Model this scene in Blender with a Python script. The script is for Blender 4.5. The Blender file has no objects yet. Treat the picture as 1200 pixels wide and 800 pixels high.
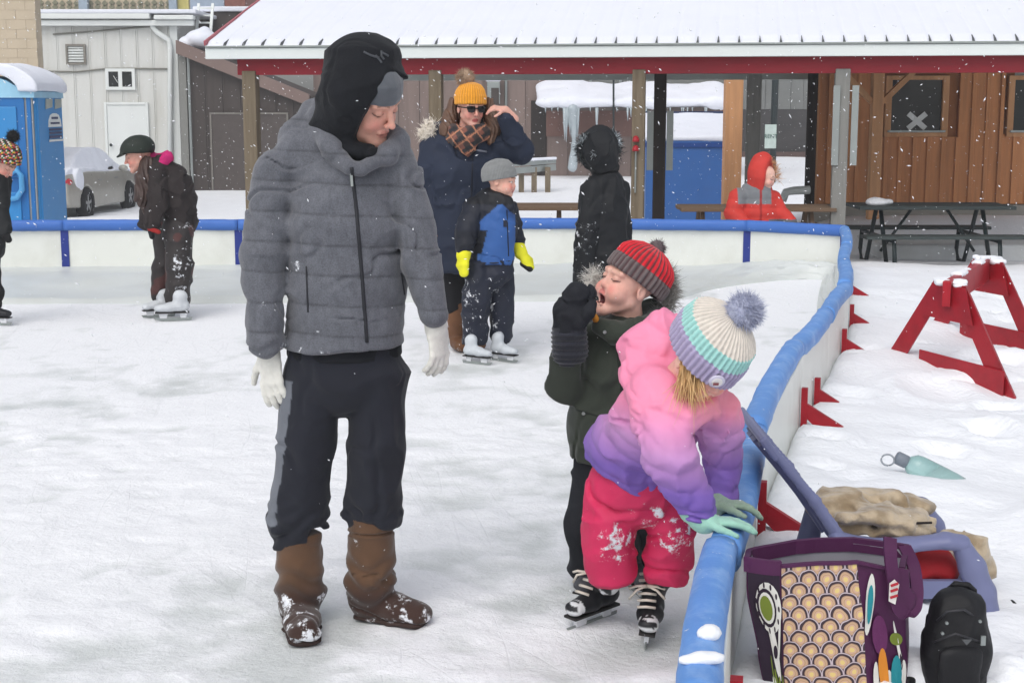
import bpy, bmesh, math, random
import numpy as np
from mathutils import Vector, Matrix, Euler
random.seed(7); RNG = np.random.default_rng(11)
scene = bpy.context.scene
COL = scene.collection

# ------------------------------------------------------------------ camera, sky, sun, exposure
F_PX = 1700.0; CAM_H = 1.55; PITCH = math.atan(275 / F_PX)
cam_d = bpy.data.cameras.new('camera'); cam = bpy.data.objects.new('camera', cam_d); COL.objects.link(cam)
cam.location = (0, 0, CAM_H); cam.rotation_euler = (math.pi / 2 - PITCH, 0, 0)
cam_d.sensor_width = 36; cam_d.lens = 36 * F_PX / 1200; cam_d.clip_start = 0.1; cam_d.clip_end = 900
scene.camera = cam
scene.render.resolution_x = 1024; scene.render.resolution_y = 682
w = bpy.data.worlds.new('World'); scene.world = w; w.use_nodes = True
nt = w.node_tree; bg = nt.nodes['Background']
sky = nt.nodes.new('ShaderNodeTexSky'); sky.sky_type = 'NISHITA'; sky.sun_disc = False
SUN_EL = math.radians(52); SUN_ROT = math.radians(200)
sky.sun_elevation = SUN_EL; sky.sun_rotation = SUN_ROT; sky.dust_density = 3.0; sky.air_density = 1.0
hs = nt.nodes.new('ShaderNodeHueSaturation'); hs.inputs['Saturation'].default_value = 0.30
nt.links.new(sky.outputs[0], hs.inputs['Color']); nt.links.new(hs.outputs[0], bg.inputs['Color'])
bg.inputs['Strength'].default_value = 0.15
sun_d = bpy.data.lights.new('sun', 'SUN'); sun = bpy.data.objects.new('sun', sun_d); COL.objects.link(sun)
sun_d.energy = 0.8; sun_d.angle = math.radians(60); sun_d.color = (1, 0.97, 0.93)
# the sun stands behind the photographer's left shoulder, high up
sdir = Vector((math.sin(SUN_ROT) * math.cos(SUN_EL), math.cos(SUN_ROT) * math.cos(SUN_EL), math.sin(SUN_EL)))
sun.rotation_euler = sdir.to_track_quat('Z', 'Y').to_euler(); sun.location = (0, 0, 30)
vs = scene.view_settings; vs.view_transform = 'Standard'; vs.look = 'None'; vs.gamma = 1; vs.exposure = 0.20
scene.render.engine = 'CYCLES'

# ------------------------------------------------------------------ pixel rays (photograph 1200x800) used to place things at real distances
CT, ST = math.cos(PITCH), math.sin(PITCH)
def ray(px, py):
    u = (px - 600) / F_PX; v = (400 - py) / F_PX
    return np.array([u, CT + v * ST, -ST + v * CT])
def at(px, py, Y):
    d = ray(px, py); return np.array([0, 0, CAM_H]) + d * (Y / d[1])
def gz(px, py, z=0.0):
    d = ray(px, py); return np.array([0, 0, CAM_H]) + d * ((z - CAM_H) / d[2])
def ppm(p):                                             # pixels per metre at a point
    return F_PX / (p[1] * CT + (CAM_H - p[2]) * ST)
def lin(c):
    c = np.array(c, float) / 255.0
    return np.where(c <= 0.04045, c / 12.92, ((c + 0.055) / 1.055) ** 2.4)
def nrm(v):
    v = np.array(v, float); return v / np.linalg.norm(v)

# ------------------------------------------------------------------ objects, names, labels
ORG = {}
def tag(o, label=None, cat=None, group=None, kind=None):
    if label: o['label'] = label
    if cat: o['category'] = cat
    if group: o['group'] = group
    if kind: o['kind'] = kind
    return o
def thing(name, loc, label, cat, group=None):
    o = bpy.data.objects.new(name, None); COL.objects.link(o); o.location = tuple(loc); o.empty_display_size = 0.1
    ORG[o] = np.array(loc, float); return tag(o, label, cat, group)
def link(name, me, mat, parent=None, org=None):
    o = bpy.data.objects.new(name, me); COL.objects.link(o)
    if parent is not None: o.parent = parent; ORG[o] = ORG[parent]
    else:
        ORG[o] = np.array(org if org is not None else (0, 0, 0), float); o.location = tuple(ORG[o])
    if mat is not None and len(me.materials) == 0: me.materials.append(mat)
    return o
def mesh_np(name, V, Fs, mat, parent=None, org=None, smooth=True, col=None):
    """V (n,3) world coordinates; Fs list of arrays of faces (m,3) and/or (m,4)"""
    base = ORG[parent] if parent is not None else np.array(org if org is not None else (0, 0, 0), float)
    me = bpy.data.meshes.new(name); V = np.asarray(V, float)
    me.vertices.add(len(V)); me.vertices.foreach_set('co', (V - base).astype(np.float32).ravel())
    if not isinstance(Fs, (list, tuple)): Fs = [Fs]
    Fs = [np.asarray(a, np.int32) for a in Fs if len(a)]
    loops = np.concatenate([a.ravel() for a in Fs]); tot = np.concatenate([np.full(len(a), a.shape[1], np.int32) for a in Fs])
    me.loops.add(len(loops)); me.loops.foreach_set('vertex_index', loops)
    me.polygons.add(len(tot)); me.polygons.foreach_set('loop_start', np.concatenate([[0], np.cumsum(tot)[:-1]]).astype(np.int32))
    me.polygons.foreach_set('loop_total', tot)
    me.polygons.foreach_set('use_smooth', np.full(len(tot), smooth, bool))
    me.update(calc_edges=True)
    if col is not None:
        a = me.attributes.new('Col', 'FLOAT_COLOR', 'POINT'); c4 = np.ones((len(V), 4), np.float32); c4[:, 3] = 0; c4[:, :col.shape[1]] = col
        a.data.foreach_set('color', c4.ravel())
    return link(name, me, mat, parent, org)

class MB:
    """collects boxes, bars, tubes, prisms (world coordinates); build() links them as ONE mesh object"""
    def __init__(s): s.bm = bmesh.new()
    def verts(s, vs, fs):
        v = [s.bm.verts.new(tuple(p)) for p in vs]
        for f in fs:
            try: s.bm.faces.new([v[i] for i in f])
            except ValueError: pass
        return s
    def obox(s, c, ax, half, bev=0.0):
        """oriented box: centre, 3 axes (rows), half sizes"""
        c = np.array(c, float); ax = [nrm(a) for a in ax]
        P = []
        for sx in (-1, 1):
            for sy in (-1, 1):
                for sz in (-1, 1): P.append(c + sx * half[0] * ax[0] + sy * half[1] * ax[1] + sz * half[2] * ax[2])
        F = [(0, 1, 3, 2), (4, 6, 7, 5), (0, 4, 5, 1), (2, 3, 7, 6), (0, 2, 6, 4), (1, 5, 7, 3)]
        n0 = len(s.bm.verts); v = [s.bm.verts.new(tuple(p)) for p in P]; fs = [s.bm.faces.new([v[i] for i in f]) for f in F]
        if bev > 0:
            es = list({e for f in fs for e in f.edges}); bmesh.ops.bevel(s.bm, geom=es, offset=bev, segments=2, affect='EDGES', profile=0.5)
        return s
    def box(s, x0, x1, y0, y1, z0, z1, bev=0.0):
        return s.obox(((x0 + x1) / 2, (y0 + y1) / 2, (z0 + z1) / 2), ((1, 0, 0), (0, 1, 0), (0, 0, 1)),
                      (abs(x1 - x0) / 2, abs(y1 - y0) / 2, abs(z1 - z0) / 2), bev)
    def bar(s, a, b, w, h, up=(0, 0, 1), bev=0.0):
        a = np.array(a, float); b = np.array(b, float); d = b - a; L = np.linalg.norm(d); d = d / L
        up = np.array(up, float); sd = np.cross(d, up)
        if np.linalg.norm(sd) < 1e-4: sd = np.cross(d, (1, 0, 0))
        sd = nrm(sd); u = np.cross(sd, d)
        return s.obox((a + b) / 2, (d, sd, u), (L / 2, w / 2, h / 2), bev)
    def tube(s, pts, r, n=8, caps=True):
        pts = [np.array(p, float) for p in pts]; rs = r if hasattr(r, '__len__') else [r] * len(pts)
        rings = []; ref = np.array((0.13, 0.29, 0.95))
        for i, p in enumerate(pts):
            d = nrm(pts[min(i + 1, len(pts) - 1)] - pts[max(i - 1, 0)])
            if abs(d @ ref) > 0.98: ref = np.array((1., 0, 0))
            a = nrm(np.cross(d, ref)); b = np.cross(d, a)
            rings.append([s.bm.verts.new(tuple(p + rs[i] * (a * math.cos(t) + b * math.sin(t)))) for t in np.linspace(0, 2 * math.pi, n, endpoint=False)])
        for i in range(len(rings) - 1):
            for k in range(n): s.bm.faces.new([rings[i][k], rings[i][(k + 1) % n], rings[i + 1][(k + 1) % n], rings[i + 1][k]])
        if caps: s.bm.faces.new(rings[0][::-1]); s.bm.faces.new(rings[-1])
        return s
    def prism(s, poly, off):
        """closed polygon (list of 3-D points) extruded along vector off"""
        off = np.array(off, float); n = len(poly)
        a = [s.bm.verts.new(tuple(np.array(p, float))) for p in poly]; b = [s.bm.verts.new(tuple(np.array(p, float) + off)) for p in poly]
        s.bm.faces.new(a[::-1]); s.bm.faces.new(b)
        for i in range(n): s.bm.faces.new([a[i], a[(i + 1) % n], b[(i + 1) % n], b[i]])
        return s
    def lathe(s, c, prof, n=20, axis=(0, 0, 1)):
        """prof: list of (radius, height) about axis through c"""
        ax = nrm(axis); t = np.array((1., 0, 0)) if abs(ax[0]) < .9 else np.array((0, 1., 0))
        u = nrm(np.cross(ax, t)); v = np.cross(ax, u); c = np.array(c, float); R = []
        for r, h in prof:
            R.append([s.bm.verts.new(tuple(c + ax * h + r * (u * math.cos(a) + v * math.sin(a)))) for a in np.linspace(0, 2 * math.pi, n, endpoint=False)])
        for i in range(len(R) - 1):
            for k in range(n): s.bm.faces.new([R[i][k], R[i][(k + 1) % n], R[i + 1][(k + 1) % n], R[i + 1][k]])
        s.bm.faces.new(R[0][::-1]); s.bm.faces.new(R[-1]); return s
    def build(s, name, mat, parent=None, org=None, smooth=False):
        base = ORG[parent] if parent is not None else np.array(org if org is not None else (0, 0, 0), float)
        bmesh.ops.recalc_face_normals(s.bm, faces=s.bm.faces[:])
        for v in s.bm.verts: v.co -= Vector(base)
        me = bpy.data.meshes.new(name); s.bm.to_mesh(me); s.bm.free()
        if smooth:
            for p in me.polygons: p.use_smooth = True
        return link(name, me, mat, parent, org)

# ------------------------------------------------------------------ noise
_T = np.random.default_rng(5).random((32, 32, 32)).astype(np.float32) * 2 - 1
def vnoise(x, y, z=0.0):
    x, y, z = np.broadcast_arrays(np.asarray(x, np.float32), np.asarray(y, np.float32), np.asarray(z, np.float32))
    xi = np.floor(x).astype(np.int32); yi = np.floor(y).astype(np.int32); zi = np.floor(z).astype(np.int32)
    fx, fy, fz = x - xi, y - yi, z - zi
    fx = fx * fx * (3 - 2 * fx); fy = fy * fy * (3 - 2 * fy); fz = fz * fz * (3 - 2 * fz)
    x0, y0, z0 = xi & 31, yi & 31, zi & 31; x1, y1, z1 = (xi + 1) & 31, (yi + 1) & 31, (zi + 1) & 31
    a = _T[x0, y0, z0] * (1 - fx) + _T[x1, y0, z0] * fx; b = _T[x0, y1, z0] * (1 - fx) + _T[x1, y1, z0] * fx
    c = _T[x0, y0, z1] * (1 - fx) + _T[x1, y0, z1] * fx; d = _T[x0, y1, z1] * (1 - fx) + _T[x1, y1, z1] * fx
    return (a * (1 - fy) + b * fy) * (1 - fz) + (c * (1 - fy) + d * fy) * fz
def fbm(x, y, z=0.0, o=3):
    s = 0; a = 1.0; t = 0
    for i in range(o):
        s = s + a * vnoise(x * 2 ** i + 7.3 * i, y * 2 ** i + 3.1 * i, z * 2 ** i + 1.7 * i); t += a; a *= .5
    return s / t

# ------------------------------------------------------------------ implicit surfaces (smooth unions of tapered limbs), meshed by surface nets
class Sdf:
    def __init__(s, h, grow=0.0): s.h = h; s.it = []; s.lo = []; s.hi = []; s.disp = []; s.g = grow
    def _add(s, op, lo, hi, fn, k):
        s.it.append((op, lo, hi, fn, k))
        if op == '+': s.lo.append(lo); s.hi.append(hi)
        return s
    def cap(s, a, b, ra, rb=None, k=0.02, op='+', mod=None):
        a = np.array(a, float); b = np.array(b, float); rb = ra if rb is None else rb; ab = b - a; L2 = max(ab @ ab, 1e-9)
        m = max(ra, rb) + (0.02 if mod else 0.0)
        def fn(x, y, z):
            x = x - a[0]; y = y - a[1]; z = z - a[2]
            t = np.clip((x * ab[0] + y * ab[1] + z * ab[2]) / L2, 0, 1)
            d = np.sqrt((x - t * ab[0]) ** 2 + (y - t * ab[1]) ** 2 + (z - t * ab[2]) ** 2) - (ra + (rb - ra) * t)
            if mod: d = d + mod(t)
            return d
        return s._add(op, np.minimum(a, b) - m, np.maximum(a, b) + m, fn, k)
    def cap2(s, a, b, ra, rb, u, k=0.02, op='+', mod=None):
        """elliptical section: ra/rb = (half width along u, half depth)"""
        a = np.array(a, float); b = np.array(b, float); ab = b - a; L2 = max(ab @ ab, 1e-9); wv = ab / math.sqrt(L2)
        u = np.array(u, float); u = nrm(u - (u @ wv) * wv); v = np.cross(wv, u); m = max(ra[0], ra[1], rb[0], rb[1]) + (0.02 if mod else 0.0)
        def fn(x, y, z):
            x = x - a[0]; y = y - a[1]; z = z - a[2]
            t = np.clip((x * ab[0] + y * ab[1] + z * ab[2]) / L2, 0, 1)
            x = x - t * ab[0]; y = y - t * ab[1]; z = z - t * ab[2]
            r0 = ra[0] + (rb[0] - ra[0]) * t; r1 = ra[1] + (rb[1] - ra[1]) * t; rm = np.minimum(r0, r1)
            q = np.sqrt(((x * u[0] + y * u[1] + z * u[2]) / r0) ** 2 + ((x * v[0] + y * v[1] + z * v[2]) / r1) ** 2 + ((x * wv[0] + y * wv[1] + z * wv[2]) / rm) ** 2)
            d = (q - 1) * rm
            if mod: d = d + mod(t)
            return d
        return s._add(op, np.minimum(a, b) - m, np.maximum(a, b) + m, fn, k)
    def chain(s, pts, rs, k=0.015, op='+', mod=None):
        for i in range(len(pts) - 1): s.cap(pts[i], pts[i + 1], rs[i], rs[i + 1], k, op, mod)
        return s
    def chain2(s, pts, rs, u, k=0.02, mod=None):
        for i in range(len(pts) - 1): s.cap2(pts[i], pts[i + 1], rs[i], rs[i + 1], u, k, '+', mod)
        return s
    def ell(s, c, r, R=None, k=0.02, op='+'):
        c = np.array(c, float); r = np.array(r, float) * np.ones(3); R = np.eye(3) if R is None else np.array(R); m = np.max(r) if R is not None else r
        def fn(x, y, z):
            x = x - c[0]; y = y - c[1]; z = z - c[2]
            p = [(x * R[0][i] + y * R[1][i] + z * R[2][i]) for i in range(3)]
            k0 = np.sqrt((p[0] / r[0]) ** 2 + (p[1] / r[1]) ** 2 + (p[2] / r[2]) ** 2)
            k1 = np.sqrt((p[0] / r[0] ** 2) ** 2 + (p[1] / r[1] ** 2) ** 2 + (p[2] / r[2] ** 2) ** 2) + 1e-9
            return k0 * (k0 - 1) / k1
        return s._add(op, c - m, c + m, fn, k)
    def box(s, c, half, ax=None, r=0.01, k=0.0, op='+'):
        c = np.array(c, float); A = np.eye(3) if ax is None else np.array([nrm(a) for a in ax]); half = np.array(half, float); m = np.linalg.norm(half)
        def fn(x, y, z):
            x = x - c[0]; y = y - c[1]; z = z - c[2]
            q = [np.abs(x * A[i][0] + y * A[i][1] + z * A[i][2]) - half[i] + r for i in range(3)]
            return np.sqrt(sum(np.maximum(t, 0) ** 2 for t in q)) + np.minimum(np.maximum(np.maximum(q[0], q[1]), q[2]), 0) - r
        return s._add(op, c - m, c + m, fn, k)
    def cut(s, p, n, k=0.004, near=None):
        """keep the side the normal points away from"""
        p = np.array(p, float); n = nrm(n); 
        lo, hi = (np.full(3, -1e3), np.full(3, 1e3)) if near is None else (np.array(near[0]) - near[1], np.array(near[0]) + near[1])
        def fn(x, y, z): return -((x - p[0]) * n[0] + (y - p[1]) * n[1] + (z - p[2]) * n[2])
        return s._add('-', lo, hi, fn, k)
    def noise(s, amp, sc, o=2, off=0.0):
        """wrinkles: sc = frequency (scalar or xyz)"""
        sc = np.ones(3) * np.array(sc, float)
        s.disp.append((abs(amp), lambda x, y, z: amp * fbm(x * sc[0] + off, y * sc[1] + off, z * sc[2] + off, o))); return s
    def folds(s, amp, sc, off=0.0):
        """ridged cloth folds"""
        sc = np.ones(3) * np.array(sc, float)
        def fn(x, y, z):
            wx = x + .03 * vnoise(x * 9 + off, y * 9, z * 9); wz = z + .03 * vnoise(x * 9, y * 9 + off, z * 9 + 4)
            return amp * (2 * np.abs(vnoise(wx * sc[0] + off, y * sc[1], wz * sc[2])) ** .7 - .8)
        s.disp.append((abs(amp), fn)); return s
    def crease(s, amp, sc, wd=.07, off=0.0, warp=.03):
        """narrow sharp creases pressed into the cloth"""
        sc = np.ones(3) * np.array(sc, float)
        def fn(x, y, z):
            wx = x + warp * vnoise(x * 11 + off, y * 11, z * 11); wy = y + warp * vnoise(x * 11, y * 11 + off, z * 11 + 8); wz = z + warp * vnoise(x * 11, y * 11 + off, z * 11 + 4)
            n = vnoise(wx * sc[0] + off, wy * sc[1] + 5, wz * sc[2]); m = vnoise(x * 7 + 3, y * 7 + off, z * 7)
            return amp * np.clip(.6 + 1.2 * m, 0, 1.2) * (np.exp(-(n / wd) ** 2) - .45 * np.exp(-((np.abs(n) - 2.2 * wd) / (1.4 * wd)) ** 2))
        s.disp.append((abs(amp), fn)); return s
    def mod(s, amp, fn): s.disp.append((amp, fn)); return s
    def mesh(s):
        h = s.h; A = sum(d[0] for d in s.disp); mg = 3 * h + A * 1.3 + s.g
        lo = np.min(s.lo, 0) - mg; hi = np.max(s.hi, 0) + mg; n = np.ceil((hi - lo) / h).astype(int) + 1
        X = (lo[0] + h * np.arange(n[0])).astype(np.float32)[:, None, None]; Y = (lo[1] + h * np.arange(n[1])).astype(np.float32)[None, :, None]; Z = (lo[2] + h * np.arange(n[2])).astype(np.float32)[None, None, :]
        f = np.full(n, 0.25, np.float32)
        for op, l, u, fn, k in s.it:
            mm = k + mg
            i0 = np.clip(np.floor((l - mm - lo) / h).astype(int), 0, n); i1 = np.clip(np.ceil((u + mm - lo) / h).astype(int) + 1, 0, n)
            if np.any(i1 <= i0): continue
            sl = tuple(slice(i0[i], i1[i]) for i in range(3)); d = np.asarray(fn(X[sl[0]], Y[:, sl[1]], Z[:, :, sl[2]]), np.float32); g = f[sl]
            if op == '+':
                if k > 0:
                    t = np.clip(.5 + .5 * (g - d) / k, 0, 1); f[sl] = g + (d - g) * t - k * t * (1 - t)
                else: f[sl] = np.minimum(g, d)
            else:
                d = -d
                if k > 0:
                    t = np.clip(.5 - .5 * (g - d) / k, 0, 1); f[sl] = g + (d - g) * t + k * t * (1 - t)
                else: f[sl] = np.maximum(g, d)
        if s.disp:
            I = np.nonzero(np.abs(f) < A + 2.5 * h); x = X[I[0], 0, 0]; y = Y[0, I[1], 0]; z = Z[0, 0, I[2]]; acc = 0
            for a, fn in s.disp: acc = acc + fn(x, y, z)
            f[I] += acc
        f[0] = f[-1] = 1; f[:, 0] = f[:, -1] = 1; f[:, :, 0] = f[:, :, -1] = 1
        return nets(f, lo, h)
    def build(s, name, mat, parent=None, org=None, col=None):
        V, Q = s.mesh()
        c = None
        if col is not None:
            N = normals(V, Q); c = col(V, N)
        return mesh_np(name, V, [Q], mat, parent, org, True, c)
def normals(V, Q):
    N = np.zeros_like(V); a = np.cross(V[Q[:, 2]] - V[Q[:, 0]], V[Q[:, 3]] - V[Q[:, 1]])
    for i in range(4): np.add.at(N, Q[:, i], a)
    return N / (np.linalg.norm(N, axis=1, keepdims=True) + 1e-12)
_C8 = [(0, 0, 0), (1, 0, 0), (0, 1, 0), (1, 1, 0), (0, 0, 1), (1, 0, 1), (0, 1, 1), (1, 1, 1)]
_E12 = [(a, b) for a in range(8) for b in range(a + 1, 8) if bin(a ^ b).count('1') == 1]
def nets(f, lo, h):
    S = f < 0; n = f.shape
    sh = lambda A, c: A[c[0]:n[0] - 1 + c[0], c[1]:n[1] - 1 + c[1], c[2]:n[2] - 1 + c[2]]
    cnt = np.zeros((n[0] - 1, n[1] - 1, n[2] - 1), np.int8)
    for c in _C8: cnt += sh(S, c)
    I = np.nonzero((cnt > 0) & (cnt < 8)); ids = np.full(cnt.shape, -1, np.int32); ids[I] = np.arange(len(I[0]))
    vals = [f[I[0] + c[0], I[1] + c[1], I[2] + c[2]] for c in _C8]
    acc = np.zeros((len(I[0]), 3)); w = np.zeros(len(I[0]))
    for a, b in _E12:
        va, vb = vals[a], vals[b]; m = (va < 0) != (vb < 0); t = np.where(m, va / np.where(m, va - vb, 1), 0)
        ca, cb = np.array(_C8[a]), np.array(_C8[b])
        acc += m[:, None] * (ca + t[:, None] * (cb - ca)); w += m
    V = (np.stack(I, 1) + acc / w[:, None]) * h + lo; Q = []
    for ax in range(3):
        o1, o2 = [(1, 2), (2, 0), (0, 1)][ax]
        A = S[tuple(slice(0, -1) if i == ax else slice(1, -1) for i in range(3))]; B = S[tuple(slice(1, None) if i == ax else slice(1, -1) for i in range(3))]
        J = list(np.nonzero(A != B)); flip = B[tuple(J)]
        J[o1] = J[o1] + 1; J[o2] = J[o2] + 1
        def cell(d1, d2):
            K = list(J); K[o1] = K[o1] - d1; K[o2] = K[o2] - d2; return ids[tuple(K)]
        q = np.stack([cell(1, 1), cell(0, 1), cell(0, 0), cell(1, 0)], 1)
        q = np.where(flip[:, None], q[:, ::-1], q); Q.append(q)
    return V, np.concatenate(Q)

# ------------------------------------------------------------------ materials
def mat(name, rgb, rough=0.8, var=0.12, vscale=6.0, bump=0.3, bscale=60.0, attr=False, snow=0.0, snow_scale=14.0, metal=0.0, alpha=1.0, trans=0.0,
        spec=0.3, dirt=None, dirt_amt=0.0, dirt_scale=3.0, stretch=(1, 1, 1), bdist=0.004, sheen=0.0, rgb2=None, weave=0.0, wrinkle=0.0, wscale=14.0):
    m = bpy.data.materials.new(name); m.use_nodes = True; t = m.node_tree; N = t.nodes; L = t.links; b = N['Principled BSDF']
    tc = N.new('ShaderNodeTexCoord'); mp = N.new('ShaderNodeMapping'); mp.inputs['Scale'].default_value = stretch; L.new(tc.outputs['Object'], mp.inputs['Vector'])
    n1 = N.new('ShaderNodeTexNoise'); n1.inputs['Scale'].default_value = vscale; n1.inputs['Detail'].default_value = 6; L.new(mp.outputs[0], n1.inputs['Vector'])
    c = lin(rgb)
    if attr:
        base = N.new('ShaderNodeAttribute'); base.attribute_name = 'Col'; bo = base.outputs['Color']; alpha_out = base.outputs['Alpha']
    else:
        base = N.new('ShaderNodeRGB'); base.outputs[0].default_value = (*c, 1); bo = base.outputs[0]
    if rgb2 is not None:
        mx = N.new('ShaderNodeMix'); mx.data_type = 'RGBA'; r2 = N.new('ShaderNodeValToRGB'); r2.color_ramp.elements[0].position = .42; r2.color_ramp.elements[1].position = .58
        L.new(n1.outputs[0], r2.inputs[0]); L.new(r2.outputs[0], mx.inputs[0]); L.new(bo, mx.inputs[6]); mx.inputs[7].default_value = (*lin(rgb2), 1); bo = mx.outputs[2]
    mr = N.new('ShaderNodeMapRange'); mr.inputs[1].default_value = .25; mr.inputs[2].default_value = .75; mr.inputs[3].default_value = 1 - var; mr.inputs[4].default_value = 1 + var
    L.new(n1.outputs[0], mr.inputs[0])
    mul = N.new('ShaderNodeVectorMath'); mul.operation = 'SCALE'; L.new(bo, mul.inputs[0]); L.new(mr.outputs[0], mul.inputs['Scale']); out = mul.outputs[0]
    if weave > 0:
        nw = N.new('ShaderNodeTexNoise'); nw.inputs['Scale'].default_value = 260; nw.inputs['Detail'].default_value = 3; L.new(mp.outputs[0], nw.inputs['Vector'])
        mw = N.new('ShaderNodeMapRange'); mw.inputs[1].default_value = .3; mw.inputs[2].default_value = .7; mw.inputs[3].default_value = 1 - weave; mw.inputs[4].default_value = 1 + weave
        L.new(nw.outputs[0], mw.inputs[0]); ml = N.new('ShaderNodeVectorMath'); ml.operation = 'SCALE'; L.new(out, ml.inputs[0]); L.new(mw.outputs[0], ml.inputs['Scale']); out = ml.outputs[0]
    if dirt is not None:
        nd = N.new('ShaderNodeTexNoise'); nd.inputs['Scale'].default_value = dirt_scale; nd.inputs['Detail'].default_value = 8; nd.inputs['Roughness'].default_value = .65; L.new(mp.outputs[0], nd.inputs['Vector'])
        rd = N.new('ShaderNodeMapRange'); rd.inputs[1].default_value = .48; rd.inputs[2].default_value = .72; rd.inputs[4].default_value = dirt_amt; L.new(nd.outputs[0], rd.inputs[0])
        mx = N.new('ShaderNodeMix'); mx.data_type = 'RGBA'; L.new(rd.outputs[0], mx.inputs[0]); L.new(out, mx.inputs[6]); mx.inputs[7].default_value = (*lin(dirt), 1); out = mx.outputs[2]
    if snow > 0:
        ns = N.new('ShaderNodeTexNoise'); ns.inputs['Scale'].default_value = snow_scale; ns.inputs['Detail'].default_value = 9; ns.inputs['Roughness'].default_value = .75; L.new(tc.outputs['Object'], ns.inputs['Vector'])
        rs = N.new('ShaderNodeMapRange'); rs.inputs[1].default_value = .66 - .2 * snow; rs.inputs[2].default_value = .72 - .2 * snow; L.new(ns.outputs[0], rs.inputs[0])
        mx = N.new('ShaderNodeMix'); mx.data_type = 'RGBA'; L.new(rs.outputs[0], mx.inputs[0]); L.new(out, mx.inputs[6]); mx.inputs[7].default_value = (.72, .74, .77, 1); out = mx.outputs[2]
    if attr:                                                       # snow caught in the cloth where the garment says so (alpha)
        na = N.new('ShaderNodeTexNoise'); na.inputs['Scale'].default_value = 26; na.inputs['Detail'].default_value = 9; na.inputs['Roughness'].default_value = .72; L.new(tc.outputs['Object'], na.inputs['Vector'])
        ma = N.new('ShaderNodeMath'); ma.operation = 'MULTIPLY_ADD'; ma.inputs[1].default_value = .27; L.new(alpha_out, ma.inputs[0]); L.new(na.outputs[0], ma.inputs[2])
        ra = N.new('ShaderNodeMapRange'); ra.inputs[1].default_value = .70; ra.inputs[2].default_value = .77; L.new(ma.outputs[0], ra.inputs[0])
        ga = N.new('ShaderNodeMath'); ga.operation = 'MULTIPLY'; g2 = N.new('ShaderNodeMath'); g2.operation = 'GREATER_THAN'; g2.inputs[1].default_value = .02; L.new(alpha_out, g2.inputs[0]); L.new(g2.outputs[0], ga.inputs[0]); L.new(ra.outputs[0], ga.inputs[1])
        mxa = N.new('ShaderNodeMix'); mxa.data_type = 'RGBA'; L.new(ga.outputs[0], mxa.inputs[0]); L.new(out, mxa.inputs[6]); mxa.inputs[7].default_value = (.74, .76, .80, 1); out = mxa.outputs[2]
    L.new(out, b.inputs['Base Color']); b.inputs['Roughness'].default_value = rough; b.inputs['Metallic'].default_value = metal
    b.inputs['Specular IOR Level'].default_value = spec
    if trans > 0: b.inputs['Transmission Weight'].default_value = trans
    if alpha < 1: b.inputs['Alpha'].default_value = alpha
    if sheen > 0: b.inputs['Sheen Weight'].default_value = sheen
    if bump > 0:
        n2 = N.new('ShaderNodeTexNoise'); n2.inputs['Scale'].default_value = bscale; n2.inputs['Detail'].default_value = 4; L.new(mp.outputs[0], n2.inputs['Vector'])
        bp = N.new('ShaderNodeBump'); bp.inputs['Strength'].default_value = bump; bp.inputs['Distance'].default_value = bdist; L.new(n2.outputs[0], bp.inputs['Height']); L.new(bp.outputs[0], b.inputs['Normal'])
        if wrinkle > 0:
            n3 = N.new('ShaderNodeTexNoise'); n3.noise_type = 'RIDGED_MULTIFRACTAL'; n3.inputs['Scale'].default_value = wscale; n3.inputs['Detail'].default_value = 2.5; n3.inputs['Distortion'].default_value = .6; L.new(mp.outputs[0], n3.inputs['Vector'])
            b3 = N.new('ShaderNodeBump'); b3.inputs['Strength'].default_value = wrinkle; b3.inputs['Distance'].default_value = .011; L.new(n3.outputs[0], b3.inputs['Height']); L.new(b3.outputs[0], bp.inputs['Normal'])
    return m
# ------------------------------------------------------------------ materials of the setting
M_SNOW = mat('snow', (236, 238, 242), 0.7, .03, 3, .5, 28, bdist=.02, spec=.2)
M_SNOWF = mat('roof_snow', (226, 229, 238), 0.7, .02, 3, .25, 14, bdist=.02, spec=.2)
M_BOARD = mat('white_board', (226, 228, 222), 0.45, .04, 2, .05, 30, dirt=(190, 190, 180), dirt_amt=.35, dirt_scale=2.5)
M_LINER = mat('white_liner', (208, 212, 210), 0.35, .03, 2, .15, 20, dirt=(186, 188, 178), dirt_amt=.4, dirt_scale=1.6, wrinkle=.5, wscale=3)
M_FOAM = mat('blue_foam', (96, 146, 212), 0.5, .08, 5, .3, 90, snow=.10, snow_scale=22, bdist=.003, dirt=(170, 200, 235), dirt_amt=.5, dirt_scale=9)
M_FOAMR = mat('blue_foam_far', (66, 110, 186), 0.5, .06, 3, .2, 60)
M_DBLUE = mat('dark_blue_strip', (40, 56, 134), 0.5, .08, 8, .1)
M_RED = mat('red_painted_wood', (160, 24, 38), 0.45, .10, 6, .25, 50, dirt=(110, 18, 28), dirt_amt=.5, dirt_scale=7)
M_REDBEAM = mat('red_beam_paint', (140, 24, 38), 0.55, .12, 3, .2, 40, dirt=(100, 20, 30), dirt_amt=.6, dirt_scale=1.5, stretch=(1, 1, 4))
M_WOOD = mat('weathered_wood', (116, 104, 86), 0.85, .25, 3, .5, 20, stretch=(6, 6, .6), dirt=(80, 66, 50), dirt_amt=.7, dirt_scale=2)
M_WOODG = mat('grey_wood', (132, 132, 128), 0.85, .2, 3, .5, 20, stretch=(6, 6, .6), dirt=(90, 88, 84), dirt_amt=.6)
M_DARKPOST = mat('dark_post', (42, 34, 30), 0.8, .25, 3, .3, 20, stretch=(6, 6, .6))
M_ORANGE = mat('stained_board', (202, 138, 90), 0.7, .14, 2.2, .4, 18, stretch=(5, 5, .5), dirt=(158, 108, 74), dirt_amt=.6, dirt_scale=1.6)
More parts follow.
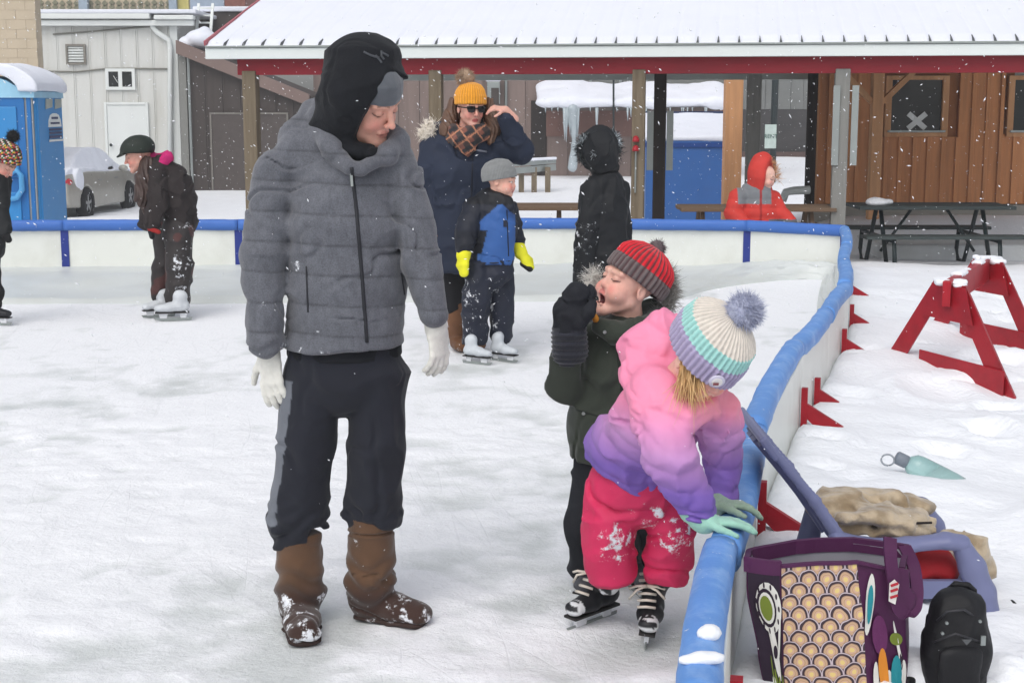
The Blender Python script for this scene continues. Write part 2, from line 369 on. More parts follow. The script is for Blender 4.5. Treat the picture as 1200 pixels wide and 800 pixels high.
M_ORANGE2 = mat('stained_trim', (204, 152, 108), 0.7, .14, 2.2, .3, 18, stretch=(5, 5, .5), dirt=(176, 126, 88), dirt_amt=.5)
M_GUTTER = mat('white_gutter', (216, 222, 220), 0.4, .03, 2, .05)
M_STEEL = mat('grey_steel', (150, 156, 154), 0.4, .08, 4, .1, metal=.6)
M_DSTEEL = mat('dark_metal', (30, 40, 42), 0.45, .15, 6, .1)
M_WSIDE = mat('white_siding', (210, 211, 207), 0.5, .03, 1.2, .04, 12, stretch=(3, 3, .4), dirt=(186, 184, 174), dirt_amt=.6, dirt_scale=.7)
M_WTRIM = mat('white_trim', (222, 226, 224), 0.45, .03, 2, .04)
M_DARKW = mat('dark_siding', (70, 63, 60), 0.8, .12, 2, .3, 12, stretch=(4, 4, .5))
M_BROWNW = mat('brown_siding', (128, 112, 106), 0.75, .10, 1.5, .2, 12, stretch=(4, 4, .4), dirt=(100, 86, 82), dirt_amt=.5, dirt_scale=.8)
M_FASCIA = mat('brown_fascia', (122, 104, 98), 0.7, .08, 2, .1)
M_GLASS = mat('dark_window_glass', (36, 40, 42), 0.08, .1, 2, 0, spec=.6)
M_TAN = mat('tan_block', (186, 172, 150), 0.85, .05, 1.5, .2, 20, dirt=(170, 156, 134), dirt_amt=.5, dirt_scale=1)
M_CONC = mat('concrete', (150, 146, 138), 0.9, .10, 4, .3, 30)
M_ICE_C = mat('icicle_ice', (196, 208, 214), 0.12, .05, 8, .3, 20, trans=.35, spec=.5)
M_BLACK = mat('black_rubber', (22, 22, 24), 0.7, .15, 8, .1)

# ------------------------------------------------------------------ rink outline (inside faces of the boards)
RH = 0.46
REAR = [gz(p, q, RH)[:2] for p, q in ((-640, 262), (-330, 262), (-129, 262), (75, 261.5), (279, 261), (480, 259.5), (680, 259.5), (876, 262))]
REAR = [np.array([-4.25 - 1.62 * k, 13.72 - .16 * k * k]) for k in (4, 3, 2, 1)] + REAR[3:]
J0, J1, J2, J3, J4 = [gz(p, q, RH)[:2] for p, q in ((990, 268), (990, 334), (934, 406), (880, 500), (846, 640))]
lerp = lambda a, b, t: np.array(a) * (1 - t) + np.array(b) * t
RIGHT = [J0, lerp(J0, J1, .37), lerp(J0, J1, .70) + (.01, 0), J1, lerp(J1, J2, .5), J2, J3, J4, np.array([.36, 2.55]), np.array([.02, 1.0]), np.array([-.6, -.45]), np.array([-1.5, -1.7])]
OUTLINE = REAR + RIGHT
def seg_sd(x, y):
    """signed distance to the board line: + outside the rink"""
    best = np.full(np.shape(x), 1e9); sg = np.ones(np.shape(x)); ext = [OUTLINE[0] + (-40, 0)] + OUTLINE + [OUTLINE[-1] + np.array((-30, -30))]
    for a, b in zip(ext[:-1], ext[1:]):
        d = b - a; t = np.clip(((x - a[0]) * d[0] + (y - a[1]) * d[1]) / (d @ d), 0, 1); ex = x - a[0] - t * d[0]; ey = y - a[1] - t * d[1]; q = np.hypot(ex, ey)
        cr = d[0] * (y - a[1]) - d[1] * (x - a[0]); m = q < best; best = np.where(m, q, best); sg = np.where(m, np.where(cr > 0, 1, -1), sg)
    return best * sg
def ss(a, b, x): t = np.clip((x - a) / (b - a), 0, 1); return t * t * (3 - 2 * t)
_g = np.random.default_rng(31); PITS = [(.9 + 4.2 * _g.random(), 3.0 + 8.5 * _g.random(), .08 + .09 * _g.random(), .012 + .035 * _g.random(), .6 + .9 * _g.random()) for _ in range(110)]   # trampled footprints
def gheight(x, y):
    x = np.asarray(x, float); y = np.asarray(y, float)
    base = np.interp(y, [13.6, 15, 17, 25, 33, 38, 42, 60, 400], [.03, -.08, -.25, -.55, -.82, -.64, -.45, -.42, .2])
    base = base + .40 * ss(3.2, 5, x) * ss(17.6, 20, y) * ss(30, 24, y)
    n = .05 * fbm(x * .55, y * .55, 1.0, 3) + .045 * ss(20, 12, y) * fbm(x * 2.1, y * 2.1, 3.0, 3) + .02 * ss(9, 5, y) * fbm(x * 7, y * 7, 5.0, 3) * (x > 0)
    bank = .05 * ss(1.2, .1, seg_sd(x, y)) 
    for a, b, r, d, e in PITS:
        m = (np.abs(x - a) < 3 * r) & (np.abs(y - b) < 3 * r)
        if m.any(): q = ((x[m] - a) ** 2 + ((y[m] - b) * e) ** 2) / r ** 2; n[m] += -d * np.exp(-q * q) + .45 * d * np.exp(-((np.sqrt(q) - 1.35) / .35) ** 2)
    return base + n + .05 * ss(14, 12, y) + bank
def axis(parts):
    out = []
    for a, b, st in parts: out.append(np.arange(a, b, st))
    return np.unique(np.concatenate(out + [[parts[-1][1]]]))
def sheet(name, xs, ys, zf, m, keep=None, **k):
    X, Y = np.meshgrid(xs, ys, indexing='ij'); Z = zf(X, Y); V = np.stack([X.ravel(), Y.ravel(), Z.ravel()], 1)
    nx, ny = len(xs), len(ys); i = np.arange(nx * ny).reshape(nx, ny)
    Q = np.stack([i[:-1, :-1].ravel(), i[1:, :-1].ravel(), i[1:, 1:].ravel(), i[:-1, 1:].ravel()], 1)
    if keep is not None:
        kf = keep(X, Y).ravel(); Q = Q[kf[Q].any(1)]; u, inv = np.unique(Q, return_inverse=True); V = V[u]; Q = inv.reshape(Q.shape)
    return mesh_np(name, V, [Q], m, **k)
def ground_z(x, y):
    sd = seg_sd(x, y); return gheight(x, y) * ss(-.04, .06, sd) - .14 * (1 - ss(-.10, .02, sd))
gxs = axis([(-420, -60, 30), (-60, -12, 1.5), (-12, -.3, .3), (-.3, 4.2, .035), (4.2, 12, .2), (12, 60, 1.5), (60, 420, 30)])
gys = axis([(-20, 1.5, .5), (1.5, 9.5, .04), (9.5, 14.2, .10), (14.2, 26, .25), (26, 60, 1.0), (60, 700, 20)])
tag(sheet('snow_ground', gxs, gys, ground_z, M_SNOW), kind='structure')

# ---- ice
def ice_material():
    m = bpy.data.materials.new('rink_ice'); m.use_nodes = True; t = m.node_tree; N = t.nodes; L = t.links; b = N['Principled BSDF']
    tc = N.new('ShaderNodeTexCoord')
    def noise(sc, st, det=8, ro=.6, rot=0):
        m0 = N.new('ShaderNodeMapping'); m0.inputs['Rotation'].default_value = (0, 0, rot); L.new(tc.outputs['Object'], m0.inputs[0]); mp = N.new('ShaderNodeMapping'); mp.inputs['Scale'].default_value = st; L.new(m0.outputs[0], mp.inputs[0])
        n = N.new('ShaderNodeTexNoise'); n.inputs['Scale'].default_value = sc; n.inputs['Detail'].default_value = det; n.inputs['Roughness'].default_value = ro; L.new(mp.outputs[0], n.inputs[0]); return n.outputs[0]
    def rng(s, a, b_, c=0, d=1):
        r = N.new('ShaderNodeMapRange'); r.inputs[1].default_value = a; r.inputs[2].default_value = b_; r.inputs[3].default_value = c; r.inputs[4].default_value = d; L.new(s, r.inputs[0]); return r.outputs[0]
    def math_(op, a, b_):
        q = N.new('ShaderNodeMath'); q.operation = op
        for i, s in enumerate((a, b_)):
            if isinstance(s, (int, float)): q.inputs[i].default_value = s
            else: L.new(s, q.inputs[i])
        return q.outputs[0]
    at_ = N.new('ShaderNodeAttribute'); at_.attribute_name = 'Snow'
    bare = rng(math_('ADD', at_.outputs['Fac'], math_('MULTIPLY', math_('SUBTRACT', noise(7, (1, 1, 1), 8, .7), .5), .9)), .62, -.02)
    # skate scratches: thin lines where a stretched noise crosses a level
    sc = None
    for rot, st, s0 in ((.9, (.30, 4, 1), 1.0), (-.7, (.25, 4.5, 1), 1.3), (1.4, (.3, 5, 1), .8), (.35, (.22, 4, 1), 1.2)):
        n = noise(s0 * 1.6, st, 1.5, .4, rot); a = math_('ABSOLUTE', math_('SUBTRACT', n, .5), 0); l = rng(a, .0, .008, 1, 0); sc = l if sc is None else math_('MAXIMUM', sc, l)
    sc = math_('MULTIPLY', sc, rng(noise(1.2, (1, 1, 1), 3), .4, .6))
    mx = N.new('ShaderNodeMix'); mx.data_type = 'RGBA'; L.new(bare, mx.inputs[0]); mx.inputs[6].default_value = (.89, .90, .925, 1); mx.inputs[7].default_value = (.66, .69, .685, 1)
    m2 = N.new('ShaderNodeMix'); m2.data_type = 'RGBA'; L.new(math_('MULTIPLY', sc, .13), m2.inputs[0]); L.new(mx.outputs[2], m2.inputs[6]); m2.inputs[7].default_value = (.45, .47, .49, 1)
    L.new(m2.outputs[2], b.inputs['Base Color']); L.new(rng(bare, 0, 1, .75, .32), b.inputs['Roughness']); b.inputs['Specular IOR Level'].default_value = .35
    hgt = math_('SUBTRACT', math_('ADD', math_('MULTIPLY', noise(9, (1, 1, 1), 10, .7), .6), math_('MULTIPLY', noise(45, (1, 1, 1), 5, .6), .25)), math_('MULTIPLY', sc, .05))
    bp = N.new('ShaderNodeBump'); bp.inputs['Strength'].default_value = .7; bp.inputs['Distance'].default_value = .035; L.new(hgt, bp.inputs['Height']); L.new(bp.outputs[0], b.inputs['Normal'])
    return m
M_ICE = ice_material()
def ice_snow(x, y):                      # where loose snow lies on the ice (0 bare, 1 covered)
    wx = x + .25 * vnoise(x * 2.1, y * 2.1, 5); wy = y + .25 * vnoise(x * 2.1 + 9, y * 2.1, 5)
    return np.clip(.55 + .75 * fbm(wx * .9, wy * 1.0, 3, 4) + .9 * fbm(wx * 3.2, wy * 3.8, 6, 4) + .35 * fbm(x * 13, y * 13, 8, 2) + .06 + .16 * ss(3.4, 6.5, y) - .14 * ss(.0, .6, x) * ss(6, 4, y), 0, 1)
def ice_z(x, y):
    q = ice_snow(x, y); return .004 * fbm(x * 1.3, y * 1.6, 9, 4) + (.020 * q ** 1.5 + .008 * q * np.maximum(fbm(x * 11, y * 11, 2, 2), -.2)) * ss(10, 6, y)
io = tag(sheet('ice', axis([(-30, -4, .5), (-4, 3.4, .025)]), axis([(-3, 2.2, .5), (2.2, 7, .025), (7, 14.3, .08)]), ice_z, M_ICE, keep=lambda x, y: seg_sd(x, y) < 0.0), kind='structure')
_co = np.zeros(len(io.data.vertices) * 3, np.float32); io.data.vertices.foreach_get('co', _co); _co = _co.reshape(-1, 3); _a = io.data.attributes.new('Snow', 'FLOAT', 'POINT'); _a.data.foreach_set('value', ice_snow(_co[:, 0], _co[:, 1]).astype(np.float32))

# ------------------------------------------------------------------ rink boards: every panel with its own foam rail
def rail_mesh(a, b, r, name, m, parent, seed, z, sq=.8):
    """foam pipe slipped over the top edge: squarish section, dented, ends cut"""
    a3 = np.array([a[0], a[1], z]); b3 = np.array([b[0], b[1], z]); d = b3 - a3; Ln = np.linalg.norm(d); d /= Ln; sd = np.cross(d, (0, 0, 1)); n = max(6, int(Ln / .04)); k = 16
    V = []; 
    for i in range(n + 1):
        t = i / n; p = a3 + d * Ln * t; bow = .012 * math.sin(t * math.pi) * (1 if seed % 2 else -1)
        for j in range(k):
            an = 2 * math.pi * j / k; c, s_ = math.cos(an), math.sin(an); e = (abs(c) ** 3 + abs(s_) ** 3) ** (-1 / 3) * sq + (1 - sq)
            rr = r * e * (1 + .06 * float(vnoise(t * Ln * 6 + seed * 9, c * 1.6, s_ * 1.6)) + .04 * float(vnoise(t * Ln * 20, c * 3 + seed, s_ * 3)))
            V.append(p + sd * (c * rr + bow) + np.array((0, 0, 1)) * (s_ * rr * 1.05))
    V = np.array(V); idx = np.arange((n + 1) * k).reshape(n + 1, k)
    Q = np.stack([idx[:-1].ravel(), np.roll(idx, -1, 1)[:-1].ravel(), np.roll(idx, -1, 1)[1:].ravel(), idx[1:].ravel()], 1)
    c0 = len(V); V = np.vstack([V, [a3 - d * .004, b3 + d * .004]])
    T = [[c0, idx[0, (j + 1) % k], idx[0, j]] for j in range(k)] + [[c0 + 1, idx[n, j], idx[n, (j + 1) % k]] for j in range(k)]
    return mesh_np(name, V, [Q, np.array(T)], m, parent)
def brace(mb, p, out, h=.30, reach=.36, z0=.0):
    """flat red triangular foot behind a board"""
    p = np.array([p[0], p[1], 0.]); o = np.array([out[0], out[1], 0.]); tn = np.cross(o, (0, 0, 1)); w = .028
    A = p + o * .02
    mb.bar(A + (0, 0, z0 - .05), A + (0, 0, z0 + h), .035, w, up=o); mb.prism([A + (0, 0, z0 + h * .72) - tn * w / 2, A + o * reach + (0, 0, z0 + .01) - tn * w / 2, A + o * reach + (0, 0, z0 - .05) - tn * w / 2, A + o * (reach - .10) + (0, 0, z0 - .05) - tn * w / 2, A + (0, 0, z0 + h * .45) - tn * w / 2], tn * w)
BRF = {31: (.5,), 32: (.6,), 33: (.4,), 34: (.6,), 35: (.06,), 36: (.08,), 37: (.5,), 38: (.5,)}
def board_panel(i, a, b, rear, label, gap=.006):
    a = np.array(a); b = np.array(b); d = (b - a) / np.linalg.norm(b - a); out = np.array([-d[1], d[0]])
    a_, b_ = a + d * gap, b - d * gap; mid = (a + b) / 2
    t = thing('rink_board', (mid[0], mid[1], 0), label, 'rink board', 'low white boards round the ice rink')
    mb = MB(); o3 = np.array([out[0], out[1], 0]); d3 = np.array([d[0], d[1], 0]); L2 = np.linalg.norm(b_ - a_) / 2; c = np.array([(a_ + b_)[0] / 2, (a_ + b_)[1] / 2, 0])
    z0 = -.03
    for k, (za, zb) in enumerate(((z0, RH - .04),)):
        mb.obox(c + o3 * (.016 + .001 * (k % 2)) + (0, 0, (za + zb) / 2), (d3, o3, (0, 0, 1)), (L2, .013, (zb - za) / 2), .004)
    mb.build('panel', M_BOARD, t)
    jt = [.014 * math.sin(i * 2.3 + q) if not rear else 0 for q in (0, 1.7, 3.1)]; rail_mesh(a + d * .002 + out * jt[0], b - d * .004 + out * jt[1], (.050 if rear else .045) + .1 * jt[2], 'foam_rail', M_FOAMR if rear else M_FOAM, t, i, RH - .02 + .6 * jt[2])
    if rear:
        mb = MB(); q = np.array([b[0], b[1], 0]) - o3 * .006; mb.obox(q + (0, 0, .205), (d3, o3, (0, 0, 1)), (.036, .007, .19), .003); mb.build('joint_strip', M_DBLUE, t)
    gzv = lambda p: float(ground_z(np.array([p[0] + out[0] * .2]), np.array([p[1] + out[1] * .2]))[0])
    for f in BRF.get(i, (.5,) if rear else ()):
        p = a * (1 - f) + b * f + out * .03; mb = MB(); brace(mb, p, out, .18 if i < 35 else .23, .20 if i < 35 else .26, gzv(p) - .06 if not rear else 0); mb.build('brace', M_RED, t)
    return t
rl = {3: 'rink board behind the skater at the far left edge', 4: 'rink board behind the bent-over skater, below the parked car', 5: 'rink board mostly hidden behind the adult in the grey jacket',
      6: 'rink board behind the woman in the mustard hat', 7: 'rink board behind the child in the black hooded coat', 8: 'rink board left of the rear corner, below the child in red'}
for i in range(len(REAR) - 1):
    board_panel(i, REAR[i], REAR[i + 1], True, rl.get(i, ['rink board furthest left outside the view','rink board second from the left outside the view','rink board just outside the left edge of the view'][min(i, 2)]))
board_panel(20, REAR[-1], J0, True, 'rear corner rink board with blue rail, below the child in red')
rr = ['rink board running back along the line of sight at the rear corner', 'rink board just before the rear corner, seen edge on', 'rink board below the vertical stretch of blue rail',
      'far right side rink board beside the sawhorse', 'right side rink board with two red feet beside the sawhorse', 'right side rink board with blue rail behind the girl in pink hat and jacket',
      'rink board with blue rail that the leaning girl holds, beside the chair', 'nearest blue rail and board beside the patterned shopping bag', 'rink board below the frame', 'rink board behind the camera', 'rink board further behind the camera']
for i in range(len(RIGHT) - 1): board_panel(30 + i, RIGHT[i], RIGHT[i + 1], False, rr[i])
# small snow clumps lying on the near rail
def clump(name, c, r, label):
    s = Sdf(.008); c = np.array(c); s.ell(c, (r[0], r[1], r[2])); s.ell(c + (r[0] * .4, r[1] * .5, 0), (r[0] * .7, r[1] * .6, r[2] * .8)); s.noise(.006, 30, 3)
    return tag(s.build(name, M_SNOW, org=c), label, 'snow clump', 'snow clumps on the near blue rail')
clump('snow_clump', gz(829, 742, RH + .035), (.026, .022, .014), 'rounded snow clump on the near blue rail')
clump('snow_clump', gz(818, 772, RH + .032), (.045, .018, .008), 'flat smear of snow on the near blue rail, closest to the bottom edge')

# ---- plastic liner lapping from the foot of the rear boards onto the ice
def liner():
    pts = [p for p in REAR[2:]] + [J0, RIGHT[1], RIGHT[2]]; P = []; 
    seglen = [np.linalg.norm(pts[i + 1] - pts[i]) for i in range(len(pts) - 1)]; cum = np.concatenate([[0], np.cumsum(seglen)])
    U = np.arange(0, cum[-1], .06); V = []; nv = 34
    for u in U:
        i = min(np.searchsorted(cum, u, 'right') - 1, len(pts) - 2); t = (u - cum[i]) / seglen[i]; p = pts[i] * (1 - t) + pts[i + 1] * t
        # smoothed inward normal
        def nn(k): d = pts[k + 1] - pts[k]; d = d / np.linalg.norm(d); return np.array([d[1], -d[0]])
        n0 = nn(i); n1 = nn(min(i + 1, len(pts) - 2)); nm = nn(max(i - 1, 0)); w1 = max(0, t - .5); w0 = max(0, .5 - t); n = n0 * (1 - w1 - w0) + n1 * w1 + nm * w0; n /= np.linalg.norm(n)
        near_corner = math.exp(-((u - cum[-3] + .3) / .7) ** 2); cl = float(ss(cum[-3] - 1.3, cum[-3] - .1, u))
        wd = (2.35 + .14 * float(vnoise(u * .8, 3.3))) * (1 - .92 * cl)
        for j in range(nv):
            v = j / (nv - 1); s = v * wd; z = (.045 * (1 - v) ** 1.2 + .035) * min(1, .15 + v * 7)
            hgt = 0.10 * near_corner * max(0, 1 - v * 1.4)
            wr = .026 * float(fbm(u * 2.2, v * 3.0, 4, 3)) + .085 * abs(float(vnoise(u * .9 + v * 2.6, v * 1.8, 7))) * (1 - .6 * v) + .014 * near_corner * math.sin(u * 26 + v * 9)
            if j == nv - 1: z = -.01
            q = p + n * (.012 + s); V.append((q[0], q[1], max(z + hgt + wr * min(1, v * 6) * (4 * v * (1 - v) + .3 * (j > 0)), .006 if j < nv - 1 else -.02)))
    V = np.array(V); idx = np.arange(len(U) * nv).reshape(len(U), nv); Q = np.stack([idx[:-1, :-1].ravel(), idx[:-1, 1:].ravel(), idx[1:, 1:].ravel(), idx[1:, :-1].ravel()], 1)
    o = mesh_np('rink_liner', V, [Q], M_LINER, org=(0, 13, 0)); tag(o, 'wrinkled white plastic liner sheet lapping from the rear boards onto the ice', 'liner')
liner()

# ------------------------------------------------------------------ shelter with snowy roof and red beam
A = at(243, 60, 16.6); dB = ray(1200, 54.5); YB = (A[2] - CAM_H) / (dB[2] / dB[1]); B = at(1200, 54.5, YB)
E = nrm((B - A) * (1, 1, 0)); NB = np.array([-E[1], E[0], 0]); UP = np.array((0, 0, 1.))
def along(px, t, z=0):                      # point on the shelter's line seen at column px, t metres behind the eave
    o = A + NB * t; d = ray(px, 100); s = (o[0] * d[1] - o[1] * d[0]) / (E[1] * d[0] - E[0] * d[1]); p = o + E * s; return np.array([p[0], p[1], z])
def zat(px, py, t):
    p = along(px, t); d = ray(px, py); return CAM_H + d[2] / d[1] * p[1]
SH = thing('picnic_shelter', (*((A + B) / 2)[:2], -.2), 'open sided picnic shelter with snowy white roof and dark red beam', 'shelter')
L_SH = np.linalg.norm((along(1420, 0) - A) * (1, 1, 0)); zg1, zg0 = zat(720, 51.5, 0), zat(720, 67.5, 0)
SL = math.tan(math.radians(17)); TR = 3.25
def sp(s, t, z): return A * (1, 1, 0) + E * s + NB * t + UP * z
mb = MB(); mb.obox(sp(L_SH / 2, -.04, (zg0 + zg1) / 2 - .012), (E, NB, UP), (L_SH / 2, .035, (zg1 - zg0) / 2 - .012), .006); mb.build('gutter', M_GUTTER, SH)
mb = MB(); mb.obox(sp(L_SH / 2, -.045, zg1 - .010), (E, NB, UP), (L_SH / 2 - .01, .05, .011), .003); mb.build('drip_edge', M_STEEL, SH)
mb = MB(); s0 = (along(279, .1) - A) @ E; zb = zat(720, 87.3, .1)
mb.obox(sp((s0 + L_SH) / 2, .14, (zg0 + zb) / 2 + .01), (E, NB, UP), ((L_SH - s0) / 2, .05, (zg0 - zb) / 2 + .005), .004); mb.build('red_beam', M_REDBEAM, SH)
# roof sheet, two slopes, and its rafters
mb = MB()
for sg, t0 in ((1, 0.), (-1, 2 * TR)):
    mb.prism([sp(0, t0, zg1 - .03), sp(0, TR, zg1 - .03 + TR * SL), sp(0, TR, zg1 - .06 + TR * SL), sp(0, t0, zg1 - .06)], E * L_SH)
mb.build('roof', mat('roof_underside', (96, 92, 86), .8, .1), SH)
mb = MB(); mb.bar(sp(-.012, -.05, zg1 + .03), sp(-.012, TR, zg1 + .03 + TR * SL), .018, .05, up=UP); mb.build('rake_trim', mat('rake_red', (176, 96, 104), .5), SH)
for t in (2 * TR - .5,):
    mb = MB(); z1 = zat(720, 86, t) ; z0 = zat(720, 94, t); mb.obox(sp(L_SH / 2 + .25, t, (z0 + z1) / 2 + .1), (E, NB, UP), (L_SH / 2 - .3, .05, (z1 - z0) / 2 + .1)); mb.build('rear_beam', mat('rear_beam_grey', (176, 182, 178), .8, .12, 2), SH)
# snow on the roof: thick blanket with faint dips over the seams
RS = .2185; ns = int(L_SH / RS); US = np.arange(0.0, L_SH + .001, RS / 10); tv = np.concatenate([[-.045, -.035], np.linspace(-.02, TR, 40)])
X, T = np.meshgrid(US, tv, indexing='ij'); ph = (X / RS) % 1.0; dip = np.exp(-((np.minimum(ph, 1 - ph)) / .055) ** 2)
TH = .055 + .012 * fbm(X * 1.4, T * 1.4, 2, 3); TH = TH * ss(-.05, .06, T) * .75 + TH * .25
Zr = zg1 + np.maximum(T, 0) * SL + TH - dip * (.008 + .012 * ss(.5, 0, T)); Zr[:, 0] = zg1 - .004
V = (A * (1, 1, 0))[None, None] + E * X[..., None] + NB * T[..., None] + UP * Zr[..., None]; nx, ny = X.shape; idx = np.arange(nx * ny).reshape(nx, ny)
Q = np.stack([idx[:-1, :-1].ravel(), idx[1:, :-1].ravel(), idx[1:, 1:].ravel(), idx[:-1, 1:].ravel()], 1)
mesh_np('roof_snow', V.reshape(-1, 3), [Q], M_SNOWF, SH)
mr_ = mat('rib_dark', (84, 88, 90), .6)
rib0 = None
for k in range(1, ns):
    p = sp(k * RS, -.062, zg1 + .0)
    if rib0 is None:
        mb = MB(); mb.prism([p - E * .014 - UP * .002, p + E * .014 - UP * .002, p + UP * .034], NB * .16 + UP * .16 * SL); rib0 = mb.build('rib', mr_, SH); r0p = p
    else:
        o = rib0.copy(); COL.objects.link(o); o.parent = SH; o.location = tuple(p - r0p)
# posts
def post(px, wpx, t, m, name='post', parent=SH, top=None, bot=-.45, bev=.008):
    p = along(px, t); hw = wpx / ppm(np.array([p[0], p[1], 1.])) / 2; mb = MB(); mb.obox(p + UP * ((zb + .05 if top is None else top) + bot) / 2, (E, NB, UP), (hw, hw, ((zb + .05 if top is None else top) - bot) / 2), bev); return mb.build(name, m, parent)
post(294, 16, .14, M_WOOD); post(511, 15, .14, M_WOOD); post(749, 15, .14, M_WOOD); post(774, 14, 1.6, M_DARKPOST, 'dark_post'); post(987, 17, .14, M_WOODG)
post(884, 17, 2.9, M_WOODG)
# grey straps beside the posts and red reflectors on the third post
for px in (981, 1003):
    p = along(px, .05); mb = MB(); mb.obox(p + UP * 1.35, (E, NB, UP), (.035, .012, .42)); mb.build('steel_strap', M_STEEL, SH)
for px, t, in ((763, 1.55), (786, 1.55)):
    p = along(px, t); mb = MB(); mb.obox(p + UP * 1.15, (E, NB, UP), (.04, .015, .35)); mb.build('steel_strap', M_STEEL, SH)
p = along(746, .04); EX = thing('wall_bell', (p[0], p[1], 1.0), 'small red signal bell hanging on the third wooden post', 'bell')
mb = MB()
for z in (zat(746, 163, .04), zat(746, 174, .04)): mb.lathe(p + UP * (z - .03), [(.035, 0), (.04, .015), (.028, .05), (.012, .065)], 10)
mb.build('bell', M_RED, EX); mb = MB(); mb.tube([p + UP * .62, p + NB * .01 + UP * .9, p + UP * 1.1], .010, 6); mb.build('chain', M_STEEL, EX)

# ------------------------------------------------------------------ stained kiosk at right
YK = 21.0
def kp(px, py, Y=YK): return at(px, py, Y)
xk0, xk1 = kp(947, 150)[0], kp(1330, 150)[0]; zk0, zk1 = kp(1100, 239)[2], kp(1100, 60)[2]
K = thing('wooden_kiosk', ((xk0 + xk1) / 2, YK, zk0), 'orange brown wooden kiosk with board walls and a window marked with a white cross', 'kiosk')
mb = MB(); mb.box(xk0 + .16, xk1, YK + .05, YK + .30, zk0, zk1); mb.build('wall', mat('kiosk_core', (150, 98, 60), .8), K)
wx0, wx1, wz0, wz1 = kp(1049, 0)[0], kp(1109, 0)[0], kp(0, 153)[2], kp(0, 93)[2]
x2 = kp(1194, 0)[0]; w2 = kp(1240, 0)[0]
bw = .205; x = xk0 + .10; k = 0
while x < xk1 - .05:
    xe = min(x + bw - .012, xk1)
    zt = zk1; pieces = [(zk0, zk1)]
    if x < wx1 + .09 and xe > wx0 - .09: pieces = [(zk0, wz0 - .09)]
    if x < w2 and xe > x2 - .09: pieces = [(zk0, wz0 - .05)]
    for za, zb_ in pieces:
        mb = MB(); d = .006 * ((k * 7) % 3); mb.box(x, xe, YK + .0 - d, YK + .05, za, zb_, .006); mb.build('board', M_ORANGE, K)
        mb = MB(); mb.box(xe - .022, xe + .034, YK - .035, YK - .013 - d * 0, za + .002, zb_ - .002, .004); mb.build('batten', M_ORANGE, K)
    x += bw; k += 1
mb = MB(); mb.box(xk0 - .02, xk0 + .14, YK - .05, YK + .02, zk0, zk1, .01); mb.build('corner_trim', M_ORANGE2, K)
def kiosk_window(x0, x1):
    fr = MB()
    for a in ((x0 - .09, x0, wz0 - .09, wz1 + .05), (x1, x1 + .09, wz0 - .09, wz1 + .05), (x0, x1, wz0 - .09, wz0), (x0, x1, wz1 - .01, wz1 + .05)): fr.box(a[0], a[1], YK - .055, YK + .04, a[2], a[3], .006)
    f = fr.build('window', M_ORANGE2, K); g = MB(); g.box(x0, x1, YK + .0, YK + .01, wz0, wz1); g.build('pane', M_GLASS, f); s = MB(); s.box(x0 - .05, x1 + .05, YK - .09, YK - .056, wz0 - .028, wz0 + .004, .004); s.build('sill', M_STEEL, f)
    return f
kiosk_window(wx0, wx1); kiosk_window(x2, w2)
mb = MB(); c = kp(1074.5, 142, YK - .02)
for s in (1, -1): mb.obox(c + (0, -.006 * (s > 0), 0), ((1, 0, s * .85), (0, 1, 0), (-s * .85, 0, 1)), (.165, .003, .038))
mb.build('white_cross', M_WTRIM, K)
pk = kp(1026.5, 150, YK - 1.2); 
mb = MB(); mb.box(pk[0] - .075, pk[0] + .075, YK - 1.28, YK - 1.12, zk0 - .3, zk1, .01); mb.build('porch_post', M_ORANGE2, K)
for s in (-1, 1): mb = MB(); q = np.array([pk[0] + s * .07, YK - 1.2, kp(0, 120, YK - 1.2)[2]]); mb.bar(q, q + (s * .40, 0, .40), .07, .10, up=(0, 1, 0)); mb.build('brace', M_ORANGE2, K)
mb = MB(); mb.box(xk0 + .05, xk1, YK - .02, YK + .3, zk0 - .4, zk0 - .012); mb.build('foundation', M_CONC, K)
DP = kp(951, 150, YK - .12); mb = MB(); mb.tube([(DP[0], DP[1], zk1), (DP[0], DP[1], kp(0, 245)[2])], .075, 10); o = mb.build('drain_pipe', M_DARKPOST, K, smooth=True)
mb = MB(); z = kp(0, 224)[2]; mb.tube([(DP[0] - .02, DP[1] - .1, z + .03), (DP[0] - .25, DP[1] - .12, z + .02), (DP[0] - .36, DP[1] - .13, z), (DP[0] - .41, DP[1] - .14, z - .12)], .06, 10); mb.build('elbow_pipe', M_GUTTER, K, smooth=True)

# ------------------------------------------------------------------ far buildings
def wall_panels(P, x0, x1, Y, z0, ztop, wdt, m, name, d=.03, skip=()):
    """upright sheets side by side, each a part; ztop may be a function of x"""
    x = x0; k = 0
    while x < x1 - .02:
        xe = min(x + wdt, x1); zt = ztop if not callable(ztop) else None
        a, b = (zt, zt) if zt is not None else (ztop(x), ztop(xe))
        off = .006 * (k % 2); mb = MB(); mb.prism([(x + .008, Y - off, z0), (xe - .008, Y - off, z0), (xe - .008, Y - off, b), (x + .008, Y - off, a)], (0, d + off, 0))
        mb.box(x + .006, x + .04, Y - .020, Y - off - .002, z0, a if zt is not None else min(a, b))
        mb.build(name, m, P); x = xe; k += 1
YW = 39.0
def fp(px, py, Y): return at(px, py, Y)
W = thing('white_building', (fp(120, 200, YW)[0], YW, -.7), 'low white metal sided building with gutter, louvre vent and plain door', 'building')
xw0, xw1 = fp(-30, 0, YW)[0], fp(206, 0, YW)[0]; zw = fp(0, 17, YW)[2]
mb = MB(); mb.box(xw0, xw1, YW + .04, YW + 6, -.9, zw - .05); mb.build('wall', M_WSIDE, W)
wall_panels(W, xw0, xw1 - .2, YW, -.9, zw - .3, .42, M_WSIDE, 'siding_sheet')
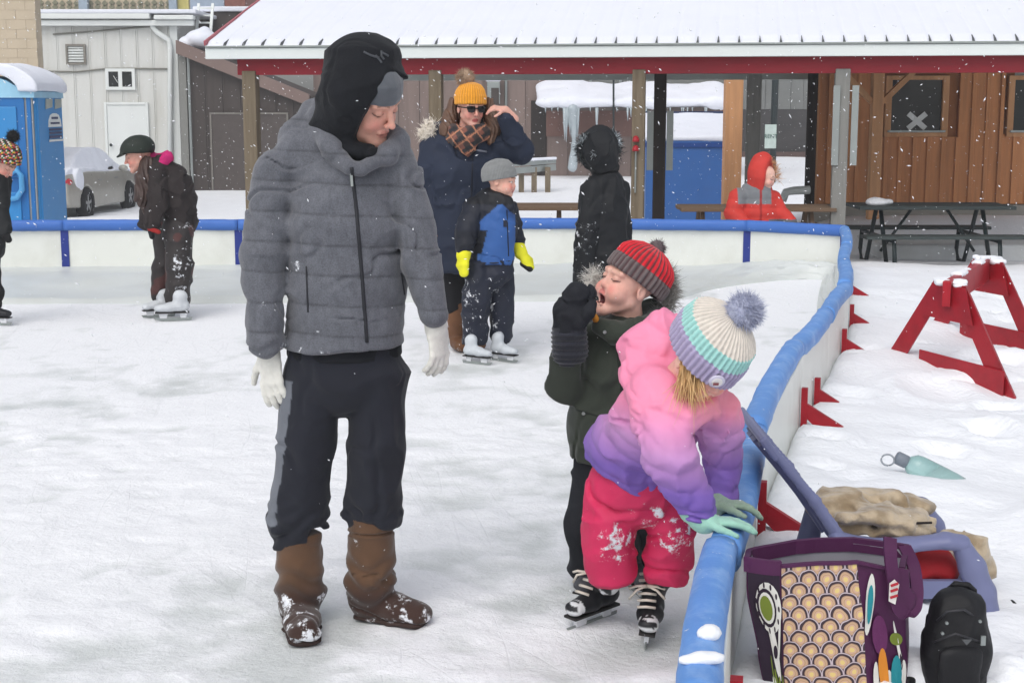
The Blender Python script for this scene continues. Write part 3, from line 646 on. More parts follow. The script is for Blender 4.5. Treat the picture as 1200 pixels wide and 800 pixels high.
mb = MB(); mb.box(xw1 - .19, xw1 + .01, YW - .045, YW + .03, -.9, zw - .3, .01); mb.build('corner_trim', M_WTRIM, W)
mb = MB(); zg = fp(0, 31, YW)[2]; mb.box(xw0, fp(178, 0, YW)[0], YW - .35, YW - .06, (zw + zg) / 2 + .02, zw, .02); mb.box(xw0, fp(228, 0, YW)[0], YW - .25, YW - .07, zg, (zw + zg) / 2 - .01, .02); mb.box(fp(183, 0, YW)[0], fp(229, 0, YW)[0], YW - .36, YW - .06, (zw + zg) / 2 + .0, zw - .04, .02); mb.build('gutter', M_WTRIM, W)
mb = MB(); mb.box(xw0, fp(232, 0, YW)[0], YW - .33, YW + 6, zw + .004, zw + .11, .03); mb.build('roof_snow', M_SNOWF, W)
mb = MB(); q = lambda px, py, dy=-.12: fp(px, py, YW + dy); mb.tube([q(179, 24), q(179, 32), q(184, 38), q(198, 47), q(199.5, 56), q(199.5, 236)], .07, 8); mb.build('downspout', M_WTRIM, W, smooth=True)
mb = MB(); mb.tube([q(62, 40.5, -.04), q(110, 37, -.04), q(178, 31, -.04)], .022, 6); mb.tube([q(41, 81.5, -.04), q(60, 84, -.04), q(90, 84.5, -.04), q(122, 81, -.04), q(150, 80.5, -.04), q(197, 81, -.04)], .022, 6); mb.build('cable', mat('cable_grey', (120, 120, 112), .7), W)
a, b = q(78, 76, -.05), q(100, 52, -.05); mb = MB()
for s in ((a[0], a[0] + .05, a[2], b[2]), (b[0] - .05, b[0], a[2], b[2]), (a[0] + .05, b[0] - .05, a[2], a[2] + .05), (a[0] + .05, b[0] - .05, b[2] - .05, b[2])): mb.box(s[0], s[1], YW - .09, YW - .02, s[2], s[3])
vt = mb.build('vent', mat('vent_rim', (130, 126, 118), .6), W)
for k in range(6):
    mb = MB(); z = a[2] + .06 + k * (b[2] - a[2] - .1) / 6; mb.obox((.5 * (a[0] + b[0]), YW - .05, z + .03), ((1, 0, 0), (0, 1, .8), (0, -.8, 1)), ((b[0] - a[0]) / 2 - .06, .03, .008)); mb.build('slat', M_WTRIM, vt)
a, b = q(124.5, 105.5, -.05), q(158, 80.5, -.05); mb = MB(); m_ = (a[0] + b[0]) / 2
for s in ((a[0], a[0] + .08, a[2], b[2]), (b[0] - .08, b[0], a[2], b[2]), (m_ - .05, m_ + .05, a[2] + .08, b[2] - .08), (a[0] + .08, b[0] - .08, a[2], a[2] + .08), (a[0] + .08, b[0] - .08, b[2] - .08, b[2])): mb.box(s[0], s[1], YW - .09, YW - .02, s[2], s[3])
wn = mb.build('window', M_WTRIM, W)
for x0, x1 in ((a[0] + .08, m_ - .05), (m_ + .05, b[0] - .08)):
    mb = MB(); mb.box(x0, x1, YW - .06, YW - .05, a[2] + .08, b[2] - .08); mb.build('pane', M_GLASS, wn)
mb = MB(); t0, t1 = q(133, 89, -.07), q(138, 97, -.07); mb.bar(t0, t1, .01, .06, up=(0, 1, 0)); mb.build('tape', M_WTRIM, wn)
a, b = q(127, 240, -.05), q(173.5, 120, -.05); mb = MB()
for s in ((a[0], a[0] + .07, a[2], b[2]), (b[0] - .07, b[0], a[2], b[2]), (a[0] + .07, b[0] - .07, b[2] - .07, b[2])): mb.box(s[0], s[1], YW - .08, YW - .02, s[2], s[3], .01)
mb.box(a[0] + .075, b[0] - .075, YW - .055, YW - .02, a[2], b[2] - .075); dr = mb.build('door', M_WTRIM, W); mb = MB(); h = q(130.5, 170, -.09); mb.lathe(h, [(.03, 0), (.045, .03), (.03, .07)], 10, axis=(0, -1, 0)); mb.build('handle', M_DSTEEL, dr)
# tan block building at the far left edge (nearer)
YT = 30.0; TB = thing('tan_building', (fp(-40, 0, YT)[0], YT, -.7), 'tan block wall building at the top left corner', 'building')
xt1 = fp(41, 0, YT)[0]; mb = MB(); mb.box(xt1 - 5, xt1 - .01, YT + .002, YT + .35, -.9, 6); mb.build('wall', mat('mortar_tan', (180, 166, 145), .9), TB)
blk = None; z = -.9; r = 0
while z < 5.2:
    x = xt1 - 3.2 - (.2 if r % 2 else 0); 
    while x < xt1:
        xe = min(x + .39, xt1)
        if xe - x > .06 and xe > fp(-20, 0, YT)[0]:
            if z > .3:
                mb = MB(); mb.box(x + .003, xe - .003, YT - .005, YT + .03, z + .003, z + .187); mb.build('brick', M_TAN, TB)
        x += .40
    z += .19; r += 1
# long patterned facade beyond
YP = 62.0; PB = thing('patterned_building', (fp(140, 0, YP)[0], YP, -.5), 'tan facade with rows of small dark tiles between blue grey posts', 'building')
mb = MB(); mb.box(fp(-60, 0, YP)[0], fp(222, 0, YP)[0], YP, YP + 6, -.5, 9); mb.build('wall', M_TAN, PB)
mt = mat('tile_dark', (120, 118, 96), .7); 
for yy in (3.5, 8.5):
    for k in range(20):
        px = 48 + k * 8.3; 
        if 92 < px < 105 or px > 207: continue
        c = fp(px, yy + .8 * (k % 2), YP - .03); mb = MB(); mb.obox(c, ((1, 0, 1), (0, 1, 0), (-1, 0, 1)), (.09, .03, .09)); mb.build('tile', mt, PB)
for px, wd in ((98, 10), (203, 9)): mb = MB(); c = fp(px, 0, YP - .2); mb.box(c[0] - wd * .018, c[0] + wd * .018, YP - .35, YP - .02, -.5, 9); mb.build('post', mat('blue_grey_post', (150, 164, 178), .6), PB)
c0, c1 = fp(208, 0, YP - .1), fp(221, 0, YP - .1); mb = MB(); mb.box(c0[0], c1[0], YP - .14, YP - .03, 4, 9); mb.build('yellow_panel', mat('yellow_panel', (196, 184, 110), .7), PB)
YQ = 56.0; QB = thing('brick_building', (fp(260, 0, YQ)[0], YQ, -.5), 'red brick block with a blue grey panel seen just above the ladder', 'building')
mb = MB(); mb.box(fp(263, 0, YQ)[0], fp(287, 0, YQ)[0], YQ, YQ + 5, -.5, 9); mb.build('wall', mat('red_brick', (124, 78, 68), .85, .2, 8), QB)
mb = MB(); mb.box(fp(222, 0, YQ)[0], fp(262, 0, YQ)[0], YQ + .1, YQ + 5, -.5, 9); mb.build('panel', mat('blue_grey_panel', (150, 164, 182), .6, .08), QB)
# dark lean-to
YD = 38.4; D_ = thing('dark_lean_to', (fp(290, 0, YD)[0], YD, -.7), 'dark brown lean-to building with a sloping fascia beside the white building', 'building')
xd0, xd1 = fp(207, 0, YD)[0], fp(372, 0, YD)[0]; slope = lambda x: np.interp(x, [xd0, fp(360, 0, YD)[0]], [fp(0, 56, YD)[2], fp(0, 117, YD)[2]])
wall_panels(D_, xd0 + .2, xd1, YD, -.9, slope, .46, M_DARKW, 'siding_sheet', .2)
mb = MB(); mb.box(xd0 + .0, xd1, YD + .21, YD + 4, -.9, fp(0, 112, YD)[2]); mb.build('wall', M_DARKW, D_)
a, b = fp(206, 55, YD - .25), fp(362, 116, YD - .25); mb = MB(); mb.prism([a + (0, 0, -.17), b + (0, 0, -.19), b + (0, 0, .12), a + (0, 0, .17)], (0, .18, 0)); mb.build('fascia', M_FASCIA, D_)
mb = MB(); mb.prism([a + (0, .2, .10), b + (0, .2, .06), b + (0, .2, -.0), a + (0, .2, -.0)], (0, 4, 0)); mb.build('roof', M_DARKW, D_)
mb = MB(); mb.box(xd0 - .0, xd0 + .19, YD - .06, YD + .1, -.9, slope(xd0) - .2); mb.build('corner_board', M_WOODG, D_)
mb = MB(); c = fp(218, 0, YD - .1); mb.tube([(c[0], YD - .1, -.8), (c[0], YD - .1, fp(0, 64, YD)[2])], .035, 6); mb.build('conduit', M_STEEL, D_)
a, b = fp(249, 225, YD), fp(336, 132, YD); mb = MB()
for s in ((a[0], a[0] + .045, a[2], b[2]), (b[0], b[0] + .045, a[2], b[2]), (a[0] + .045, b[0], b[2] - .045, b[2])): mb.box(s[0], s[1], YD - .07, YD - .03, s[2], s[3])
mb.build('door_frame', mat('frame_grey', (120, 116, 110), .7), D_)
mb = MB(); mb.box(a[0] + .05, b[0] - .002, YD - .05, YD - .037, a[2], b[2] - .05); mb.build('door', mat('dark_door', (80, 73, 70), .75, .1), D_)
s = Sdf(.05); c = fp(236, 46, YD + .3); s.ell(c, (.42, .5, .26)); s.ell(c + (-.3, 0, -.12), (.3, .4, .2)); s.ell(c + (.1, 0, .12), (.2, .3, .2)); s.noise(.03, 5); tag(s.build('snow_pile', M_SNOWF, org=c), 'heap of snow on the lean-to roof under the ladder', 'snow pile')
LD = thing('ladder', fp(240, 40, YD + 1.2), 'pale metal ladder standing above the lean-to roof', 'ladder')
for px in (232, 248.5):
    mb = MB(); mb.bar(fp(px - 2, 42, YD + 1.0), fp(px + 1, 5, YD + 1.5), .07, .07); mb.build('rail', M_WTRIM, LD)
for k in range(4):
    y = 10 + k * 8.5; mb = MB(); mb.bar(fp(231.5 - k * .6, y, YD + 1.4 - k * .1), fp(249 - k * .6, y, YD + 1.4 - k * .1), .045, .045); mb.build('rung', M_WTRIM, LD)
mb = MB(); mb.box(fp(228, 0, YD + 3)[0], fp(300, 0, YD + 3)[0], YD + 3, YD + 3.2, 2.0, fp(0, 14, YD + 3)[2]); DW = tag(mb.build('dark_wall', M_DARKW, org=fp(260, 30, YD + 3)), 'dark upper wall behind the ladder', 'wall')
mb = MB(); mb.box(fp(226, 0, YD + 3)[0], fp(300, 0, YD + 3)[0], YD + 2.9, YD + 3.3, fp(0, 14, YD + 3)[2], fp(0, 8, YD + 3)[2], .03); mb.build('snow_cap', M_SNOWF, DW)
# brown building behind the shelter
YB2 = 43.0; BB = thing('brown_building', (fp(620, 0, YB2)[0], YB2, -.5), 'long brown ribbed building behind the shelter', 'building')
xb0, xb1 = fp(365, 0, YB2)[0], fp(862, 0, YB2)[0]; wall_panels(BB, xb0, xb1, YB2, -.8, 4.0, .62, M_BROWNW, 'siding_sheet', .2)
mb = MB(); mb.box(xb0, xb1 - .1, YB2 + .22, YB2 + 5, -.8, 3.9); mb.build('wall', M_BROWNW, BB)
# dark openings high on the wall and a red-brown lower field
for x0, x1, y0, y1, mm in ((652, 850, 92, 108, mat('grey_band', (110, 112, 108), .7, .1)), (640, 850, 126, 160, mat('rust_band', (122, 92, 84), .8, .15, 1.5)), (622, 640, 118, 205, mat('dark_gap', (44, 38, 36), .8))):
    mb = MB(); a, b = fp(x0, y1, YB2), fp(x1, y0, YB2); mb.box(a[0], b[0], YB2 - .06, YB2 - .038, a[2], b[2]); mb.build('wall_band', mm, BB)
for px in (692, 727, 737, 757): mb = MB(); a = fp(px, 92, YB2 - .1); mb.tube([a, fp(px, 110, YB2 - .1)], .05, 6); mb.build('pipe', M_STEEL, BB)
for px, y0, y1 in ((719, 92, 120),): mb = MB(); mb.tube([fp(px, 92, YB2 - 1.4), fp(px, 160, YB2 - 1.4)], .03, 6); mb.build('pipe', M_DSTEEL, BB)
mb = MB(); a, b = fp(571, 122, YB2), fp(586, 96, YB2); mb.box(a[0], b[0], YB2 - .3, YB2 - .04, a[2], b[2], .02); lb = mb.build('meter_box', M_STEEL, BB); mb = MB(); mb.box(a[0] + .12, b[0] - .03, YB2 - .31, YB2 - .301, a[2], b[2] - .18); mb.build('meter_face', M_DARKW, lb); mb = MB(); mb.box(a[0] - .04, b[0] + .02, YB2 - .32, YB2 - .05, b[2] + .004, b[2] + .10, .03); mb.build('snow', M_SNOWF, lb)
mb = MB(); mb.tube([fp(593, 92, YB2 - .1), fp(593, 180, YB2 - .1)], .04, 6); mb.build('pipe', M_STEEL, BB)
# snow covered awning with icicles
AW = thing('awning', fp(740, 118, YB2 - .8), 'small awning with a thick blanket of snow and icicles on the brown building', 'awning')
a, b = fp(634, 124, YB2 - 1.4), fp(850, 124, YB2 - 1.4)
mb = MB(); mb.prism([(a[0] + .15, YB2 - 1.38, a[2] - .06), (a[0] + .15, YB2 - .05, a[2] + .42), (a[0] + .15, YB2 - .05, a[2] + .34), (a[0] + .15, YB2 - 1.38, a[2] - .14)], (b[0] - a[0] - .3, 0, 0)); mb.build('deck', M_DARKW, AW)
s = Sdf(.05); n = 9
for i in range(n):
    t = i / (n - 1); x = a[0] + .3 + (b[0] - a[0] - .5) * t; hh = .17 + .05 * math.sin(i * 1.7); lift = .10 * max(0, 1 - abs(t - .1) * 4)
    s.cap2((x, YB2 - 1.28, a[2] + .08), (x, YB2 - .15, a[2] + .5 + lift), (.42, hh), (.42, hh), (1, 0, 0), k=.12)
s.noise(.03, 3); s.build('snow_blanket', M_SNOWF, AW)
for i in range(26):
    px = 636 + RNG.random() * 205; big = 0; L_ = .12 + .35 * RNG.random() ** 2
    if 655 < px < 682: L_ = .5 + .7 * RNG.random()
    if abs(px - 704) < 4: L_ = .7
    x = fp(px, 0, YB2 - 1.4)[0]; mb = MB(); r = .02 + .05 * L_; y = YB2 - 1.42 + .05 * RNG.random(); mb.tube([(x, y, a[2] - .05), (x, y, a[2] - .05 - L_ * .5), (x + .01, y, a[2] - .05 - L_)], [r, r * .7, .006], 6); mb.build('icicle', M_ICE_C, AW, smooth=True)
IC = Sdf(.035); x = fp(672, 0, YB2 - 1.4)[0]; zt = a[2] - .1; zb_ = fp(0, 196, YB2 - 1.3)[2]
IC.chain([(x, YB2 - 1.4, zt), (x + .03, YB2 - 1.38, zt - .7), (x + .06, YB2 - 1.36, zb_ + .6), (x, YB2 - 1.34, zb_)], [.17, .07, .06, .13], k=.1); IC.noise(.05, (9, 9, 2), 2)
tag(IC.build('ice_column', M_ICE_C, org=(x, YB2 - 1.4, zb_)), 'frozen column of ice hanging from the awning to the ground', 'ice column')
# guard rail
GR = thing('guard_rail', fp(620, 196, 37.5), 'snow topped steel guard rail in front of the brown building', 'guard rail')
for y0, y1 in ((190.5, 188), (200, 196)):
    mb = MB(); mb.bar(fp(560, y0 + 4, 37), fp(651, y1, 38), .06, .16); mb.build('rail', M_STEEL, GR)
mb = MB(); mb.bar(fp(560, 190, 37), fp(651, 185.5, 38), .16, .07, bev=.02); mb.build('snow', M_SNOWF, GR)
for px, y in ((611, 196), (626, 196), (642, 196)): mb = MB(); c = fp(px, y, 37.7); mb.box(c[0] - .07, c[0] + .07, c[1], c[1] + .14, -.8, c[2]); mb.build('post', M_WOOD, GR)
# blue dumpster with snow on its lid
YU = 26.0; a, b = fp(756, 255, YU), fp(861, 166, YU); U = thing('dumpster', ((a[0] + b[0]) / 2, YU, -.55), 'blue metal dumpster with a sloping snow covered lid', 'dumpster')
mb = MB(); mb.prism([(a[0], YU, -.45), (a[0], YU, b[2]), (a[0], YU + 1.3, b[2] + .42), (a[0], YU + 1.3, -.45)], (b[0] - a[0], 0, 0)); mb.build('body', mat('blue_paint', (54, 100, 164), .5, .08, 2, .1, dirt=(60, 80, 120), dirt_amt=.4, dirt_scale=2), U)
mb = MB(); mb.box(a[0] - .02, b[0] + .02, YU - .03, YU - .003, b[2] - .10, b[2] - .02); mb.build('rim', mat('blue_rim', (30, 66, 130), .5), U)
s = Sdf(.03); s.box(((a[0] + b[0]) / 2, YU + .64, b[2] + .25), ((b[0] - a[0]) / 2 + .01, .68, .05), ((1, 0, 0), (0, 1.3, .42), (0, -.42, 1.3)), .03); s.noise(.02, 4); s.build('lid_snow', M_SNOWF, U)
mb = MB(); mb.bar((a[0], YU + 1.32, b[2] + .50), (b[0], YU + 1.32, b[2] + .50), .04, .05); mb.build('lid_edge', mat('lid_blue', (50, 66, 100), .5), U)
# orange post + background gap with grey post and sign
mb = MB(); c = fp(859, 150, 24); mb.box(c[0] - .14, c[0] + .14, 23.9, 24.2, -.5, 4, .01); tag(mb.build('wooden_column', M_ORANGE2, org=(c[0], 24, -.5)), 'orange brown wooden column beside the blue dumpster', 'column')
FB = thing('far_dark_building', (fp(925, 0, 58)[0], 58, -.5), 'far grey and dark building seen between the column and the kiosk', 'building')
x0, x1 = fp(855, 0, 58)[0], fp(985, 0, 58)[0]
wall_panels(FB, x0, x1, 58, fp(0, 128, 58)[2], 4.5, .5, mat('far_grey', (112, 114, 112), .8, .15, 2), 'siding_sheet', .1)
mb = MB(); mb.box(x0, x1, 58.02, 60, -.6, fp(0, 128, 58)[2] - .01); mb.build('wall', mat('far_dark', (58, 56, 56), .8, .3, 1.2), FB)
mb = MB(); mb.box(x0, x1, 57.7, 58.0, -.5, fp(0, 178, 58)[2]); mb.build('plinth', mat('far_brown', (84, 66, 62), .8, .2), FB)
mb = MB(); c = fp(911, 0, 40); mb.tube([(c[0], 40, -.5), (c[0], 40, 3)], .09, 8); tag(mb.build('lamp_pole', M_DSTEEL, org=(c[0], 40, -.5)), 'thin dark pole between the grey post and the kiosk', 'pole')
SG = thing('sign', fp(903, 160, 39.6), 'pale sign on the thin dark pole reading RENT', 'sign')
a, b = fp(896, 174, 39.6), fp(910, 146, 39.6); mb = MB(); mb.box(a[0], b[0], 39.58, 39.64, a[2], b[2]); mb.build('board', mat('sign_white', (176, 190, 184), .6), SG)
def text(name, body, loc, size, m, parent=None, rot=(math.pi / 2, 0, 0), ext=.002):
    cu = bpy.data.curves.new(name, 'FONT'); cu.body = body; cu.size = size; cu.extrude = ext; cu.align_x = 'CENTER'; cu.align_y = 'CENTER'
    o = bpy.data.objects.new(name, cu); COL.objects.link(o); dg = bpy.context.evaluated_depsgraph_get(); me = bpy.data.meshes.new_from_object(o.evaluated_get(dg)); bpy.data.objects.remove(o)
    R = Euler(rot).to_matrix().to_4x4(); R.translation = Vector(loc) - (Vector(ORG[parent]) if parent else Vector((0, 0, 0))); me.transform(R); me.name = name
    me.materials.clear(); return link(name, me, m, parent)
c = (a + b) / 2; text('lettering', 'RENT', (c[0], 39.565, c[2] - .0), .15, mat('sign_green', (60, 92, 84), .6), SG)
# ------------------------------------------------------------------ portable toilet
YO = 15.6
def prt(): 
    b = at(40, 108, YO); xr = b[0]; xl = xr - 1.10; zt = b[2]; zb_ = -.2; DP_ = .95
    P = thing('portable_toilet', ((xl + xr) / 2, YO + .5, zb_), 'blue portable toilet with snow on its rounded roof and a white label', 'portable toilet')
    mB = mat('blue_plastic', (52, 134, 196), .45, .05, 3, .1, dirt=(70, 130, 180), dirt_amt=.4); mB2 = mat('blue_plastic_dark', (38, 108, 172), .45, .05, 3, .1)
    xm = at(25, 0, YO)[0]
    mb = MB(); mb.box(xl, xr, YO + .02, YO + DP_, zb_, zt - .02, .03); mb.build('cabin', mB, P)
    mb = MB(); mb.box(xl - .02, xr + .03, YO - .04, YO + DP_ + .03, zb_ - .1, zb_ + .12, .02); mb.build('base', mB2, P)
    # door frame, arched door, side panel
    xc = xl + .46; mb = MB()
    mb.prism([(xl + .06, YO - .035, zb_ + .13), (xm - .02, YO - .035, zb_ + .13), (xm - .02, YO - .035, zt - .08), (xm - .16, YO - .035, zt + .10), (xc, YO - .035, zt + .15), (xl + .2, YO - .035, zt + .10), (xl + .06, YO - .035, zt - .08)], (0, .05, 0)); d = mb.build('door', mB2, P)
    mb = MB()
    for za, zc in ((zb_ + .25, zb_ + .85), (zb_ + 1.0, zt - .15)): mb.box(xl + .16, xm - .10, YO - .05, YO - .034, za, zc, .012)
    mb.build('door_panel', mB, d)
    mb = MB(); mb.tube([at(10, 206, YO - .08), at(19, 199, YO - .10), at(25, 206, YO - .09), at(26, 222, YO - .08), at(20, 232, YO - .08), at(11, 234, YO - .08)], .03, 8); mb.build('handle', mat('handle_blue', (90, 164, 216), .4), d, smooth=True)
    mb = MB(); mb.box(xm + .0, xm + .05, YO - .03, YO + .03, zb_ + .1, zt - .01, .01); mb.build('jamb', mB2, P)
    a1, b1 = at(32, 256, YO), at(38.5, 118, YO); mb = MB(); mb.box(a1[0], min(b1[0], xr - .004), YO - .02, YO + .015, zb_ + .1, zt - .03, .006); mb.build('corner_strip', mat('grey_strip', (142, 146, 148), .5), P)
    SX = np.array((0, 1., 0)); k = .0092                                # the side wall: SX runs back along it
    def sd_(u, z, o=.0): return np.array((xr + o, YO + u, z))
    def plate(mb, u0, u1, z0, z1, o0, o1): mb.box(xr + o0, xr + o1, YO + u0, YO + u1, z0, z1)
    mb = MB(); mb.box(xr - .02, xr + .012, YO + .06, YO + DP_ - .05, zb_ + .13, zt - .05, .008); sp_ = mb.build('side_panel', mB, P)
    mv = mat('vent_grey', (158, 164, 158), .6); zl = lambda py: at(58, py, YO + .5)[2]
    for u0 in (.30, .62):
        mb = MB(); mb.prism([sd_(u0, zl(128), .014), sd_(u0 + .22, zl(126), .014), sd_(u0 + .24, zl(116), .014), sd_(u0 + .02, zl(116), .014)], (.01, 0, 0)); mb.build('vent', mv, sp_)
    uc = .60; mb = MB(); mb.prism([sd_(uc + a, zl(141) + b_ * .0092, .013) for a, b_ in ((-.23, -8), (.23, -8), (.21, 0), (.15, 6), (.06, 8), (-.06, 8), (-.15, 6), (-.21, 0))], (.006, 0, 0)); lb = mb.build('label', M_WTRIM, sp_)
    ml = mat('label_ink', (58, 66, 100), .6)
    for (y, hh, ww, solid, mm) in ((138.5, .024, .24, 0, ml), (144.5, .020, .32, 0, ml), (152, .022, .44, 1, ml), (156, .022, .44, 1, ml), (160.5, .028, .44, 1, ml), (164.8, .022, .48, 1, M_WTRIM)):
        mb = MB(); z = zl(y)
        if solid: plate(mb, uc - ww / 2, uc + ww / 2, z - hh / 2, z + hh / 2, .020, .024)
        else:
            u = -ww / 2
            while u < ww / 2 - .03: q = .035 + .025 * RNG.random(); plate(mb, uc + u, uc + u + q, z - hh / 2, z + hh / 2, .020, .024); u += q + .016
        mb.build('print', mm, lb)
    c = sd_(uc, zl(142), .021)
    # rounded roof under snow
    xc = (xl + xr) / 2
    s = Sdf(.02); top = at(0, 76, YO + .3)[2]
    def dome(x, y, z):
        u = (x - xc) / .62; return z - (zt - .03 + (top - zt + .02) * np.sqrt(np.maximum(1 - np.clip(np.abs(u), 0, 1) ** 2.3, 0)) + .03)
    s._add('+', np.array((xl - .06, YO - .10, zt - .04)), np.array((xr + .02, YO + DP_ + .1, top + .1)), lambda x, y, z: np.maximum(np.maximum(dome(x, y, z), (zt + .01 + .22 * np.sqrt(np.maximum(1 - np.clip(np.abs((x - xc + .10) / .50), 0, 1) ** 2.2, 0))) - z), np.maximum(np.abs(y - YO - .46) - .55, np.abs(x - xc) - .60)), 0)
    s.noise(.018, 4, 2); s.build('roof_snow', M_SNOWF, P)
    mb = MB(); mb.prism([(xl - .01 + .0, YO - .05, zt - .06), (xr + .015, YO - .05, zt - .06), (xr + .01, YO - .05, zt + .0), (xr - .12, YO - .05, zt + .10)] + [(xc - .10 + .5 * math.cos(t), YO - .05, zt - .02 + .20 * math.sin(t) ** .9) for t in np.linspace(.4, 2.7, 8)] + [(xl, YO - .05, zt)], (0, DP_ + .06, 0)); mb.build('roof', mat('pale_blue_roof', (150, 196, 220), .4), P)
prt()

# ------------------------------------------------------------------ parked car
def car():
    o = np.array([-9.82, 32.5, -.83]); hd = nrm((.07, 1, 0)); sd = np.array([hd[1], -hd[0], 0])
    C = thing('parked_car', o, 'silver parked sedan with snow covering its roof, windows and boot', 'car')
    L_ = lambda x, y, z: o + hd * x + sd * y + UP * z
    R = np.stack([hd, sd, UP], 1)
    def toloc(x, y, z): return ((x - o[0]) * hd[0] + (y - o[1]) * hd[1], (x - o[0]) * sd[0] + (y - o[1]) * sd[1], z - o[2])
    ms = mat('silver_paint', (168, 166, 158), .32, .04, 3, .0, metal=.35, spec=.5, dirt=(140, 134, 124), dirt_amt=.5, dirt_scale=1.2)
    xs = np.array([-2.35, -2.25, -1.6, -.9, 0, .9, 1.5, 2.1, 2.32]); top = np.array([.86, .98, 1.0, 1.0, .96, .94, .92, .80, .66]); bot = np.array([.42, .30, .26, .22, .22, .22, .24, .26, .36])
    def body(x, y, z):
        X, Y, Z = toloc(x, y, z); t = np.interp(X, xs, top); b = np.interp(X, xs, bot); hw = .86 - .05 * np.abs(X / 2.3) ** 4 - .10 * np.clip((Z - .55) / .5, 0, 1) ** 2
        d = np.maximum(np.maximum(Z - t, b - Z), np.abs(Y) - hw); d = np.maximum(d, np.abs(X) - 2.33)
        for wx in (-1.36, 1.38): d = np.maximum(d, .37 - np.sqrt((X - wx) ** 2 + (Z - .33) ** 2) - 10 * (np.abs(Y) < .55))
        return d
    s = Sdf(.035); s._add('+', o - 2.6 + (0, 0, 2.6), o + (2.6, 2.6, 1.3), body, 0); s.build('body', ms, C)
    def cabin(e):
        def fn(x, y, z):
            X, Y, Z = toloc(x, y, z); t = np.interp(X, [-1.95, -1.2, -.55, .45, 1.25], [.98, 1.28, 1.43, 1.42, .96]) + e; return np.maximum(np.maximum(Z - t, .9 - Z), np.maximum(np.abs(Y) - (.74 - .26 * np.clip((Z - .9) / .55, 0, 1)) - e * .6, np.abs(X + .3) - 1.7))
        return fn
    s = Sdf(.035); s._add('+', o - 2.2 + (0, 0, 3), o + (2.2, 2.2, 1.6), cabin(0), 0); s.build('cabin', M_GLASS, C)
    def snow(x, y, z):
        X, Y, Z = toloc(x, y, z); c = cabin(.055)(x, y, z); c = np.maximum(c, .985 + .06 * np.sin(X * 2.1) - Z - .08 * (X > .8))
        tk = np.interp(X, [-2.35, -1.9, -1.3, .6, 1.4, 2.2], [.05, .13, .10, .02, .10, .05]); b = np.maximum(np.maximum(Z - np.interp(X, xs, top) - tk, np.interp(X, xs, top) - .06 - Z), np.maximum(np.abs(Y) - .74, np.abs(X) - 2.28))
        q = np.sqrt((X + 1.72) ** 2 + (Z - .86) ** 2) ; side = np.maximum(np.maximum(q - .24, np.abs(np.abs(Y) - .80) - .05), 0.55 - Z)
        return np.minimum(np.minimum(c, b), side)
    s = Sdf(.035); s._add('+', o - 2.5 + (0, 0, 3), o + (2.5, 2.5, 1.7), snow, 0); s.noise(.025, 3.2, 2); s.build('snow_cover', M_SNOWF, C)
    mt_ = mat('tyre', (28, 28, 30), .85, .1); mr2 = mat('alloy', (150, 152, 154), .3, .05, metal=.7)
    for wx in (-1.36, 1.38):
        for sy in (-1, 1):
            c = L_(wx, sy * .70, .33); mb = MB(); mb.lathe(c, [(.20, -.0), (.33, .0), (.345, .04), (.345, .15), (.32, .19), (.21, .19), (.20, .16)], 22, axis=sd * sy); wh = mb.build('wheel', mt_, C, smooth=True)
            mb = MB(); mb.lathe(c + sd * sy * .10, [(.205, 0), (.21, .06), (.19, .07), (.185, .03)], 20, axis=sd * sy)
            for k in range(5):
                a = 2 * math.pi * k / 5 + .3; dv = hd * math.cos(a) + UP * math.sin(a); mb.bar(c + sd * sy * .15, c + sd * sy * .15 + dv * .19, .06, .03, up=sd)
            mb.build('rim', mr2, wh)
    for sy in (-1, 1):
        s = Sdf(.015); s.ell(L_(-2.17, sy * .66, .83), (.20, .17, .10), R); s.cut(L_(-2.0, sy * .66, .8), hd, k=0); s.build('tail_light', mat('tail_red', (178, 24, 36), .2, .1, 6, 0, spec=.6), C)
        s = Sdf(.02); s.ell(L_(.78, sy * .92, 1.0), (.08, .11, .075), R); s.build('mirror', ms, C)
        for wx in (-.62, .42): mb = MB(); mb.bar(L_(wx, sy * .83, .80), L_(wx + .2, sy * .83, .80), .03, .03, up=UP); mb.build('door_handle', mr2, C)
        for wx in (-.95, -.02, 1.0): mb = MB(); mb.bar(L_(wx, sy * .852, .30), L_(wx + .02, sy * .80, .93), .012, .012, up=sd); mb.build('door_seam', M_DSTEEL, C)
    mb = MB(); mb.obox(L_(-2.34, 0, .36), (sd, hd, UP), (.74, .04, .12), .03); mb.build('bumper', mat('bumper_dark', (44, 42, 42), .7), C)
    mb = MB(); mb.obox(L_(-2.36, 0, .62), (sd, hd, UP), (.26, .01, .065)); mb.build('number_plate', M_WTRIM, C)
car()

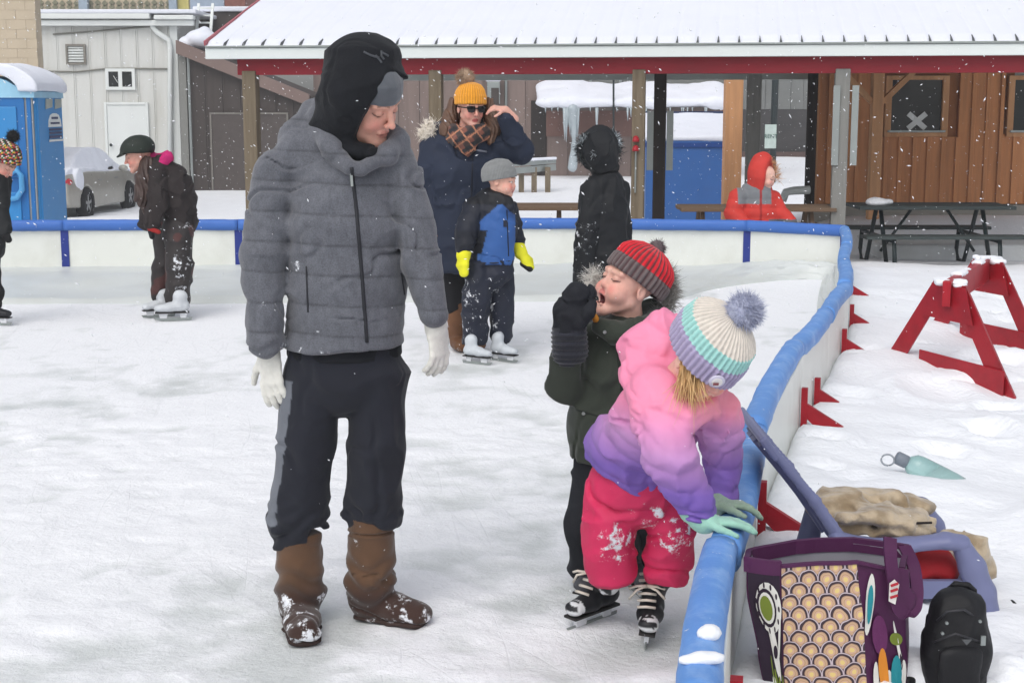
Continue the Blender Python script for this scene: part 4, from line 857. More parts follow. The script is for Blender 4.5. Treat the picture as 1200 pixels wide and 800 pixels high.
# ------------------------------------------------------------------ picnic tables
def plank_table(name, x0, x1, Y, z, label, m, wd=.7, zg=-.25, kind='seat'):
    T = thing(name, ((x0 + x1) / 2, Y, zg), label, 'picnic table', 'picnic tables round the shelter')
    for k in range(4):
        mb = MB(); w_ = wd / 4; mb.box(x0 + .01 * (k % 2), x1 - .012 * ((k + 1) % 2), Y + k * w_ + .006, Y + (k + 1) * w_ - .006, z - .04, z, .005); mb.build('plank', m, T)
    for px in (x0 + .25, x1 - .25):
        for sy in (-1, 1): mb = MB(); mb.bar((px, Y + wd / 2 + sy * .12, z - .04), (px, Y + wd / 2 + sy * .62, zg - .1), .09, .04, up=(1, 0, 0)); mb.build('leg', m, T)
        mb = MB(); mb.bar((px + .045, Y - .35, z - .32), (px + .045, Y + wd + .35, z - .32), .04, .09); mb.build('crossbar', m, T)
    for sy in (-1, 1):
        for k in range(2): mb = MB(); y = Y + wd / 2 + sy * .62 + (k - .5) * .14; mb.box(x0, x1, y - .065, y + .065, z - .27, z - .235, .005); mb.build('bench_plank', m, T)
M_TBL = mat('table_wood', (112, 92, 74), .85, .2, 3, .4, 18, stretch=(.6, 6, 6), dirt=(80, 64, 50), dirt_amt=.5)
a, b = at(560, 242.5, 15.4), at(684, 242.5, 15.4); plank_table('picnic_table', a[0], b[0], 15.4, a[2], 'brown wooden picnic table between the woman and the child in black', M_TBL)
a, b = at(795, 244, 15.9), at(975, 244, 15.9); plank_table('picnic_table', a[0], b[0], 15.6, a[2] + .02, 'brown wooden picnic table behind the child in red', M_TBL)
def steel_table():
    Y = 16.7; zt = at(0, 239.5, Y)[2]; x0, x1 = at(1008, 0, Y)[0], at(1192, 0, Y)[0]; zg = zt - .68; Tm = M_DSTEEL
    T = thing('picnic_table', ((x0 + x1) / 2, Y, zg), 'dark steel framed picnic table standing in the snow in front of the kiosk', 'picnic table', 'picnic tables round the shelter')
    mt_ = mat('dark_plank', (58, 66, 66), .7, .15, 3, .2, stretch=(.6, 6, 6))
    for k in range(5): mb = MB(); y = Y - .36 + k * .148; mb.box(x0, x1 - .02 * (k % 2), y, y + .14, zt - .04, zt, .005); mb.build('plank', mt_, T)
    zs = zt - .30
    for sy in (-1, 1):
        for k in range(2): mb = MB(); y = Y + sy * .66 + (k - .5) * .15; mb.box(x0 - .02, x1 + .02, y - .07, y + .07, zs - .035, zs, .005); mb.build('bench_plank', mt_, T)
    for px in (x0 + .30, x1 - .30):
        for sy in (-1, 1):
            mb = MB(); mb.tube([(px, Y + sy * .10, zt - .05), (px, Y + sy * .40, zg + .12), (px, Y + sy * .50, zg - .03), (px, Y + sy * .72, zg - .03), (px, Y + sy * .80, zg + .1), (px, Y + sy * .74, zs - .04)], .025, 8); mb.build('leg', Tm, T, smooth=True)
        mb = MB(); mb.tube([(px, Y - .7, zs - .06), (px, Y + .7, zs - .06)], .024, 8); mb.build('crossbar', Tm, T, smooth=True)
    for s in (-1, 1): mb = MB(); xm = (x0 + x1) / 2; mb.tube([(xm + s * .20, Y, zt - .05), (xm + s * (x1 - xm - .34), Y, zs - .24)], .018, 8); mb.build('brace', Tm, T, smooth=True)
    s = Sdf(.02); c = np.array((x0 + .25, Y - .1, zt + .03)); s.ell(c, (.13, .12, .05)); s.ell(c + (.1, .05, 0), (.1, .12, .04)); s.noise(.02, 8); s.build('snow', M_SNOW, T)
steel_table()
mb = MB(); a = at(1034, 287, 17.6); mb.box(a[0], a[0] + 3.2, 17.6, 19.3, -.6, a[2], .04); o = mb.build('concrete_slab', mat('snowy_concrete', (206, 208, 208), .85, .05, 4, .3, 12, dirt=(176, 176, 172), dirt_amt=.5), org=(a[0] + 1.6, 18, -.3)); tag(o, 'snow dusted concrete slab under the steel picnic table', 'slab')

# ------------------------------------------------------------------ red sawhorse
def sawhorse():
    n0 = gz(1036, 426, .05); n1 = gz(1190, 470, .05); a0 = at(1103, 338, (n0[1] + n1[1]) / 2); 
    S = thing('sawhorse', ((n0 + n1) / 2 + (.2, .5, 0)), 'red wooden sawhorse dusted with snow beside the rink boards', 'sawhorse')
    ex = nrm((n1 - n0) * (1, 1, 0)); base = (n0 + n1) / 2; wd = np.linalg.norm(n1 - n0); ev = nrm(at(1147, 312, a0[1] + 1.15) - a0); ev = nrm(ev * (1, 1, 0)); H_ = a0[2] + .03; Ld = 1.35
    for k, nm in ((0, 'near'), (1, 'far')):
        c = base + ev * Ld * k; c = np.array([c[0], c[1], 0]); tp = c + UP * H_; zb0 = .02
        for s in (-1, 1):
            f = c + ex * s * wd / 2 * 1.0 + UP * .05; t = tp + ex * s * .075; d = nrm(t - f); mb = MB(); q = ex * .085
            mb.prism([f - q - ev * .02 + UP * -.08, f + q - ev * .02 + UP * -.08, t + ex * .075 * (1 if s < 0 else .9) - ev * .02, t - ex * .075 * (.9 if s < 0 else 1) - ev * .02], ev * .04); mb.build('leg', M_RED, S)
        mb = MB(); g = .30; hw = .075 + (wd / 2 - .075) * (g / H_) + .03; mb.prism([tp - ex * .15 - ev * .046 - UP * .01, tp + ex * .15 - ev * .046 - UP * .01, tp + ex * .225 - UP * .20 - ev * .046, tp - ex * .225 - UP * .20 - ev * .046], ev * .022); mb.build('gusset', M_RED, S)
        zc = H_ * .17 + .03; hw = wd / 2 * .90; mb = MB(); mb.obox(c + UP * zc + ex * .13 - ev * .032, (ex, ev, UP), (hw - .16, .010, .065), .004); mb.build('crossbar', M_RED, S)
    mb = MB(); A_ = base * (1, 1, 0) + UP * (H_ - .05); mb.bar(A_ - ev * .10, A_ + ev * (Ld + .10), .045, .14, bev=.004); mb.build('beam', M_RED, S)
    for k in (0, 1):
        s = Sdf(.01); c = base * (1, 1, 0) + ev * (Ld * k) + UP * (H_ + .008); s.ell(c + ex * .01, (.085, .05, .018)); s.ell(c + ex * .09 - UP * .012, (.05, .04, .016)); s.ell(c - ex * .08 + ev * .02, (.05, .035, .014)); s.noise(.018, 15, 3); s.build('snow', M_SNOW, S)
    for t in (.3, .8):
        s = Sdf(.012); c = base * (1, 1, 0) + ev * (Ld * t) + UP * (H_ + .022); s.cap2(c - ev * .16, c + ev * .16, (.030, .014), (.026, .010), ex); s.noise(.014, 15, 3); s.build('snow', M_SNOW, S)
    # drift of snow round the feet
    for f, r, lab in ((n0 + (.0, -.12, 0), (.30, .2, .06), 'low drift of snow against the left foot of the sawhorse'), ((n0 + n1) / 2 + (.10, -.10, 0), (.36, .22, .10), 'drift of snow in front of the sawhorse crossbar')):
        s = Sdf(.02); s.ell(f, r); s.ell(f + (.2, .1, -.01), np.array(r) * .8); s.noise(.03, 6, 3); tag(s.build('snow_drift', M_SNOW, org=f), lab, 'snow drift', 'snow drifts round the sawhorse')
sawhorse()

# ------------------------------------------------------------------ plastic chair with clothes, beside the boards
M_CHAIR = mat('lilac_plastic', (112, 117, 152), .4, .05, 5, .06, 40, spec=.4)
def chair():
    Y = 4.08; near, far = Y, Y + .42
    C = thing('plastic_chair', at(1060, 760, Y + .2), 'lilac blue plastic garden chair sunk in the snow beside the boards', 'chair')
    ex = np.array((1., 0, 0)); ey = np.array((0, 1., 0))
    def P(px, py, dy=0): return at(px, py, Y + dy)
    # backrest: curved slatted panel leaning left, seen nearly edge on
    top, botm = P(903, 524), P(986, 634); dx = botm - top
    for k in range(6):
        y0 = .0 + k * .063; bow = .03 * (1 - ((k - 2.5) / 2.5) ** 2); mb = MB(); off = np.array((-bow, y0, 0))
        n = 6; pts = [top + dx * (i / n) + off + np.array((.02 * math.sin(math.pi * i / n), 0, -.015 * math.sin(math.pi * i / n))) for i in range(n + 1)]
        for i in range(n): mb.bar(pts[i], pts[i + 1], .055, .018, up=(0.8, 0, .6))
        mb.build('back_slat', M_CHAIR, C)
    for y0 in (-.035, .375):
        s = Sdf(.010); s.chain2([top + (.0, y0, .0), top + dx * .5 + (.018, y0, -.01), botm + (0, y0, 0)], [(.010, .015), (.011, .018), (.014, .022)], ey, k=.01); s.build('back_rail', M_CHAIR, C)
    mb = MB(); mb.obox(top + (-.008, .17, .004), (nrm(dx), ey, nrm(np.cross(nrm(dx), ey))), (.04, .215, .013), .008); mb.build('top_rail', M_CHAIR, C)
    # arms flow into the broad front legs
    for y0, nm in ((-.035, 'a'), (.375, 'b')):
        q = lambda px, py: P(px, py) + (0, y0, 0)
        s = Sdf(.010); s.chain2([q(975, 624), q(1010, 634), q(1060, 634), q(1105, 629), q(1123, 632)], [(.034, .018), (.036, .020), (.036, .021), (.038, .022), (.036, .026)], ey, k=.015); s.build('arm', M_CHAIR, C)
        s = Sdf(.010); s.chain2([q(1122, 634), q(1135, 660), q(1146, 690), q(1160, 735), q(1172, 785)], [(.034, .028), (.034, .038), (.034, .040), (.028, .030), (.026, .020)], ey, k=.015); s.build('leg', M_CHAIR, C)
        s = Sdf(.010); s.chain2([q(985, 640), q(975, 690), q(955, 775)], [(.03, .03), (.03, .04), (.028, .022)], ey, k=.015); s.build('leg', M_CHAIR, C)
        mb = MB(); z0 = q(1000, 700)[2]; mb.prism([q(985, 676), q(1144, 676), q(1148, 692), q(1130, 694), q(1060, 698), q(985, 704)], (0, .02, 0)); mb.build('seat_side', M_CHAIR, C)
    a = P(975, 688); b = P(1146, 688); mb = MB(); mb.obox((a + b) / 2 + (0, .17, 0), (ex, ey, UP), ((b[0] - a[0]) / 2, .20, .012), .008); mb.build('seat', M_CHAIR, C)
    # things on it
    mR = mat('red_cloth', (150, 26, 34), .75, .15, 10, .4, 60)
    s = Sdf(.012); s.cap2(P(1030, 655, .10), P(1092, 655, .12), (.13, .055), (.13, .06), ey, k=.02); s.noise(.012, 12); o = s.build('red_bundle', mR, org=P(1060, 680, .1)); tag(o, 'red padded garment bundled under the arm of the plastic chair', 'garment')
    mK = mat('tan_fleece', (150, 132, 106), .95, .2, 14, .8, 90, rgb2=(176, 160, 136), snow=.12, snow_scale=24, sheen=.4, wrinkle=.8, wscale=16)
    s = Sdf(.008)                                                     # folded layers lying over one another
    for a, b_, r, h_ in (((962, 606, .10), (1040, 598, .12), .030, .020), ((970, 584, .22), (1050, 580, .24), .034, .030), ((985, 606, .04), (1060, 608, .06), .028, .018), ((1030, 596, .10), (1082, 606, .10), .030, .020), ((1005, 590, .14), (1028, 604, .02), .026, .020), ((1045, 583, .26), (1086, 594, .22), .032, .028), ((962, 596, .14), (992, 580, .20), .034, .032)):
        s.cap2(P(*a), P(*b_), (r * 1.9, h_), (r * 1.7, h_ * .8), ey, k=.010)
    s.cap2(P(970, 610, .14), P(1088, 611, .14), (.12, .022), (.10, .018), ey, k=.012); s.folds(.008, (12, 12, 15)); s.noise(.004, 30); s.crease(.007, (13, 13, 15), .12, 2.0); o = s.build('fleece_blanket', mK, org=P(1030, 620, .1)); tag(o, 'crumpled tan fleece garment piled on the plastic chair', 'garment')
    s = Sdf(.010); s.chain([P(1112, 640, .14), P(1140, 648, .16), P(1150, 668, .17)], [.045, .05, .04], k=.03); s.chain([P(1098, 650, .10), P(1100, 680, .10)], [.035, .03], k=.03); s.folds(.015, 14); o = s.build('hanging_sleeve', mK, org=P(1130, 655, .15)); tag(o, 'tan sleeve end hanging out past the front of the plastic chair', 'garment')
    mb = MB(); mb.tube([P(1042, 617, .03), P(1065, 613, .03), P(1092, 612, .03)], .004, 6); tag(mb.build('dark_strap', mat('dark_strap', (36, 30, 30), .8), org=P(1065, 616, .0)), 'thin dark hem edge of a garment lying along the chair arm', 'strap')
chair()

# ------------------------------------------------------------------ bottle, small black thing
def bottle():
    p0 = gz(1062, 541, .155); p1 = gz(1114, 566, .075); ax = nrm(p1 - p0)
    B_ = thing('water_bottle', (p0 + p1) / 2, 'translucent teal water bottle with grey cap lying on the snow', 'bottle'); 
    mb = MB(); mb.lathe(p0, [(.020, 0), (.030, .010), (.046, .03), (.050, .05), (.049, .13), (.047, .20), (.044, .235)], 20, axis=ax); mb.build('bottle_body', mat('teal_plastic', (190, 226, 222), .2, .05, 6, 0, trans=.75, spec=.5), B_, smooth=True)
    mb = MB(); mb.lathe(p0 - ax * .045, [(.022, 0), (.027, .006), (.027, .045), (.024, .05)], 16, axis=ax); cp = mb.build('cap', mat('grey_cap', (120, 128, 138), .5), B_, smooth=True)
    c = p0 - ax * .05 + (-.03, -.01, -.012); mb = MB(); mb.tube([c + np.array((math.cos(t), .3 * math.sin(t), .8 * math.sin(t))) * .026 for t in np.linspace(0, 2 * math.pi, 16)], .004, 6); mb.build('loop', mat('grey_loop', (150, 156, 162), .5), cp, smooth=True)
bottle()
p = gz(1194, 714, .06); s = Sdf(.006); s.cap2(p + (-.02, 0, .012), p + (.06, .01, .0), (.02, .012), (.02, .012), (0, 1, 0), k=.01); s.box(p + (-.02, 0, .012), (.012, .022, .014), r=.004); tag(s.build('black_handle', M_BLACK, org=p), 'small black plastic handle end in the snow at the right edge', 'handle')

# ------------------------------------------------------------------ patterned shopping bag
def bag_material():
    m = bpy.data.materials.new('bag_print'); m.use_nodes = True; t = m.node_tree; N = t.nodes; L = t.links; b = N['Principled BSDF']
    uv = N.new('ShaderNodeAttribute'); uv.attribute_name = 'Col'; sx = N.new('ShaderNodeSeparateXYZ'); L.new(uv.outputs['Color'], sx.inputs[0])
    def M_(op, a, b_=0, c=None):
        q = N.new('ShaderNodeMath'); q.operation = op
        for i, s in enumerate((a, b_) if c is None else (a, b_, c)):
            if isinstance(s, (int, float)): q.inputs[i].default_value = s
            else: L.new(s, q.inputs[i])
        return q.outputs[0]
    # overlapping fans: rows offset by half a cell; every point takes the front-most fan whose disc covers it
    nz = N.new('ShaderNodeTexNoise'); nz.inputs['Scale'].default_value = 5; L.new(uv.outputs['Color'], nz.inputs['Vector']); sn = N.new('ShaderNodeSeparateXYZ'); L.new(nz.outputs['Color'], sn.inputs[0])
    U, Vv = M_('MULTIPLY_ADD', sn.outputs[0], .07, sx.outputs[0]), M_('MULTIPLY_ADD', sn.outputs[1], .04, sx.outputs[1]); NX = 4.0; RY = .58
    u = M_('MULTIPLY', U, NX); v = M_('MULTIPLY', Vv, NX * 2.1)
    best = None; acc = None
    for k in (2, 1, 0, -1):                                          # later = in front (lower rows)
        row = M_('ADD', M_('FLOOR', M_('DIVIDE', v, RY)), k - 1); 
        cv = M_('MULTIPLY', row, RY); off = M_('MULTIPLY', M_('PINGPONG', row, 1), .5); fu = M_('SUBTRACT', M_('FRACT', M_('ADD', u, off)), .5); dv = M_('SUBTRACT', v, cv)
        r = M_('SQRT', M_('ADD', M_('MULTIPLY', fu, fu), M_('MULTIPLY', dv, dv))); ins = M_('LESS_THAN', r, .52)
        acc = r if acc is None else M_('ADD', M_('MULTIPLY', ins, r), M_('MULTIPLY', M_('SUBTRACT', 1, ins), acc))
    cr = N.new('ShaderNodeValToRGB'); cr.color_ramp.interpolation = 'CONSTANT'; e = cr.color_ramp.elements
    stops = [(0, (214, 190, 120)), (.12, (196, 160, 138)), (.20, (176, 142, 104)), (.24, (192, 160, 130)), (.30, (176, 142, 114)), (.345, (52, 34, 44)), (.455, (190, 176, 182)), (.505, (62, 38, 54))]
    e[0].position = 0; e[0].color = (*lin(stops[0][1]), 1); e[1].position = stops[1][0]; e[1].color = (*lin(stops[1][1]), 1)
    for p, c in stops[2:]: q = e.new(p); q.color = (*lin(c), 1)
    L.new(acc, cr.inputs[0]); L.new(cr.outputs[0], b.inputs['Base Color']); b.inputs['Roughness'].default_value = .55
    return m
def bag():
    Y = 3.42; P = lambda px, py, dy=0: at(px, py, Y + dy)
    Bg = thing('shopping_bag', gz(975, 860, .03) * (1, 0, 0) + (0, Y + .08, .05), 'large purple shopping bag with fan and flower prints standing in the snow', 'bag')
    mP = mat('purple_fabric', (74, 30, 68), .6, .15, 8, .25, 50); mW = mat('bag_white', (214, 212, 206), .6, .05); mLn = mat('bag_lining', (150, 148, 156), .6, .06, 10, .4, 20)
    # shell: open-topped, front face slightly folded; outline corners in order round the rim / base
    top = [P(874, 657), P(916, 661), P(1003, 656), P(1056, 668), P(1062, 642, .16), P(1000, 634, .24), P(930, 636, .24), P(882, 648, .16)]
    bot = [P(905, 850, .02), P(925, 855, .0), P(1018, 855, .0), P(1056, 845, .06), P(1058, 838, .20), P(1000, 838, .28), P(930, 838, .28), P(905, 842, .24)]
    n = len(top); rows = 14; V = []
    for j in range(rows + 1):
        v = j / rows
        for i in range(n):
            for s_ in range(6):
                f = s_ / 6; a = top[i] * (1 - f) + top[(i + 1) % n] * f; b_ = bot[i] * (1 - f) + bot[(i + 1) % n] * f; q = a * (1 - v) + b_ * v; c = np.mean(top, 0) * (1 - v) + np.mean(bot, 0) * v
                o = nrm((q - c) * (1, 1, 0)); q = q + o * (.014 * math.sin(math.pi * v) + .014 * float(fbm(q[0] * 11, q[2] * 8, 3, 3))); V.append(q)
    V = np.array(V); k = n * 6; idx = np.arange((rows + 1) * k).reshape(rows + 1, k); Q = np.stack([idx[:-1].ravel(), idx[1:].ravel(), np.roll(idx, -1, 1)[1:].ravel(), np.roll(idx, -1, 1)[:-1].ravel()], 1)
    mesh_np('bag_shell', V, [Q], mP, Bg)
    # inner lining
    inn = np.array([q + (np.mean(top, 0) * (1 - .0) - q) * (.04, .04, 0) + (0, 0, -.004) for q in V]); mesh_np('lining', inn, [Q[:, ::-1]], mLn, Bg)
    F = lambda u, v, lift=.006: (lambda i, f, fl: (V[min(int(v * rows), rows - 1) * k + i] * (1 - f) + V[min(int(v * rows), rows - 1) * k + (i + 1) % k] * f) * (1 - fl) + (V[(min(int(v * rows), rows - 1) + 1) * k + i] * (1 - f) + V[(min(int(v * rows), rows - 1) + 1) * k + (i + 1) % k] * f) * fl + np.array((0, -lift, lift * .2)))(int(u), u - int(u), v * rows - min(int(v * rows), rows - 1))
    # u: 0..6 left gusset edge 874->916, 6..12 centre panel 916->1005, 12..18 right 1005->1050
    def patch(name, m, u0, u1, v0, v1, nu=10, nv=24, lift=.006):
        W_ = [[F(u0 + (u1 - u0) * i / nu, v0 + (v1 - v0) * j / nv, lift) for i in range(nu + 1)] for j in range(nv + 1)]; A_ = np.array(W_).reshape(-1, 3); ix = np.arange((nu + 1) * (nv + 1)).reshape(nv + 1, nu + 1)
        Qp = np.stack([ix[:-1, :-1].ravel(), ix[1:, :-1].ravel(), ix[1:, 1:].ravel(), ix[:-1, 1:].ravel()], 1); cc = np.zeros((len(A_), 3)); jj, ii = np.meshgrid(np.linspace(0, 1, nv + 1), np.linspace(0, 1, nu + 1), indexing='ij'); cc[:, 0] = ii.ravel(); cc[:, 1] = 2 - jj.ravel() * 1.0
        return mesh_np(name, A_, [Qp], m, Bg, col=cc)
    mDk = mat('gusset_dark', (40, 26, 44), .6); patch('gusset_print', mDk, .25, 5.85, .015, 1.0, 8, 20, .004)
    patch('fan_panel', bag_material(), 6.05, 11.9, .012, 1.0)
    mD = mat('print_dark', (40, 26, 42), .6); mG = mat('print_green', (110, 124, 44), .6); mT = mat('print_teal', (36, 132, 142), .6); mO = mat('print_orange', (208, 132, 44), .6); mPu = mat('print_plum', (96, 38, 86), .6)
    ex_, ez_ = 5.5, 6.3
    def leaf(name, m, u, v, ru, rv, rot=0, lift=.010, n=18, tip=1.0):
        c0 = F(u, v, lift); V_ = [c0]; 
        for i in range(n):
            a = 2 * math.pi * i / n; x = math.cos(a) * ru; y = math.sin(a) * rv; x *= (1 - (abs(math.sin(a)) ** 3) * (tip - 1)) if tip != 1 else 1
            V_.append(F(np.clip(u + x * math.cos(rot) - y * math.sin(rot) * 1.6, .02, 17.95), np.clip(v + (x * math.sin(rot) / 1.6 + y * math.cos(rot)) , .0, .999), lift))
        V_ = np.array(V_); T_ = np.array([[0, 1 + (i + 1) % n, 1 + i] for i in range(n)]); return mesh_np(name, V_, [T_], m, Bg, smooth=False)
    mN = lambda *a, **kw: leaf('flower_print', *a, **kw)
    mN(mW, 3.6, .26, 2.3, .155); mN(mD, 3.2, .26, 1.75, .118, lift=.012); mN(mW, 3.2, .26, 1.4, .096, lift=.014); mN(mG, 3.1, .26, 1.1, .076, lift=.016)
    for i in range(11): a = 2 * math.pi * i / 11; leaf('petal_print', mD, 3.4 + 2.0 * math.cos(a), .26 + .138 * math.sin(a), .16, .018, lift=.013)
    mN(mW, 4.0, .50, 1.3, .11, rot=.2); mN(mD, 4.1, .52, .5, .04, lift=.013); leaf('petal_print', mW, 5.2, .42, .6, .07, rot=-.5)
    for i in range(4): leaf('petal_print', mG, 3.2 + i * .75, .66 + .03 * i, .36, .055, rot=.5 - .3 * i)
    leaf('leaf_print', mW, 3.4, .80, .7, .13, rot=.1); leaf('leaf_print', mW, 5.2, .88, .35, .10, rot=.5); leaf('leaf_print', mG, 5.4, .95, .4, .05)
    # right side prints
    leaf('leaf_print', mW, 12.9, .24, 1.0, .105, rot=-.25); leaf('leaf_print', mT, 12.9, .24, .62, .07, rot=-.25, lift=.013); 
    leaf('leaf_print', mPu, 14.2, .42, 1.2, .12); leaf('leaf_print', mO, 14.6, .64, .75, .14, rot=.05); leaf('leaf_print', mW, 13.3, .70, .5, .11, rot=-.15); leaf('leaf_print', mT, 16.4, .72, .85, .17, rot=-.1); leaf('leaf_print', mW, 15.6, .76, .5, .12, rot=.1, lift=.009)
    leaf('leaf_print', mG, 14.4, .86, .55, .08); leaf('leaf_print', mG, 15.0, .98, 1.2, .05); leaf('leaf_print', mW, 16.9, .5, .7, .05, rot=.4); leaf('leaf_print', mG, 16.6, .44, .9, .04); leaf('petal_print', mD, 17.2, .58, .2, .06); leaf('petal_print', mW, 17.5, .66, .35, .09)
    # bound rim along gussets and back, long handle hanging over the right side
    def ribbon(name, pts, w, th, m, up):
        pts = np.array(pts); V_ = []; 
        for q, p in enumerate(pts):
            t = nrm(pts[min(q + 1, len(pts) - 1)] - pts[max(q - 1, 0)]); u = nrm(np.array(up) - (np.array(up) @ t) * t); nn = np.cross(t, u)
            V_ += [p + u * w / 2 + nn * th / 2, p - u * w / 2 + nn * th / 2, p - u * w / 2 - nn * th / 2, p + u * w / 2 - nn * th / 2]
        ix = np.arange(len(V_)).reshape(-1, 4); Q_ = np.concatenate([np.stack([ix[:-1, a], ix[:-1, (a + 1) % 4], ix[1:, (a + 1) % 4], ix[1:, a]], 1) for a in range(4)] + [ix[:1, ::-1], ix[-1:]]); return mesh_np(name, V_, [Q_], m, Bg, smooth=False)
    def smooth(pts, n=8):
        pts = np.array(pts, float); t = np.arange(len(pts)); tt = np.linspace(0, len(pts) - 1, (len(pts) - 1) * n + 1); c = np.stack([np.interp(tt, t, pts[:, i]) for i in range(3)], 1)
        for _ in range(6): c[1:-1] = .25 * c[:-2] + .5 * c[1:-1] + .25 * c[2:]
        return c
    ring = [V[i] for i in range(k)]; ribbon('rim', [r + (0, 0, -.008) for r in ring[18:] + ring[:7]], .036, .014, mP, UP)
    ribbon('front_hem', [r + (0, -.004, -.002) for r in ring[6:19]], .008, .012, mP, UP)
    ribbon('handle', smooth([P(1043, 630, .0), P(1043, 650, -.03), P(1048, 690, -.04), P(1051, 712, -.04), P(1062, 721, -.03), P(1073, 712, -.01), P(1075, 690, .02), P(1071, 662, .05), P(1060, 640, .12)]), .032, .007, mP, (1, .3, .15))
    s = Sdf(.006); s.cap2(P(1056, 668, -.01), P(1060, 715, -.02), (.028, .008), (.034, .008), (1, .3, 0), k=.01); s.noise(.004, 30); s.build('handle_flap', mP, Bg)
    c = P(1047, 694, -.055); mb = MB(); mb.prism([c + np.array(q) for q in ((-.010, 0, -.022), (.006, 0, -.030), (.014, .002, .02), (.002, 0, .032), (-.010, 0, .022))], (0, .004, 0)); fl = mb.build('flower_print', mW, Bg)
    mb = MB()
    for dz in (-.012, .004, .018): mb.bar(c + (-.008, -.003, dz), c + (.010, -.002, dz + .006), .002, .006, up=(0, 0, 1))
    mb.build('flower_stripe', mat('print_red', (170, 40, 52), .6), fl)
bag()

# ------------------------------------------------------------------ black backpack
def backpack():
    Y = 3.5; P = lambda px, py, dy=0: at(px, py, Y + dy)
    B_ = thing('backpack', P(1118, 850, .1), 'black backpack standing upright in the snow in front of the chair', 'backpack')
    mK = mat('black_nylon', (24, 24, 27), .6, .2, 12, .3, 120); ux = (1, .2, 0)
    s = Sdf(.006); s.chain2([P(1122, 716), P(1120, 760), P(1114, 850)], [(.072, .06), (.082, .075), (.080, .08)], ux, k=.02); s.cut(P(1114, 850), (0, 0, -1)); s.folds(.006, (14, 14, 10)); s.noise(.003, 30); s.build('pack_body', mK, B_)
    s = Sdf(.005); s.chain2([P(1126, 765, -.075), P(1122, 840, -.085)], [(.056, .02), (.056, .025)], ux, k=.01); s.noise(.004, 20); s.build('front_pocket', mK, B_)
    mb = MB(); mb.tube([P(1098, 727, -.05), P(1110, 716, -.068), P(1130, 714, -.068), P(1145, 724, -.05)], .0035, 6); mb.tube([P(1093, 752, -.06), P(1120, 742, -.085), P(1150, 752, -.06)], .003, 6); mb.build('zip', mat('zip_black', (50, 50, 54), .4), B_, smooth=True)
    mb = MB()
    for px, py in ((1109, 729), (1148, 727), (1104, 741)): c = P(px, py, -.078); mb.lathe(c, [(.004, 0), (.004, .006)], 8, axis=(0, -1, 0))
    c = P(1152, 750, -.066); mb.obox(c, ((1, 0, 0), (0, 1, 0), (0, 0, 1)), (.006, .003, .012)); mb.build('stud', M_STEEL, B_)
    c = P(1133, 752, -.10); mb = MB(); mb.prism([c + np.array(q) for q in ((-.012, 0, .006), (.012, 0, .006), (0, 0, -.008))], (0, .004, 0)); mb.build('emblem', mat('emblem_grey', (80, 82, 84), .5), B_)
    s = Sdf(.006); s.chain2([P(1094, 722, .02), P(1090, 760, .02), P(1086, 790, .01), P(1076, 803, .0), P(1062, 800, -.02)], [(.012, .02)] * 5, (0, 1, 0), k=.01); s.build('strap', mK, B_)
    s = Sdf(.006); s.chain([P(1112, 690, .03), P(1120, 684, .02), P(1134, 685, .02), P(1142, 692, .03)], [.008] * 4, k=.005); s.build('grab_loop', mK, B_)
    # snow lying round it
    for c, r, lab in ((gz(1075, 790, .10), (.09, .10, .07), 'lump of snow between the bag and the backpack'), (gz(1178, 800, .07), (.10, .12, .07), 'lump of snow on the right of the backpack'), (gz(1060, 745, .10), (.12, .10, .10), 'lump of snow under the plastic chair'), (gz(890, 800, .02), (.05, .14, .05), 'lump of snow between the near board and the bag')):
        s = Sdf(.010); s.ell(c, r); s.ell(c + (.06, .03, -.01), np.array(r) * .7); s.noise(.02, 12, 3); tag(s.build('snow_lump', M_SNOW, org=c), lab, 'snow lump', 'snow lumps round the bags')
backpack()
# ------------------------------------------------------------------ people: shared builders
from mathutils.bvhtree import BVHTree
class Surf:
    """finds points on a built garment so that zips, pockets and prints lie on its surface"""
    def __init__(s, V, Q): s.t = BVHTree.FromPolygons(V.tolist(), Q.tolist())
    def hit(s, px, py, lift=.003):
        d = Vector(ray(px, py)).normalized(); h = s.t.ray_cast(Vector((0, 0, CAM_H)), d)
        return None if h[0] is None else np.array(h[0]) + np.array(h[1]) * lift * (1 if h[1].dot(d) < 0 else -1)
    def near(s, p, lift=.003):
        h = s.t.find_nearest(Vector(p)); return np.array(h[0]) + np.array(h[1]) * lift
def frame(fwd, up):
    f = nrm(fwd); u = np.array(up, float); u = nrm(u - (u @ f) * f); r = np.cross(f, u); return np.stack([r, f, u], 1)   # columns: right, forward, up
def garment(s, name, m, parent, col=None):
    V, Q = s.mesh(); c = None
    if col is not None: c = col(V, normals(V, Q)) if callable(col) else np.tile(lin(col), (len(V), 1))
    return mesh_np(name, V, [Q], m, parent, None, True, c), Surf(V, Q)
def strip(sf, pts, w, h, name, m, parent, n=14, lift=.002):
    P_ = []
    for i in range(len(pts) - 1):
        for t in np.linspace(0, 1, n, endpoint=i == len(pts) - 2):
            q = sf.hit(pts[i][0] * (1 - t) + pts[i + 1][0] * t, pts[i][1] * (1 - t) + pts[i + 1][1] * t, lift)
            if q is not None: P_.append(q)
    mb = MB(); mb.tube(P_, w, 6); return mb.build(name, m, parent, smooth=True)
